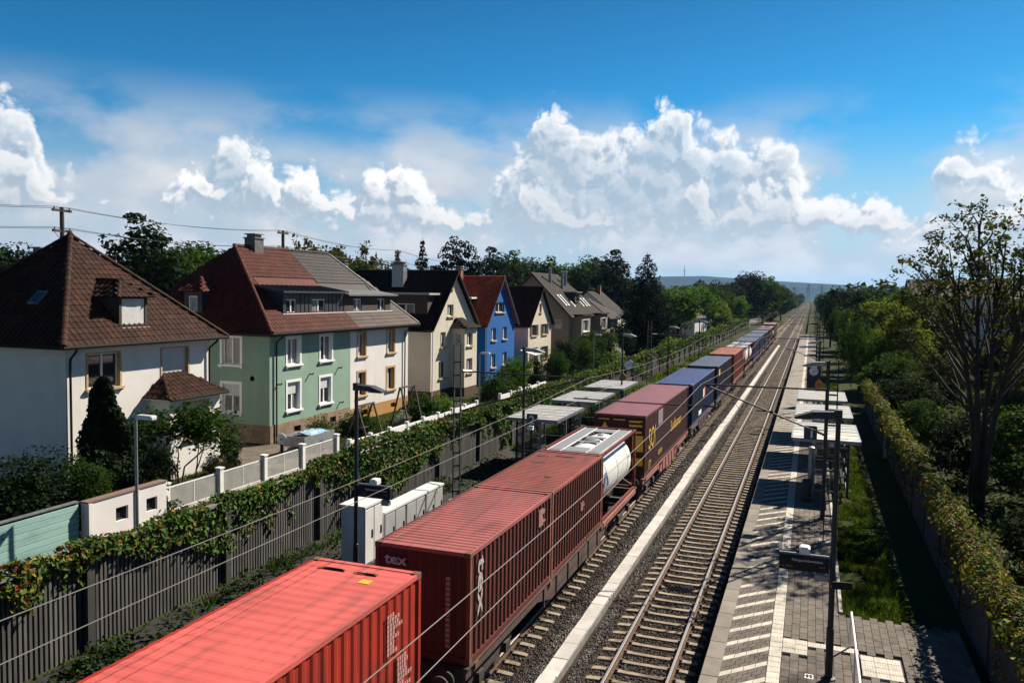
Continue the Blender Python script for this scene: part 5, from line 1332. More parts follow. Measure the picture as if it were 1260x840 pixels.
def lamp(label, x, y, top, s, heads=1, bright=False):
    t = thing('lamp_post', label, 'lamp post', (x, y, PZ), 0, 'platform lamp posts')
    h = top-PZ
    MB().tube([(0, 0, 0), (0, 0, 1.2), (0, 0, 1.22), (0, 0, h)], [.09, .085, .068, .055], 12).lathe([(.16, 0), (.16, .03), (.10, .05)], 12).build('post', DARKM, t, smooth=True)
    b = MB(); a, c = s*.05, s*.95
    V = [(a, -.11, h-.10), (a, .11, h-.10), (c, .17, h-.14), (c, -.17, h-.14), (a, -.11, h+.06), (a, .11, h+.06), (s*.55, .17, h+.04), (s*.55, -.17, h+.04), (c, .15, h-.10), (c, -.15, h-.10)]
    b.add(V, [(0, 1, 2, 3), (4, 7, 6, 5), (7, 9, 8, 6), (0, 4, 5, 1), (0, 3, 9, 7, 4), (1, 5, 6, 8, 2), (3, 2, 8, 9)])
    hd = b.build('lamp_head', GALV if bright else ANTH, t)
    MB().box(min(s*.4, s*.9), max(s*.4, s*.9), -.12, .12, h-.152, h-.145).build('lens', LAMPG, hd)
    b = MB().box(-.08, .08, -.08, .08, h-.12, h+.1).build('post_cap', DARKM, t)
    return t
def display(t_label, x, y, z, s, txt):
    t = thing('information_display', t_label, 'display board', (x, y, z), 0, 'information displays')
    w = 1.10
    x0_, x1_ = (-w, 0) if s < 0 else (0, w)
    MB().bbox(x0_, x1_, -.09, .09, -.17, .17, .012).build('housing', BLACK, t)
    MB().bar((x0_, 0, .20), (x1_-s*.0, 0, .20), .05, .04).build('hanger', GALV, t)
    text_part('display_text', txt, OFFW, t, (x0_+.28, -.094, .05), (1, 0, 0), (0, 0, 1), .085, 1.0, .001)
    text_part('display_text', 'ca. 10 Min', ORANGE, t, (x0_+.06, -.094, -.10), (1, 0, 0), (0, 0, 1), .06, 1.0, .001); text_part('display_text', '+++', ORANGE, t, (x1_-.22, -.094, -.07), (1, 0, 0), (0, 0, 1), .08, 1.0, .001)
    b = MB().bbox(x0_+.44, x0_+.68, -.15, .15, .24, .40, .03).build('loudspeaker', WHITE, t)
    MB().bbox(x1_-.30, x1_-.06, -.1, .1, -.36, -.20, .02).build('camera_housing', GALV, t)
lamp('dark lamp post with flat head and display board on the empty platform', .66, 19.9, 6.95, -1)
display('black display board hanging on the closest lamp post of the empty platform', .58, 19.9, 3.42, -1, 'Fahrgastinformation')
lamp('lamp post carrying the number one sign', .68, 34.5, 7.0, -1, bright=True)
lamp('lamp post by the clock on the empty platform', .70, 66.5, 6.2, -1, bright=True)
lamp('lamp post by the far end of the empty platform', .70, 101, 6.6, -1)
lamp('dark lamp post beside the white switch cabinets', -12.7, 21.1, 6.75, 1)
display('black display board on the lamp post beside the white cabinets', -12.6, 21.1, 3.62, 1, 'Bahnhofsinformation')
lamp('lamp post carrying the number two sign', -12.05, 34.4, 7.1, 1, bright=True)
lamp('lamp post by the left clock before the ivy-topped wall', -12.3, 55.8, 6.85, 1, bright=True)
lamp('lamp post beyond the left clock', -12.4, 76, 6.7, 1, bright=True); lamp('far lamp post beside the blue containers', -12.4, 98, 6.6, 1, bright=True)
MB_p = thing('sign_plate', 'small dark plate on the closest platform lamp post', 'sign', (.67, 19.78, 3.0), R(12)); MB().bbox(-.02, .42, -.02, .02, -.07, .10, .008).build('plate', BLACK, MB_p); MB().tube([(0, 0, -.03), (0, .12, -.03)], .03, 8).build('clamp', GALV, MB_p)
BLUS = pm('dark_blue_sign', (.012, .018, .045), rough=.4)
for lb, x, y, z, n_ in (('dark blue square sign with white number one', .12, 34.4, 4.22, '1'), ('dark blue square sign with white number two', -11.60, 34.3, 3.95, '2')):
    t = thing('track_number_sign', lb, 'sign', (x, y, z), 0, 'track number signs')
    MB().bbox(-.25, .25, -.04, .04, -.27, .27, .012).build('plate', BLUS, t)
    text_part('number', n_, OFFW, t, (-.13 if n_ == '2' else -.09, -.046, -.19), (1, 0, 0), (0, 0, 1), .55, .95, .002, .012)
    xx = .25 if n_ == '1' else -.25
    MB().bar((xx, 0, .12), (xx+(.30 if n_ == '1' else -.18), 0, .12), .04, .04).build('bracket', GALV, t)
    if n_ == '2': MB().bbox(-.2, .05, -.12, .12, -.46, -.29, .02).build('loudspeaker', WHITE, t)
def clock(lb, x, y, z, s):
    t = thing('platform_clock', lb, 'clock', (x, y, z), 0, 'platform clocks')
    MB().lathe([(.36, -.09), (.38, -.07), (.38, .07), (.36, .09)], 32, (0, 0, 0), 'y').build('case', ANTH, t, smooth=True)
    MB().lathe([(.335, -.098), (.335, -.092)], 32, (0, 0, 0), 'y').build('face', WHITE, t)
    b = MB()
    for k in range(12):
        a = k*math.pi/6; b.bar((.26*math.sin(a), -.101, .26*math.cos(a)), (.32*math.sin(a), -.101, .32*math.cos(a)), .005, .03, upv=(math.cos(a), 0, -math.sin(a)))
    b.build('hour_marks', BLACK, t)['kind'] = 'stuff'
    for a, l, w in ((R(52), .17, .035), (R(95), .26, .022)): MB().bar((-.05*math.sin(a), -.104, -.05*math.cos(a)), (l*math.sin(a), -.104, l*math.cos(a)), .006, w, upv=(math.cos(a), 0, -math.sin(a))).build('hand', BLACK, t)
    MB().bar((0, 0, .37), (0, 0, .5), .06, .06, upv=(0, 1, 0)).bar((0, 0, .5), (s*.42, 0, .5), .06, .06).build('bracket', ANTH, t)
    sg = thing('warning_sign', ('orange pentagonal warning sign under the clock on the empty platform' if x > -5 else 'orange pentagonal warning sign under the clock by the noise wall'), 'sign', (x+s*.40, y-.10, z-.95), 0, 'orange warning signs')
    V = [(-.26, -.25), (.26, -.25), (.26, .12), (0, .36), (-.26, .12)]
    MB().add([(a, 0, c) for a, c in V]+[(a, .03, c) for a, c in V], [(0, 1, 2, 3, 4), (9, 8, 7, 6, 5)]+[(i, 5+i, 5+(i+1) % 5, (i+1) % 5) for i in range(5)]).build('plate', ORANGE, sg)
    V = [(-.17, -.13), (.17, -.13), (0, .2)]
    MB().add([(a, -.004, c) for a, c in V], [(0, 1, 2)]).build('triangle', BLACK, sg); MB().add([(a*.7, -.007, c*.7-.01) for a, c in V], [(0, 1, 2)]).build('triangle', ORANGE, sg)
    if x < -5:
        MB().tube([(0, .05, -3.0), (0, .05, .2)], .04, 8).build('post', GALV, sg)
    else: MB().bar((.26, .02, 0), (.32, .02, 0), .04, .04).build('bracket', GALV, sg)
clock('white-faced platform clock above the empty platform', .30, 66.2, 3.98, 1)
clock('white-faced platform clock in front of the noise wall', -12.95, 61.0, 4.28, -1)
t = thing('clock_post', 'grey post carrying the clock by the noise wall', 'post', (-13.4, 61.0, PZ)); MB().tube([(0, 0, 0), (0, 0, 4.2)], .06, 10).build('post', GALV, t)
t = thing('timetable_board', 'tall dark timetable board behind the empty platform clock', 'board', (.35, 71, PZ)); MB().bbox(-.55, .55, -.06, .06, .5, 3.3, .02).build('board', ANTH, t); MB().box(-.5, -.42, -.04, .04, 0, .5).box(.42, .5, -.04, .04, 0, .5).build('leg', ANTH, t)
t = thing('litter_bin', 'dark litter bin at the edge of the shelters on the empty platform', 'bin', (.05, 37.2, PZ)); MB().lathe([(.16, 0), (.2, .1), (.2, .9), (.15, .98)], 14).build('body', ANTH, t)
t = thing('info_pillar', 'slim grey information pillar before the first platform shelter', 'pillar', (.20, 37.8, PZ)); MB().tube([(0, 0, 0), (0, 0, 2.2)], .12, 12).lathe([(.14, 2.2), (.14, 2.28), (.05, 2.33)], 12).build('body', GALV, t, smooth=True)
t = thing('handrail', 'white tubular handrail at the platform exit', 'handrail', (1.2, 17.5, PZ)); MB().tube([(0, 0, .9), (0, 3.6, .95), (0, 4.3, .95), (0, 4.42, .86), (0, 4.42, 0)], .028, 8).build('rail', WHITE, t, smooth=True); MB().tube([(0, 2.2, 0), (0, 2.2, .92)], .024, 8).build('post', WHITE, t)
t = thing('platform_number', 'pale letters painted on the grey platform pavers', 'marking', (.33, 19.7, PZ+.003)); text_part('letters', 'E3', OFFW, t, (0, 0, 0), (0, 1, 0), (-1, 0, 0), .28, 1, .001)

# switch cabinets on the far platform
CABW = pm('white_cabinet', (.66, .66, .64), (.58, .58, .57), scale=1.5, rough=.5, dirt=(.36, .36, .34), dscale=.9, dlo=.6, dhi=.85, dstretch=(1, 1, .3)); CABG = pm('grey_cabinet_door', (.36, .365, .37), (.31, .315, .32), scale=1.2, rough=.55)
def cabinet(lb, x, y, w, d, h, doors, dm_):
    t = thing('switch_cabinet', lb, 'cabinet', (x, y, PZ-.03), 0, 'switch cabinets')
    MB().bbox(-d, 0, 0, w, .08, h, .01).box(-d-.05, .06, -.05, w+.05, h+.001, h+.07).build('body', CABW, t); MB().box(-d+.03, -.03, .03, w-.03, 0, .08).build('base', CONCD, t)
    for i in range(doors):
        a, c = w*i/doors+.02, w*(i+1)/doors-.02
        dr = MB().bbox(.002, .03, a, c, .14, h-.06, .006).build('door', dm_, t)
        MB().box(.03, .055, c-.12, c-.08, h*.48, h*.48+.18).box(.03, .036, c-.15, c-.05, h*.46, h*.60).build('handle', BLACK, dr)
cabinet('tall white switch cabinet with two doors beside the slatted wall', -13.15, 22.35, 1.15, .85, 1.95, 2, CABW)
cabinet('first pair of doors in the row of low grey-fronted cabinets', -13.2, 23.75, 1.45, .5, 1.42, 2, CABG); cabinet('middle pair of doors in the row of low grey-fronted cabinets', -13.2, 25.3, 1.45, .5, 1.42, 2, CABG); cabinet('last pair of doors in the row of low grey-fronted cabinets', -13.2, 26.85, 1.45, .5, 1.42, 2, CABG)

# ------------------------------------------------------------------ overhead line
INS = pm('brown_insulator', (.05, .03, .025), rough=.3)
def mast(lb, x, y, s, xt, top=7.4):
    """flat lattice mast with a cantilever reaching over the track at xt"""
    t = thing('catenary_mast', lb, 'catenary mast', (x, y, .3), 0, 'catenary masts')
    h = top-.3
    for o in (-.15, .15): MB().bar((o, 0, 0), (o, 0, h), .04, .10, upv=(0, 1, 0)).build('leg', DARKM, t)
    b = MB()
    for i in range(int(h/.55)): b.box(-.125, .125, -.045, .045, .3+i*.55, .36+i*.55)
    b.build('rungs', DARKM, t)['kind'] = 'stuff'
    b = MB().box(-.3, .3, -.25, .25, -.6, .5).build('foundation', CONC, t)
    xr = xt-x
    c = MB(); c.tube([(s*.2, 0, 6.0), (xr-s*.15, 0, 5.97)], .032, 8).tube([(s*.2, 0, 4.35), (xr-s*.15, 0, 5.95)], .032, 8).tube([(xr-s*.15-s*-2.9, 0, 5.42-.3), (xr-s*.6, 0, 5.14)], .024, 8).tube([(xr+s*-2.6, 0, 5.1), (xr+s*-2.0, 0, 5.1)], .02, 6)
    ca = c.build('cantilever', DARKM, t)
    MB().tube([(xr-s*2.6, 0, 5.12), (xr-s*2.6, 0, 4.35+(abs(xr)-2.6-.2)/(abs(xr)-.35)*1.6)], .02, 6).tube([(xr-s*.6, 0, 5.14), (xr, 0, 5.2)], .014, 6).tube([(xr-s*1.4, 0, 5.13), (xr-s*.75, 0, 5.97)], .01, 5).build('registration_arm', DARKM, ca)
    for za, zb in ((6.0, 5.995), (4.35, 4.53)):
        pts = [(s*(.25+.42*i/6), 0, za+(zb-za)*(i/6)) for i in range(7)]
        b = MB()
        for i in range(6): p = pts[i]; b.lathe([(.03, 0), (.075, .02), (.03, .06)], 8, p, 'x')
        b.build('insulator', INS, ca)['kind'] = 'stuff'
YM = [-7, 31.2, 69, 107, 145, 183, 221]
for i, y in enumerate(YM[1:]):
    nm = ['closest', 'second', 'third', 'fourth', 'fifth', 'sixth'][i]
    mast(nm+' catenary mast along the empty platform', .82, y, -1, TR1); mast(nm+' catenary mast along the noise wall side', -13.9 if y < 60 else -12.9, y, 1, TR2)
def wires(xc, lb):
    t = thing('overhead_line', lb, 'overhead wire', (xc, 0, 0), 0, 'overhead lines')
    b = MB(); b.tube([(0.18*(-1)**i, y, 5.48) for i, y in enumerate(YM)], .0065, 5); b.build('contact_wire', WIREM, t)
    pts = []; dr = MB()
    for i in range(len(YM)-1):
        for k in range(12):
            u = k/12; y = YM[i]+(YM[i+1]-YM[i])*u; z = 6.28-4*.38*u*(1-u); pts.append((0, y, z))
            if k and k % 3 == 0: dr.tube([(0, y, z), (0, y, 5.48)], .005, 4)
    pts.append((0, YM[-1], 6.28))
    MB().tube(pts, .0065, 5).build('messenger_wire', WIREM, t); dr.build('dropper', WIRED, t)['kind'] = 'stuff'
wires(TR1, 'overhead wires above the empty track'); wires(TR2, 'overhead wires above the container train')
b = MB(); 

# street lamps and utility poles
def street_lamp(lb, x, y, top, zb=.7, s=1):
    t = thing('street_lamp', lb, 'street lamp', (x, y, zb), 0, 'street lamps')
    h = top-zb
    MB().tube([(0, 0, 0), (0, 0, h-.05), (s*.12, 0, h)], [.06, .045, .04], 10).build('post', GALV, t, smooth=True)
    MB().bbox(min(s*.1, s*.75), max(s*.1, s*.75), -.13, .13, h-.03, h+.09, .03).build('lamp_head', LAMPG, t); MB().box(min(s*.25, s*.7), max(s*.25, s*.7), -.1, .1, h-.045, h-.032).build('lens', WHITE, t)
street_lamp('grey street lamp standing before the dark conical tree', -20, 19.9, 5.5); street_lamp('dark street lamp in front of the cream house', -21.5, 52, 5.4); street_lamp('street lamp beside the blue house hedge', -21.6, 84, 5.3)
street_lamp('street lamp beside the beige house shrubs', -21.7, 118, 5.3); street_lamp('far street lamp on the road under the green trees', -21.7, 150, 5.4)
def pole(lb, x, y, top):
    t = thing('utility_pole', lb, 'utility pole', (x, y, .6), 0, 'wooden utility poles'); h = top-.6
    MB().tube([(0, 0, 0), (0, 0, h)], [.2, .15], 8).build('pole', WOODD, t)
    for z in (h-.25, h-1.75):
        a = MB().box(-.09, .09, -.8, .8, z-.09, z+.09).build('crossarm', WOODD, t)
        for yy in (-.65, .65):
            MB().lathe([(.03, 0), (.06, .08), (.03, .2)], 8, (0, yy, z+.06)).build('insulator', INS, a)
    MB().bar((0, 0, h-2.5), (0, .7, h-1.8), .03, .03).bar((0, 0, h-2.5), (0, -.7, h-1.8), .03, .03).build('brace', DARKM, t)
PO = [(-63, 21, 15.6), (-52.2, 45.2, 15.43), (-49.1, 67.7, 15.4), (-55.2, 102.8, 15.4), (-64, 150, 15.2)]
for (x, y, z), lb in zip(PO[1:4], ('wooden utility pole rising behind the white house roof', 'wooden utility pole rising behind the green house ridge', 'wooden utility pole before the dark firs')): pole(lb, x, y, z)
t = thing('power_line', 'wires strung between the wooden utility poles', 'power line', (0, 0, 0))
for dz in (0, -1.5):
    for dy in (-.65, .65):
        pts = []
        for (x0_, y0_, z0_), (x1_, y1_, z1_) in zip(PO[:-1], PO[1:]):
            for k in range(10):
                u = k/10; pts.append((x0_+(x1_-x0_)*u, y0_+(y1_-y0_)*u+dy, z0_+(z1_-z0_)*u+dz-4*.5*u*(1-u)))
        MB().tube(pts, .022, 4).build('wire', WIRED, t)

# ------------------------------------------------------------------ vegetation
def vnoise(x, y, seed=0):
    """smooth value noise on arrays"""
    xi, yi = np.floor(x).astype(int), np.floor(y).astype(int); fx, fy = x-xi, y-yi
    fx = fx*fx*(3-2*fx); fy = fy*fy*(3-2*fy)
    def hsh(a, b): v = np.sin(a*127.1+b*311.7+seed*74.7)*43758.5453; return v-np.floor(v)
    return (hsh(xi, yi)*(1-fx)+hsh(xi+1, yi)*fx)*(1-fy)+(hsh(xi, yi+1)*(1-fx)+hsh(xi+1, yi+1)*fx)*fy

def leaf_arrays(C, Nn, size, asp=.72, r=None):
    """folded leaf quads at C with normals about Nn"""
    r = r or rng
    n = len(C)
    Nn = Nn+r.normal(0, .55, (n, 3)); Nn /= np.linalg.norm(Nn, axis=1)[:, None]+1e-9
    T = np.cross(Nn, r.normal(0, 1, (n, 3))); T /= np.linalg.norm(T, axis=1)[:, None]+1e-9
    B = np.cross(Nn, T); s = np.asarray(size)
    s = (s if s.ndim else np.full(n, s))*r.uniform(.5, 1.45, n); s = s[:, None]
    V = np.stack([C-T*s*.5, C+B*s*asp*.5+Nn*s*.13-T*s*.08, C+T*s*.5-Nn*s*.05, C-B*s*asp*.5+Nn*s*.13-T*s*.08], 1).reshape(-1, 3)
    F = (np.arange(n)*4)[:, None]+np.array([0, 1, 2, 3])[None]
    return V, F
def leaf_mesh(name, C, Nn, size, mats, midx=None, asp=.72):
    V, F = leaf_arrays(C, Nn, size, asp)
    return mesh_np(name, V, F, mats, midx)
def sph(n, r=None):
    v = (r or rng).normal(0, 1, (n, 3)); return v/np.linalg.norm(v, axis=1)[:, None]

LG = leafmat('leaf_bright_green', (0.086, 0.151, 0.018), (0.060, 0.120, 0.017), tr=.5); LM = leafmat('leaf_mid_green', (0.039, 0.074, 0.013), (0.027, 0.054, 0.010), tr=.5); LD = leafmat('leaf_dark_green', (0.016, 0.030, 0.009), (0.011, 0.021, 0.007))
LY = leafmat('leaf_yellow_green', (0.167, 0.187, 0.018), (0.112, 0.144, 0.018), tr=.5); LO = leafmat('leaf_olive', (0.060, 0.065, 0.018), (0.040, 0.044, 0.013), tr=.5); LB = leafmat('leaf_copper', (0.062, 0.034, 0.011), (0.037, 0.028, 0.010), tr=.5); LC = leafmat('needle_dark', (0.010, 0.019, 0.009), (0.006, 0.012, 0.006), tr=.1, hue=.03)
IVG = leafmat('ivy_green', (0.086, 0.150, 0.031), (0.050, 0.100, 0.023), isl=.4, tr=.2); IVB = leafmat('creeper_bronze', (0.118, 0.054, 0.018), (0.084, 0.050, 0.015), isl=.45, tr=.2); IVY_ = leafmat('creeper_yellow', (0.234, 0.216, 0.027), (0.180, 0.143, 0.027), isl=.35, tr=.25); IVR = leafmat('creeper_red', (0.168, 0.048, 0.017), (0.105, 0.037, 0.015), isl=.4, tr=.2)
BLOS = leafmat('white_blossom', (.55, .55, .52), (0.310, 0.310, 0.285), isl=.15, tr=.2, hue=0); TH = leafmat('thuja_green', (0.014, 0.026, 0.007), (0.009, 0.017, 0.006), tr=.15)

def limbs(b, base, tips, r0, n=5):
    for t in tips:
        mid = Vector(base).lerp(Vector(t), .5)+Vector((random.uniform(-.3, .3), random.uniform(-.3, .3), random.uniform(0, .4)))*(Vector(t)-Vector(base)).length*.25
        b.tube([base, mid, t], [r0, r0*.6, r0*.15], n, cap=False)
def crown_pts(env, nc, nl, cr, seed, inner=.35):
    """leaf centres and normals: clumps spread through an envelope function env(dir)->radius vector"""
    r = np.random.default_rng(seed)
    d = sph(nc, r); k = r.uniform(inner, 1.0, nc)**.5
    cc = env(d)*k[:, None]
    out = []; nr = []
    for c in cc:
        m = int(nl*r.uniform(.6, 1.4)); q = sph(m, r); rad = cr*r.uniform(.6, 1.35)*r.uniform(.45, 1.0, m)**.5
        p = c+q*rad[:, None]*np.array([1.15, 1.15, .72]); out.append(p); nr.append(q*.8+np.array([0, 0, .7]))
    return np.concatenate(out), np.concatenate(nr), cc
def deciduous(seed, h, rx, hz, cz, nc=70, nl=90, cr=1.1, leaf=.34, mat=LM, trunk=.22, lumpy=.24):
    """returns (trunk mesh, crown mesh) for a tree of height h; crown ellipsoid rx, hz centred at cz"""
    r = np.random.default_rng(seed); ph = r.uniform(0, 6.28, 6)
    def env(d):
        a = np.arctan2(d[:, 1], d[:, 0]); k = 1+lumpy*(.5*np.sin(2*a+ph[0]+2*d[:, 2])+.5*np.sin(3*a+ph[1])*np.cos(3*d[:, 2]+ph[2])+.35*np.sin(5*a+ph[3]+4*d[:, 2]))
        return d*np.array([rx, rx, hz])*k[:, None]
    C, Nn, cc = crown_pts(env, nc, nl, cr, seed); C[:, 2] += cz; cc = cc.copy(); cc[:, 2] += cz
    cm = leaf_mesh('crown', C, Nn, leaf, mat)
    b = MB(); random.seed(seed)
    lean = Vector((random.uniform(-.3, .3), random.uniform(-.3, .3), 0))
    top = Vector((0, 0, cz+hz*.3))+lean
    b.tube([(0, 0, -.3), Vector((0, 0, cz*.4))+lean*.3, Vector((0, 0, cz*.75))+lean*.6, top], [trunk, trunk*.8, trunk*.6, trunk*.25], 8)
    sel = sorted(range(len(cc)), key=lambda i: cc[i][2])[::max(1, len(cc)//24)]
    for i in sel:
        z0 = min(max(cc[i][2]*.55, cz*.3), cz); limbs(b, Vector((0, 0, z0))+lean*(z0/cz*.6), [tuple(cc[i])], trunk*.38)
    return b.mesh('trunk', BARK, True), cm
def spruce(seed, h, rb, mat=LC, layers=26, droop=.25):
    r = np.random.default_rng(seed); C = []; Nn = []; b = MB()
    b.tube([(0, 0, -.3), (0, 0, h*.5), (0, 0, h)], [h*.018, h*.011, .02], 7)
    for i in range(layers):
        z = h*(.06+.93*i/layers); R0 = rb*(1-i/layers)**.85*r.uniform(.85, 1.1)+.12
        nb = max(5, int(13*(1-i/layers)+4))
        for k in range(nb):
            a = 2*math.pi*(k+r.random())/nb; L = R0*r.uniform(.7, 1.15); m = max(5, int(L*13))
            u = r.uniform(.1, 1, m)**.7
            rad = u*L; zz = z-droop*rad+.12*rad*u*u+r.normal(0, .06+.05*L, m)
            w = (1-u*.6)*.22*L+.06; lat = r.normal(0, 1, m)*w*.6
            C.append(np.stack([np.cos(a)*rad-np.sin(a)*lat, np.sin(a)*rad+np.cos(a)*lat, zz], 1)); Nn.append(np.tile([np.cos(a)*.5, np.sin(a)*.5, .8], (m, 1)))
            if L > .8: b.tube([(0, 0, z), (math.cos(a)*L*.8, math.sin(a)*L*.8, z-droop*L*.8)], [.05, .015], 4, cap=False)
    return b.mesh('trunk', BARK), leaf_mesh('crown', np.concatenate(C), np.concatenate(Nn), .42, mat, asp=.38)
def shrub(seed, h, r0, nc=34, nl=90, leaf=.14, mat=LM, cr=.45):
    def env(d): return np.stack([d[:, 0]*r0, d[:, 1]*r0, np.abs(d[:, 2])*h*.8+.1*h], 1)
    C, Nn, cc = crown_pts(env, nc, nl, cr, seed, .2); C[:, 2] = np.maximum(C[:, 2], .05)
    b = MB(); limbs(b, (0, 0, -.1), [tuple(c) for c in cc[::5]], .04, 4)
    return b.mesh('trunk', BARK), leaf_mesh('crown', C, Nn, leaf, mat)
def sparse_tree(seed, h, leafm, leaf=.17, ntips=5.0, spread=.62, stems=4, depth=5, lper=13, tip_lev=3, zmin=0.0, sig=.24, lean=.22):
    random.seed(seed); b = MB(); tips = []; r = np.random.default_rng(seed)
    def grow(p, d, L, rad, lev):
        k = 3; pts = [p]; q = p; dd = d
        for i in range(k):
            dd = (dd+Vector((random.uniform(-.16, .16), random.uniform(-.16, .16), random.uniform(-.02, .12)))).normalized(); q = q+dd*(L/k); pts.append(q)
        b.tube(pts, [rad, rad*.88, rad*.76, rad*.62], 7 if lev < 2 else (5 if lev < 4 else 4), cap=False)
        if lev >= tip_lev: tips.extend((pts[1], pts[2], pts[3]))
        if lev >= depth: return
        n = random.choice((2, 2, 3)) if lev < depth-1 else random.choice((2, 3))
        for i in range(n):
            a = random.uniform(0, 6.28); s = spread*random.uniform(.55, 1.25)
            o = dd.orthogonal().normalized(); o2 = dd.cross(o)
            nd = (dd+(o*math.cos(a)+o2*math.sin(a))*s).normalized()
            grow(q, nd, L*random.uniform(.62, .86), rad*.58, lev+1)
    for s in range(stems):
        a = 6.28*s/stems+random.uniform(-.4, .4)
        grow(Vector((.25*math.cos(a), .25*math.sin(a), -.2)), Vector((lean*math.cos(a), lean*math.sin(a), 1)).normalized(), h*.33, .15*h/13, 0)
    T = np.array([tuple(t) for t in tips]); z = T[:, 2].max(); sc_ = h/z
    m = lper; T = T[T[:, 2] > zmin*z]; C = np.repeat(T, m, 0)+r.normal(0, sig, (len(T)*m, 3)); keep = r.random(len(C)) < .8
    C = C[keep]
    tm = b.mesh('trunk', BARK, True); tm.transform(Matrix.Scale(sc_, 4)); C = C*sc_
    return tm, leaf_mesh('crown', C, np.tile([0, 0, .6], (len(C), 1)), leaf, leafm)

def plant(name, lb, cat, meshes, x, y, z, h_scale=1.0, w_scale=None, mat=None, group=None, rz=None, tname='trunk', cname='crown'):
    t = thing(name, lb, cat, (x, y, z), random.uniform(0, 6.28) if rz is None else rz, group)
    w = w_scale or h_scale; t.scale = (w, w, h_scale)
    link(tname, meshes[0], t); c = link(cname, meshes[1], t)
    if mat is not None: c.material_slots[0].link = 'OBJECT'; c.material_slots[0].material = mat
    return t

DEC = [deciduous(11, 10, 3.6, 3.6, 6.2, nc=80, nl=95), deciduous(12, 10, 3.2, 3.9, 5.9, nc=80, nl=95), deciduous(13, 10, 4.2, 3.2, 6.5, nc=85, nl=95)]
TALL = [deciduous(21, 10, 2.0, 4.3, 5.6, nc=80, nl=85, cr=.8, leaf=.30, lumpy=.16), deciduous(22, 10, 1.8, 4.2, 5.7, nc=72, nl=85, cr=.75, leaf=.30, lumpy=.16)]
LOOSE = [sparse_tree(31, 10, LO, leaf=.36, stems=2, depth=5, lper=5)]
SPR = [spruce(41, 10, 2.5), spruce(42, 10, 3.1)]
PINE = [deciduous(51, 10, 1.7, 4.0, 6.0, nc=52, nl=70, cr=.62, leaf=.28, mat=LC, lumpy=.25, trunk=.18)]
SHR = [shrub(61, 2.0, 1.1), shrub(62, 2.0, 1.3), shrub(63, 2.0, 1.0)]
BUSH = [deciduous(71, 5, 2.2, 2.2, 2.6, nc=90, nl=110, cr=.62, leaf=.17, trunk=.10), deciduous(72, 5, 2.0, 2.3, 2.5, nc=90, nl=110, cr=.62, leaf=.17, trunk=.10)]
gb = 'trees behind the houses'
for i, (kind, x, y, h, lb) in enumerate((
 ('b', -71.5, 47.5, 15.0, 'big broad tree at the picture edge behind the white house chimney'), ('b', -80.0, 62.0, 13.0, 'dark tree at the picture edge beside the biggest broad tree'),
 ('t', -69.2, 69.0, 16.2, 'tall dark tree right behind the white house roof'), ('b', -71.1, 77.0, 14.6, 'green tree beside the tall dark tree behind the white house'),
 ('b', -82.4, 92.8, 15.0, 'green tree in the gap between the white and green houses'), ('b', -85.6, 102.3, 15.3, 'farther green tree in the gap before the green house ridge'),
 ('l', -58.1, 85.8, 14.9, 'thin-leaved tree above the slate roof of the white house half'), ('l', -63.9, 102.9, 15.7, 'loose-crowned tree between the white house half and the cream house'),
 ('b', -69.8, 124.1, 14.5, 'round pale tree low behind the cream house roof'), ('s', -72.1, 134.1, 16.8, 'small slim fir behind the cream house ridge'),
 ('s', -61.1, 122.2, 17.8, 'broad dark fir behind the cream house chimney'), ('p', -55.0, 119.0, 16.3, 'first of three slim dark pines behind the cream gable'),
 ('p', -54.5, 122.4, 17.3, 'middle and tallest of three slim dark pines behind the cream gable'), ('p', -52.0, 121.2, 16.5, 'last of three slim dark pines behind the cream gable'),
 ('t', -68.3, 172.9, 18.4, 'tall dark tree behind the blue house roof'), ('t', -67.3, 181.0, 19.2, 'taller dark tree beside it behind the blue house roof'),
 ('b', -65.9, 189.8, 17.0, 'rounder tree behind the narrow cream house'), ('t', -55.8, 177.5, 17.5, 'upright dark tree behind the flue pipes'),
 ('b', -56.8, 198.5, 17.4, 'bushy tree behind the beige house ridge'), ('b', -52.4, 205.4, 18.2, 'round dark tree beyond the beige house roof'),
 ('t', -41.5, 176.0, 17.9, 'tall rounded tree just behind the big conifer'))):
    ms, h0, mt, w = {'b': (DEC[i % 3], 9.9, (LM, LD, LO)[i % 3], 1.0), 't': (TALL[i % 2], 9.9, (LD, LM)[i % 2], 1.15), 'l': (LOOSE[0], 10, LO, .8), 's': (SPR[0], 10, LC, .8), 'p': (PINE[0], 10, LC, .75)}[kind]
    k = h/h0; plant('broadleaf_tree' if kind in 'btl' else 'conifer_tree', lb, 'tree', ms, x, y, .7, k, k*w, mt, gb)
plant('conifer_tree', 'big dark spruce towering beside the road past the beige house', 'tree', spruce(43, 15.2, 6.8, layers=38), -22.7, 118.3, .7, 1.0, 1.0, LC)
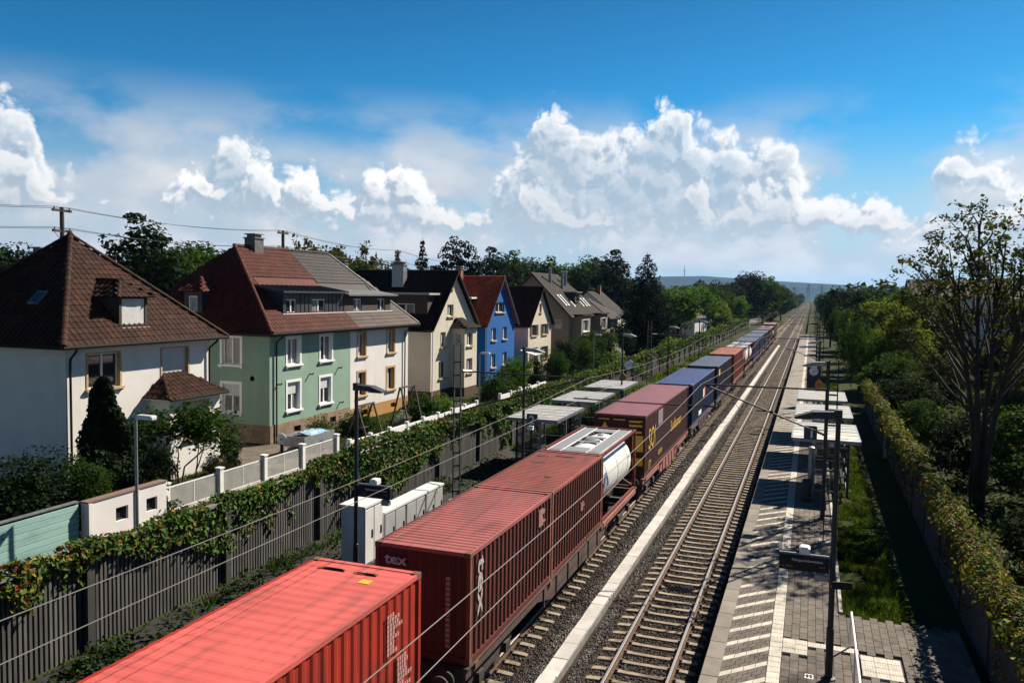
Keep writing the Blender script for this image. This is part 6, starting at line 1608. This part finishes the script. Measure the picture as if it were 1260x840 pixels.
# bright trees along the road
gr_ = 'green trees along the road by the noise wall'
for i, (x, y, h, m, lb) in enumerate(((-23.2, 151.7, 10.6, LG, 'bright green tree right beyond the big spruce'), (-23.0, 178.5, 10.7, LG, 'second bright green tree beyond the big spruce'), (-24.2, 220.8, 12, LM, 'mid green tree past the parked cars'),
  (-24.1, 247.6, 13.6, LD, 'darker tree beside the tallest far tree'), (-19.5, 276.2, 16.6, LD, 'tallest dark tree by the far end of the wall'), (-15.3, 283, 15.7, LM, 'broad dark tree next to the tallest far tree'), (-20.8, 243.2, 9.5, LG, 'small bright tree in front of the tallest far tree'),
  (-11.4, 337.7, 13.2, LD, 'last dark tree on the wall side of the tracks'), (-34, 190.8, 10.3, LG, 'bright tree behind the parked cars'), (-30, 160, 9.0, LY, 'yellow-green tree behind the big spruce'), (-27, 140, 7.0, LG, 'low bright tree in the shade of the big spruce'),
  (-33, 232, 11.5, LM, 'green tree among the far bungalows'), (-42, 215, 12.5, LM, 'green tree behind the white bungalow'), (-21, 205, 7.5, LY, 'small yellow-green tree over the end of the wall'))):
    plant('roadside_tree', lb, 'tree', DEC[i % 3], x, y, .7, h/9.9, h/9.9, m, gr_)
# distant wood on both sides of the line
C = []
for (x0_, x1_, y0_, y1_, n_, hmin, hmax) in ((-420, -60, 250, 620, 110, 11, 19), (-60, -12, 300, 760, 46, 9, 15), (6, 60, 230, 700, 44, 9, 15), (5, 16, 215, 900, 70, 7, 11), (-32, -13, 245, 900, 80, 7, 12), (60, 330, 240, 620, 50, 9, 15), (-700, -120, 620, 1500, 110, 12, 20), (-130, -14, 760, 1500, 46, 10, 15), (8, 420, 700, 1500, 60, 10, 16)):
    for _ in range(n_):
        x, y = random.uniform(x0_, x1_), random.uniform(y0_, y1_); h = random.uniform(hmin, hmax); m = 150 if y < 620 else 80
        q = sph(m); p = q*np.array([h*.34, h*.34, h*.46])*rng.uniform(.75, 1.05, (m, 1))+np.array([x, y, h*.55]); C.append(np.concatenate([p, q*.7+np.array([0, 0, .6]), np.full((m, 1), h*.17 if y < 620 else h*.26)], 1))
C = np.concatenate(C)
props(link('distant_wood', leaf_mesh('distant_wood', C[:, :3], C[:, 3:6], C[:, 6], [LD, LM, LO], rng.integers(0, 3, len(C)))), 'far belt of dark woods along the horizon', 'wood', kind='stuff')

# platform side: dense thicket behind the noise wall
gt = 'thicket behind the platform wall'
big = [deciduous(81, 8, 2.6, 2.9, 4.6, nc=110, nl=120, cr=.75, leaf=.22, trunk=.12), deciduous(82, 8, 2.3, 3.1, 4.4, nc=110, nl=120, cr=.75, leaf=.22, trunk=.12)]
def weeping(seed):
    r = np.random.default_rng(seed); C = []; Nn = []
    for k in range(90):
        a = r.uniform(0, 6.28); rad = r.uniform(.3, 2.3); z0 = r.uniform(5.5, 9.2)-rad*.5; L = r.uniform(1.5, 4.5); m = int(L*22)
        u = r.random(m); x = np.cos(a)*rad*(1+.15*u)+r.normal(0, .12, m); y = np.sin(a)*rad*(1+.15*u)+r.normal(0, .12, m)
        C.append(np.stack([x, y, z0-u*L], 1)); Nn.append(np.tile([np.cos(a), np.sin(a), .4], (m, 1)))
    b = MB().tube([(0, 0, -.3), (.1, 0, 4), (0, .1, 8)], [.2, .14, .05], 8)
    return b.mesh('trunk', BARK), leaf_mesh('crown', np.concatenate(C), np.concatenate(Nn), .24, LM, asp=.5)
WEEP = weeping(91)
for i, (x, y, h, ms, h0, m, lb) in enumerate(((4.4, 82, 7.6, WEEP, 9.2, LM, 'drooping tree where the platform wall ends'), (4.6, 99, 8.6, WEEP, 9.2, LD, 'second drooping tree past the end of the platform wall'), (3.4, 160.8, 9.7, WEEP, 9.2, LD, 'weeping dark tree at the far end of the empty platform'), (5.4, 124, 8.5, WEEP, 9.2, LM, 'weeping tree leaning over the platform wall'), (6.3, 204.4, 11.8, DEC[0], 9.9, LD, 'distant dark tree behind the weeping trees'),
  (7.6, 104, 9.0, big[0], 7.6, LY, 'tall yellow-green bush behind the platform wall'), (8.6, 152.4, 10.4, DEC[1], 9.9, LD, 'dark round tree behind the weeping trees'), (12.8, 143.6, 11.1, DEC[2], 9.9, LM, 'wide dark tree left of the apartment block'),
  (8.2, 84.5, 7.8, big[1], 7.6, LY, 'yellow-green bush in the middle of the thicket'), (16.5, 123.2, 9.5, DEC[0], 9.9, LO, 'olive tree under the apartment block'), (11.4, 95, 8.9, big[0], 7.6, LB, 'copper-tinged tree in the thicket'), (14.0, 72, 6.2, big[1], 7.6, LO, 'green bush under the bare-limbed tree'),
  (12.6, 54.5, 5.9, BUSH[0], 4.9, LO, 'olive green bush at the picture edge below the bare-limbed tree'), (9.0, 67, 5.2, big[0], 7.6, LO, 'olive bush along the wall'), (9.8, 41.5, 4.5, BUSH[1], 4.9, LM, 'lit green bush close to the camera at the picture edge'), (6.6, 62.5, 3.8, BUSH[0], 4.9, LD, 'low dark bush against the wall'),
  (7.4, 45.5, 3.3, BUSH[1], 4.9, LD, 'low dark bush under the bare-limbed tree'), (7.0, 88.5, 6.3, big[1], 7.6, LY, 'smaller yellow-green bush beside the wall'), (20, 84, 7.6, big[0], 7.6, LM, 'green tree beside the small garden house'), (22, 108, 9.0, DEC[1], 9.9, LB, 'brownish tree before the apartment block'),
  (27, 96, 7.5, DEC[2], 9.9, LM, 'green tree before the right part of the apartment block'), (6.8, 74.5, 4.6, BUSH[0], 4.9, LM, 'rounded bush half way along the wall'), (6.3, 54.0, 3.0, BUSH[1], 4.9, LM, 'small bush next to the ivy-topped wall'), (15.2, 46, 4.8, BUSH[0], 4.9, LM, 'dense bush at the picture edge'), (11.0, 33.5, 3.6, BUSH[1], 4.9, LD, 'dark bush closest to the camera'), (7.3, 31.0, 2.2, BUSH[0], 4.9, LD, 'low dark scrub behind the near end of the wall'), (10.0, 26.5, 2.6, BUSH[1], 4.9, LD, 'dark scrub at the lower picture corner'), (24, 62, 6.5, DEC[0], 9.9, LM, 'green tree far right behind the bushes'),
  (5.6, 111, 6.0, big[1], 7.6, LO, 'olive bush near the weeping tree'), (4.9, 138, 7.5, big[0], 7.6, LM, 'green bush between the weeping trees'), (9.5, 118, 8.0, big[1], 7.6, LD, 'dark tree in the middle of the thicket'))):
    k = h/h0; plant('thicket_tree' if h > 5 else 'thicket_bush', lb, 'tree' if h > 5 else 'bush', ms, x, y, .5, k, k*(1.15 if h < 5 else 1.0), m, gt)
def guided_tree(seed, n=84):
    """several upright stems, limbs arching out to tips spread through a wide domed crown, twigs and leaves at the tips"""
    random.seed(seed); b = MB(); C = []; stems = []
    for i in range(4):
        a = 6.28*i/4+.5; sp = (1.1, 1.5, .9, 1.7)[i]; top = (11.8, 10.6, 12.4, 10.2)[i]
        pts = [Vector((.16*math.cos(a), .16*math.sin(a), -.3))]
        for k in range(1, 9):
            u = k/8; pts.append(Vector((math.cos(a)*(.16+sp*u**1.6)+random.uniform(-.1, .1), math.sin(a)*(.16+sp*u**1.6)+random.uniform(-.1, .1), top*u)))
        b.tube(pts, [.17*(1-.86*k/8) for k in range(9)], 8, cap=False); stems.append(pts)
    for _ in range(n):
        a = random.uniform(0, 6.28); q = random.random()**.55; t = Vector((math.cos(a)*q*4.3, math.sin(a)*q*4.3, 0))
        t.z = 13.2-3.4*q**2.2-random.random()**1.6*3.6
        z0 = max(3.6, t.z-1.0-q*3.0)
        st = min(stems, key=lambda p: (Vector((p[6].x, p[6].y, 0))-Vector((t.x, t.y, 0))).length)
        k = min(7.999, max(1, z0/st[-1].z*8)); i = int(k); p0 = st[i].lerp(st[min(i+1, 8)], k-i)
        mid = p0.lerp(t, .5)+Vector((random.uniform(-.3, .3), random.uniform(-.3, .3), .12+.25*q)); q1 = p0.lerp(mid, .55)+Vector((0, 0, -.08)); q2 = mid.lerp(t, .55)+Vector((random.uniform(-.12, .12), random.uniform(-.12, .12), .08))
        b.tube([p0, q1, mid, q2, t], [.052, .042, .032, .022, .010], 5, cap=False)
        for base in [t]*5+[q2]*4+[mid]*2:
            d = Vector((random.uniform(-1, 1)+t.x*.12, random.uniform(-1, 1)+t.y*.12, random.uniform(-.25, .9))).normalized()*random.uniform(.35, .85); e_ = base+d
            b.tube([base, base+d*.5+Vector((0, 0, .04)), e_], [.009, .007, .004], 3, cap=False)
            for _k in range(random.randint(4, 9)): C.append(tuple(base+d*random.uniform(.35, 1.08)+Vector((random.gauss(0, .07), random.gauss(0, .07), random.gauss(0, .06)))))
    C = np.array(C)
    return b.mesh('trunk', BARK, True), leaf_mesh('crown', C, np.tile([0, 0, .6], (len(C), 1)), .17, LO)
bt = guided_tree(105)
plant('bare_limbed_tree', 'tall thinly leaved tree with dark branching limbs against the sky', 'tree', bt, 7.05, 39.8, .4, 1.0, 1.0, LO, rz=.4)
r = np.random.default_rng(5); C = sph(900, r)*np.array([.42, .42, .38])*r.uniform(.4, 1, (900, 1))**.4
t = thing('bird_nest', 'dark clump of twigs high in the bare-limbed tree', 'nest', (6.6, 39.6, 10.9)); link('twigs', leaf_mesh('twigs', C, sph(900), .22, BARK, asp=.12), t)['kind'] = 'stuff'

# gardens by the houses
thm = (lambda r: (MB().tube([(0, 0, -.2), (0, 0, 3.5)], [.12, .04], 7).mesh('trunk', BARK), (lambda z, a, q: leaf_mesh('crown', np.stack([np.cos(a)*q, np.sin(a)*q, z], 1), np.stack([np.cos(a), np.sin(a), np.full(len(z), .35)], 1), .17, TH))(*(lambda u, a: (u*4.95+.05, a, (1.28*(1-u)**.62*(.84+.22*np.sin(3*a+5*u)+.16*np.sin(17*u+2*a)))*r.uniform(.6, 1.04, len(u))+.04))(r.random(15000)**1.25, r.uniform(0, 6.28, 15000)))))(np.random.default_rng(7))
plant('conical_tree', 'dark green conical tree before the white house wall', 'tree', thm, -25.6, 23.9, .7, 1.08, 1.14)
gg = 'garden shrubs before the houses'
sm_tree = sparse_tree(117, 3.6, LM, leaf=.17, stems=3, depth=4, lper=16, spread=.75)
plant('small_tree', 'small leafy fruit tree before the bay window', 'tree', sm_tree, -25.0, 27.7, .7, 1.0, 1.15, LM, rz=.4)
for i, (x, y, h, w, m, ms, lb) in enumerate(((-25.2, 20.2, 3.2, 1.1, LD, BUSH[0], 'dark bush in the shade at the picture edge by the white house'), (-24.2, 21.4, 2.7, 1.0, LM, BUSH[1], 'green bush beside the conical tree'), (-25.5, 17.0, 3.6, 1.2, LD, BUSH[1], 'big dark bush behind the turquoise fence'), (-25.0, 25.7, 2.6, .75, LD, BUSH[0], 'dark bush between conical tree and bay'), (-22.3, 22.9, 1.9, .8, LM, SHR[0], 'leafy climber shrub hanging over the garage end'), (-26.4, 31.2, 1.0, 1.0, LB, SHR[1], 'low reddish shrub behind the panel fence'),
  (-27.0, 33.0, 1.6, .5, LD, SHR[2], 'slim dark shrub at the corner of the bay'), (-27.4, 41.4, 1.5, 1.0, LM, SHR[0], 'round shrub before the green house plinth'), (-26.4, 44.2, 1.7, 1.1, LM, SHR[1], 'leafy shrub by the shorter swing'), (-25.2, 50.4, 1.9, 1.2, LM, SHR[2], 'big round green shrub before the white house half'), (-25.0, 53.2, 1.6, 1.2, LG, SHR[0], 'round shrub at the corner of the side street'), (-25.4, 48.0, 1.0, .8, BLOS, SHR[1], 'small white-flowering shrub in the garden'),
  (-24.4, 63.8, 2.6, 1.0, LM, SHR[1], 'leafy shrub before the cream house bay'), (-24.8, 68.5, 3.2, .9, LG, BUSH[0], 'light green tree-like shrub by the cream house'), (-24.5, 72.8, 2.7, .9, LD, BUSH[1], 'dark shrub before the blue house'), (-24.0, 77.6, 3.2, .9, LM, BUSH[0], 'green shrub before the blue house gable'), (-24.4, 82.2, 3.8, 1.0, LD, BUSH[1], 'dark shrub between blue and narrow cream house'), (-24.2, 87.0, 4.1, 1.0, LM, BUSH[0], 'tall dark green hedge shrub before the narrow house'), (-24.2, 92.5, 4.4, 1.0, LM, BUSH[1], 'tall shrub past the narrow cream house'),
  (-24.4, 97.5, 4.0, 1.0, LD, BUSH[0], 'dark shrub before the beige house corner'), (-23.2, 99.5, 2.9, .95, BLOS, SHR[2], 'big white-flowering bush by the road'), (-25.0, 104.5, 3.9, 1.0, LM, BUSH[1], 'green shrub before the beige house bay'), (-24.6, 110.0, 4.2, 1.0, LD, BUSH[0], 'dark shrub under the big spruce'), (-24.4, 127, 4.6, 1.1, LM, BUSH[1], 'green bush past the big spruce'))):
    h0 = 4.9 if ms in BUSH else 2.0; plant('garden_shrub', lb, 'bush', ms, x, y, .7, h/h0, h/h0*w, m, gg)

# creeper on the noise walls
def creeper(name, lb, C, Nn, size, mi, mats, loc=(0, 0, 0)):
    return props(link(name, leaf_mesh(name, C, Nn, size, mats, mi)), lb, 'creeper', kind='stuff')
IM = [IVG, IVB, IVY_, IVR]
def left_ivy(y0, y1, n, size):
    y = rng.uniform(y0, y1, n); zt = 3.12
    hang = .22+.25*vnoise(y*.9, y*0, 1)+.5*np.clip(vnoise(y*1.6, y*0+4, 5)-.6, 0, 1)*2+1.25*np.exp(-((y-19.3)/1.25)**2)+.55*np.exp(-((y-13.2)/.5)**2)+.9*np.exp(-((y-27.5)/1.0)**2)
    hang = np.where(y > 26, hang+3.4*np.clip(vnoise(y*.30+3, y*0, 2)-.50, 0, 1)+1.8*np.clip(vnoise(y*1.1, y*0, 8)-.55, 0, 1), hang)
    top = rng.random(n) < np.where(y < 26, .50, .40)
    x = np.where(top, WLX+rng.uniform(-.45, .30, n)*np.where(y < 26, .62, 1), WLX+.08+np.abs(rng.normal(0, .10, n)))
    bump = .06+.36*vnoise(y*1.1, x*2, 3)**1.5+.25*vnoise(y*.25, x*0, 4)*(y > 24)
    z = np.where(top, zt+bump*rng.random(n)**.6*(1-np.clip((np.abs(x-WLX)-.2)/.5, 0, 1)*.5), zt+.1-hang*rng.random(n)**1.25)
    dens = vnoise(y*2.2, z*2.2, 6)*.6+vnoise(y*.8, z*.9, 7)*.6
    k = (top & (vnoise(y*1.5, x*3, 13) > .22)) | (~top & (dens > .42)); y, z, x, top = y[k], z[k], x[k], top[k]; z = np.maximum(z, .75)
    gn = vnoise(y*.45, z*.8, 11); rnd = rng.random(len(y)); green = (rnd < np.clip((y-10)/8, .3, .92)*np.clip(.55+gn*.6, 0, 1)) | ((~top) & (y > 17.5) & (rnd < .85))
    mi = np.where(green, 0, np.where(rng.random(len(y)) < .48, 1, np.where(rng.random(len(y)) < .80, 2, 3)))
    Nn = np.where(top[:, None], [.35, 0, .9], [1.0, 0, .35])
    return np.stack([x, y, z], 1), Nn, mi, np.full(len(y), size)
def strands(n):
    out = []; mi = []
    for _ in range(n):
        y0_ = random.uniform(11, 62); L = random.uniform(.3, 1.5)*(1 if y0_ > 17 else .6); m = int(L*16)+3; u = np.linspace(0, 1, m)
        out.append(np.stack([WLX+.09+rng.normal(0, .03, m), y0_+.12*np.sin(u*4+y0_)+rng.normal(0, .05, m), 3.05-u*L], 1)); mi.append(np.where(rng.random(m) < .75, 0, rng.integers(1, 3, m)))
    C = np.concatenate(out); return C, np.tile([1.0, 0, .35], (len(C), 1)), np.concatenate(mi), np.full(len(C), .14)
A = [strands(110), left_ivy(10.5, 26, 6400, .15), left_ivy(26, 44, 12000, .17), left_ivy(44, 80, 9500, .22), left_ivy(80, 236, 11000, .42)]
creeper('wall_creeper', 'bronze and green creeper hanging over the long noise wall', *[np.concatenate([a[i] for a in A]) for i in (0, 1)], np.concatenate([a[3] for a in A]), np.concatenate([a[2] for a in A]), IM)
def right_ivy(y0, y1, n, size):
    y = rng.uniform(y0, y1, n); a = rng.uniform(-.25, 1.12, n)*math.pi; rr = (.12+.34*vnoise(y*1.0, a*1.2, 3)+.16*vnoise(y*.3, a*0, 5))*np.where(rng.random(n) < .06, rng.uniform(1.0, 1.6, n), rng.uniform(.5, 1.05, n))
    x = WRX-np.cos(a)*rr*1.15; z = 2.78+np.sin(a)*rr*.85
    drop = (rng.random(n) < .22); z = np.where(drop, 2.7-rng.random(n)**1.5*1.6, z); x = np.where(drop, WRX-.1-rng.random(n)*.12, x)
    ok = ~drop | (vnoise(y*1.4, z*1.5, 12) > .5)
    x, y, z, a, drop = x[ok], y[ok], z[ok], a[ok], drop[ok]
    rnd = rng.random(len(y)); mi = np.where(rnd < .34, 0, np.where(rnd < .52, 1, np.where(rnd < .92, 2, 3)))
    Nn = np.where(drop[:, None], [-1, 0, .2], np.stack([-np.cos(a), 0*a, np.sin(a)+.5], 1))
    return np.stack([x, y, z], 1), Nn, mi, np.full(len(y), size)
A = [right_ivy(8, 32, 15000, .12), right_ivy(32, 70.5, 8500, .17)]
creeper('wall_creeper', 'reddish and olive creeper crowning the wall beside the thicket', *[np.concatenate([a[i] for a in A]) for i in (0, 1)], np.concatenate([a[3] for a in A]), np.concatenate([a[2] for a in A]), IM)
# roadside greenery spilling over the wall further down
n = 9000; y = rng.uniform(40, 232, n)**1.0; x = rng.uniform(-19.8, -16.9, n); hh = .5+2.9*vnoise(y*.16, x*.4, 21)*np.clip((y-36)/30, .35, 1); z = .7+hh*rng.random(n)**.45
props(link('verge_shrubbery', leaf_mesh('verge_shrubbery', np.stack([x, y, z], 1), np.tile([.3, 0, .8], (n, 1)), np.clip(.10+y*.0022, .16, .5), [LG, LM, LY, IVG], rng.integers(0, 4, n))), 'bright green shrubbery along the road behind the wall', 'shrubbery', kind='stuff')

# grass: strip behind the platform, weeds at the wall foot
def blades(name, lb, x, y, z, h, mats, wd=.022):
    n = len(x); a = rng.uniform(0, 6.28, n); lean = rng.normal(0, .35, (n, 2))*h[:, None]
    b0 = np.stack([x-np.cos(a)*wd, y-np.sin(a)*wd, z], 1); b1 = np.stack([x+np.cos(a)*wd, y+np.sin(a)*wd, z], 1); tp = np.stack([x+lean[:, 0], y+lean[:, 1], z+h], 1)
    V = np.stack([b0, b1, tp], 1).reshape(-1, 3); F = np.arange(n*3).reshape(-1, 3)
    return props(link(name, mesh_np(name, V, F, mats, rng.integers(0, len(mats), n))), lb, 'grass', kind='stuff')
n = 46000; y = 24.2+76*rng.random(n)**1.9; x = 1.12+1.6*rng.random(n)**.9; k = (vnoise(x*1.2, y*1.2, 31)*.6+vnoise(x*3, y*3, 32)*.4 > .36); x, y = x[k], y[k]
GB = [leafmat('grass_blade_bright', (.095, .145, .018), (.065, .11, .014), tr=.35), leafmat('grass_blade_dark', (.03, .055, .009), (.02, .04, .007), tr=.35), leafmat('grass_blade_straw', (.12, .11, .03), (.09, .08, .025), tr=.3)]
blades('grass', 'long grass on the strip behind the platform', x, y, np.full(len(x), .53), (.05+.34*vnoise(x*1.6, y*1.6, 33)**1.6)*rng.uniform(.4, 1.2, len(x)), [GB[0], GB[0], GB[1], GB[1], GB[2]], .016+y*.00025)
n = 9000; y = 48+90*rng.random(n)**1.6; x = rng.uniform(-16.2, -10.6, n); k = vnoise(x*.6, y*.3, 45) > .35; x, y = x[k], y[k]; k = (y > 67) | (x < -14.4); x, y = x[k], y[k]
blades('verge_grass', 'grass on the verge between the far train and the wall', x, y, np.interp(x, [-14.5, -12.5, -10.4], [.60, .25, -.12]), rng.uniform(.15, .55, len(x)), [GB[0], GB[0], GB[1], GB[2]], .04+y*.0006)
n = 2200; y = 11+34*rng.random(n); x = rng.uniform(-16.3, -15.6, n); k = vnoise(x*.9, y*.5, 41) > .62; x, y = x[k], y[k]
blades('weeds', 'weeds along the foot of the slatted wall', x, y, np.full(len(x), .55), .15+.55*vnoise(x*1.2, y*.8, 43)*rng.uniform(.4, 1.2, len(x)), [GB[0], GB[1], GB[1]], .03)
C = []
for (yc, nn_) in ((14.3, 380), (19.4, 250), (30, 600), (33, 500)):
    q = sph(nn_); C.append(q*np.array([.55, 1.0, .55])*rng.uniform(.5, 1, (nn_, 1))+np.array([-15.5, yc, .75]))
m_ = 2600; yy_ = rng.uniform(11, 44, m_); xx_ = rng.uniform(-16.35, -14.35, m_); C.append(np.stack([xx_, yy_, .60+.40*vnoise(xx_*1.3, yy_*.9, 61)*rng.random(m_)], 1)[vnoise(xx_*.8, yy_*.6, 62) > .30])
C = np.concatenate(C); C[:, 2] = np.maximum(C[:, 2], .56)
props(link('undergrowth', leaf_mesh('undergrowth', C, np.tile([.5, 0, .8], (len(C), 1)), .13, [LD, LD, LM], rng.integers(0, 3, len(C)))), 'leafy undergrowth at the foot of the slatted wall', 'undergrowth', kind='stuff')
n = 26000; x = rng.uniform(4.9, 30, n); y = 16+115*rng.random(n)**1.4; hh = .3+2.6*vnoise(x*.35, y*.3, 71)*np.clip((x-4.6)/2.5, .25, 1); z = .5+hh*rng.random(n)**.5
props(link('thicket_undergrowth', leaf_mesh('thicket_undergrowth', np.stack([x, y, z], 1), np.tile([0, 0, .8], (n, 1)), np.clip(.12+y*.003, .16, .45), [LD, LD, LM, LO], rng.integers(0, 4, n))), 'dark tangled undergrowth between the thicket trees', 'undergrowth', kind='stuff')
n = 30000; x = np.concatenate([rng.uniform(4.5, 16, n//2), rng.uniform(-28.6, -23.2, n//2)]); y = np.concatenate([18+60*rng.random(n//2)**1.5, 12+50*rng.random(n//2)])
k = ~((x < 0) & (y > 33.5) & (y < 39)); x, y = x[k], y[k]
blades('lawn', 'rough lawn grass in the gardens and under the thicket', x, y, np.where(x < 0, .7, .52), rng.uniform(.06, .2, len(x)), [GB[0], GB[1], GB[1], GB[2]], .03)

# ------------------------------------------------------------------ parked cars
def car(lb, x, y, rz_, paint_, van=False):
    t = thing('parked_car', lb, 'car', (x, y, .705), rz_, 'cars parked on the road')
    W = .9; 
    if van: sec = [(-2.3, .45, .95), (-2.25, .9, 1.9), (-1.9, 1.95, 2.0), (1.0, 1.95, 2.0), (1.6, 1.2, 1.9), (2.3, .95, 1.3), (2.4, .4, .9)]; prof_ = [(-2.4, .35), (-2.4, 1.1), (-2.25, 1.95), (.9, 2.0), (1.55, 1.2), (2.3, .95), (2.4, .35)]
    else: prof_ = [(-2.1, .35), (-2.15, .85), (-1.85, 1.0), (-1.35, 1.42), (.25, 1.45), (1.05, .98), (2.0, .82), (2.15, .35)]
    b = MB(); n = len(prof_)
    V = [(s*W*(1 if z < 1.0 else .86), yy, z) for s in (-1, 1) for yy, z in prof_]
    tri = tessellate_polygon([[Vector((yy, z, 0)) for yy, z in prof_]])
    b.add(V, [tuple(q) for q in tri]+[tuple(n+i for i in q[::-1]) for q in tri]+[(i, n+i, n+(i+1) % n, (i+1) % n) for i in range(n)])
    bd = b.build('body', paint_, t)
    zz = (1.2, 1.8) if van else (1.02, 1.36)
    for s in (-1, 1):
        xx = s*W*.885 if not van else s*W*.87
        a = (-1.2, .5) if not van else (-.2, .9)
        MB().add([(xx+s*.03, a[0]-.12, zz[0]), (xx+s*.03, a[1]+.35, zz[0]), (xx+s*.01, a[1]-.1, zz[1]), (xx+s*.01, a[0]+.1, zz[1])], [(0, 1, 2, 3)]).build('side_window', GLASS, bd)
    p0, p1 = (prof_[3], prof_[4]) if van else (prof_[4], prof_[5])
    MB().add([(-.68, p0[0]+.05, p0[1]-.02), (.68, p0[0]+.05, p0[1]-.02), (.76, p1[0]+.02, p1[1]+.05), (-.76, p1[0]+.02, p1[1]+.05)], [(0, 1, 2, 3)]).build('windscreen', GLASS, bd)
    p0, p1 = (prof_[1], prof_[2]) if van else (prof_[2], prof_[3])
    MB().add([(-.7, p0[0]-.03, p0[1]+.08), (.7, p0[0]-.03, p0[1]+.08), (.64, p1[0]-.02, p1[1]-.06), (-.64, p1[0]-.02, p1[1]-.06)], [(0, 1, 2, 3)]).build('rear_window', GLASS, bd)
    for s in (-1, 1):
        for yy in (-1.3, 1.35):
            w = MB().lathe([(.1, -.1), (.30, -.1), (.32, -.06), (.32, .06), (.30, .1), (.1, .1)], 18, (s*.82, yy, .32), 'x').build('wheel', BLACK, t); MB().lathe([(.03, .0), (.19, .01), (.19, -.01)], 12, (s*.93, yy, .32), 'x').build('rim', GALV, w)
        MB().box(s*.62-.15, s*.62+.15, -2.2 if not van else -2.43, -2.1 if not van else -2.38, .68, .86).build('tail_light', pm('red_lens', (.3, .01, .01), rough=.2), bd) if s > 0 or True else 0
car('silver-white van parked on the road past the spruce', -26.5, 186, R(8), pm('silver_paint', (.62, .64, .66), rough=.25, coat=.6), True)
car('blue car parked beyond the white van', -24.6, 205, R(4), pm('blue_paint', (.12, .22, .38), rough=.25, coat=.6))
car('red car on the road behind the wall creeper', -22.0, 143, R(2), pm('red_paint', (.5, .03, .03), rough=.25, coat=.6))
t = thing('awning', 'white sun awning at the foot of the blue house', 'awning', (-28.6, 80.2, 3.2)); MB().add([(0, 0, .45), (0, 2.6, .45), (1.7, 2.6, 0), (1.7, 0, 0), (0, 0, .42), (0, 2.6, .42), (1.7, 2.6, -.03), (1.7, 0, -.03)], [(0, 3, 2, 1), (4, 5, 6, 7), (3, 7, 6, 2), (0, 4, 7, 3), (1, 2, 6, 5)]).build('canopy', WHITE, t)
for yy in (.1, 2.5): MB().bar((1.6, yy, -2.5), (1.6, yy, 0), .06, .06, upv=(0, 1, 0)).build('post', GALV, t)

# ------------------------------------------------------------------ far hills, tower, pylons, haze
HILL = pm('wooded_hill', (.018, .036, .022), (.032, .048, .026), scale=.004, rough=1, spec=0)
def hill(lb, pts, y, depth):
    n = 60; V = []; xs = np.linspace(pts[0][0], pts[-1][0], n); zs = np.interp(xs, [p[0] for p in pts], [p[1] for p in pts])+12*(vnoise(xs*.004, xs*0, 51)-.5)+5*(vnoise(xs*.02, xs*0, 52)-.5)
    rows = [(0, -5, 0), (.25, .35, 1), (.6, .8, 1), (1.0, 1.0, 1), (1.5, .7, 1)]
    for dy, k, _ in rows:
        for x, z in zip(xs, zs): V.append((x, y+dy*depth, max(-5, z*k if _ else -5)))
    F = [(r_*n+i, r_*n+i+1, (r_+1)*n+i+1, (r_+1)*n+i) for r_ in range(len(rows)-1) for i in range(n-1)]
    props(link('hills', mesh_np('hills', V, F, HILL, smooth=True)), lb, kind='structure')
HY = 5200
hill('low blue wooded hills along the horizon', [(-8900, 40), (-4133, 95), (-2099, 122), (-1190, 139), (-875, 151), (-722, 152), (-449, 133), (-233, 120), (0, 112), (224, 109), (519, 79), (859, 65), (1619, 60), (8900, 50)], HY, 900)
t = thing('radio_tower', 'slim radio tower on the far hill', 'tower', (-893, 6100, 130)); MB().tube([(0, 0, -10), (0, 0, 75), (0, 0, 76), (0, 0, 112)], [4, 2.6, 1.4, .7], 10).build('mast', CONC, t); MB().lathe([(3, 60), (7.5, 62), (7.5, 68), (3, 71)], 16).build('platform', CONC, t)
def pylon(lb, x, y, top):
    t = thing('pylon', lb, 'pylon', (x, y, .5), 0, 'power pylons'); h = top-.5; b = MB()
    for sx in (-1, 1):
        for sy in (-1, 1): b.bar((sx*2.6, sy*2.6, 0), (sx*.35, sy*.35, h), .28, .28)
    for k in range(6):
        z0_, z1_ = h*k/6, h*(k+1)/6; w0, w1 = 2.6-2.25*k/6, 2.6-2.25*(k+1)/6
        for s in (-1, 1): b.bar((-w0, s*w0, z0_), (w1, s*w1, z1_), .16, .16); b.bar((w0, s*w0, z0_), (-w1, s*w1, z1_), .16, .16)
    b.build('lattice', GALV, t)['kind'] = 'stuff'
    for z, w in ((h*.72, 6.5), (h*.84, 5), (h*.95, 3.5)): MB().bar((-w, 0, z), (w, 0, z), .3, .4).build('crossarm', GALV, t)
pylon('first of three small lattice pylons over the end of the line', -18, 900, 20.5); pylon('middle of three small lattice pylons over the end of the line', -4.5, 1000, 24.5); pylon('last of three small lattice pylons over the end of the line', 11, 1100, 26.3)

hz = MB().box(-9200, 9200, -120, 11300, -2, 262).build('haze', pm('haze_air', (1, 1, 1)))
hm = bpy.data.materials.new('haze_volume'); hm.use_nodes = True; nt = hm.node_tree; nt.nodes.clear()
pvn = nt.nodes.new('ShaderNodeVolumePrincipled'); pvn.inputs['Color'].default_value = (.32, .56, 1.0, 1); pvn.inputs['Density'].default_value = 4e-5; pvn.inputs['Anisotropy'].default_value = .3
mo = nt.nodes.new('ShaderNodeOutputMaterial'); nt.links.new(pvn.outputs[0], mo.inputs['Volume'])
hz.data.materials.clear(); hz.data.materials.append(hm); props(hz, kind='stuff')
sc.cycles.volume_bounces = 0
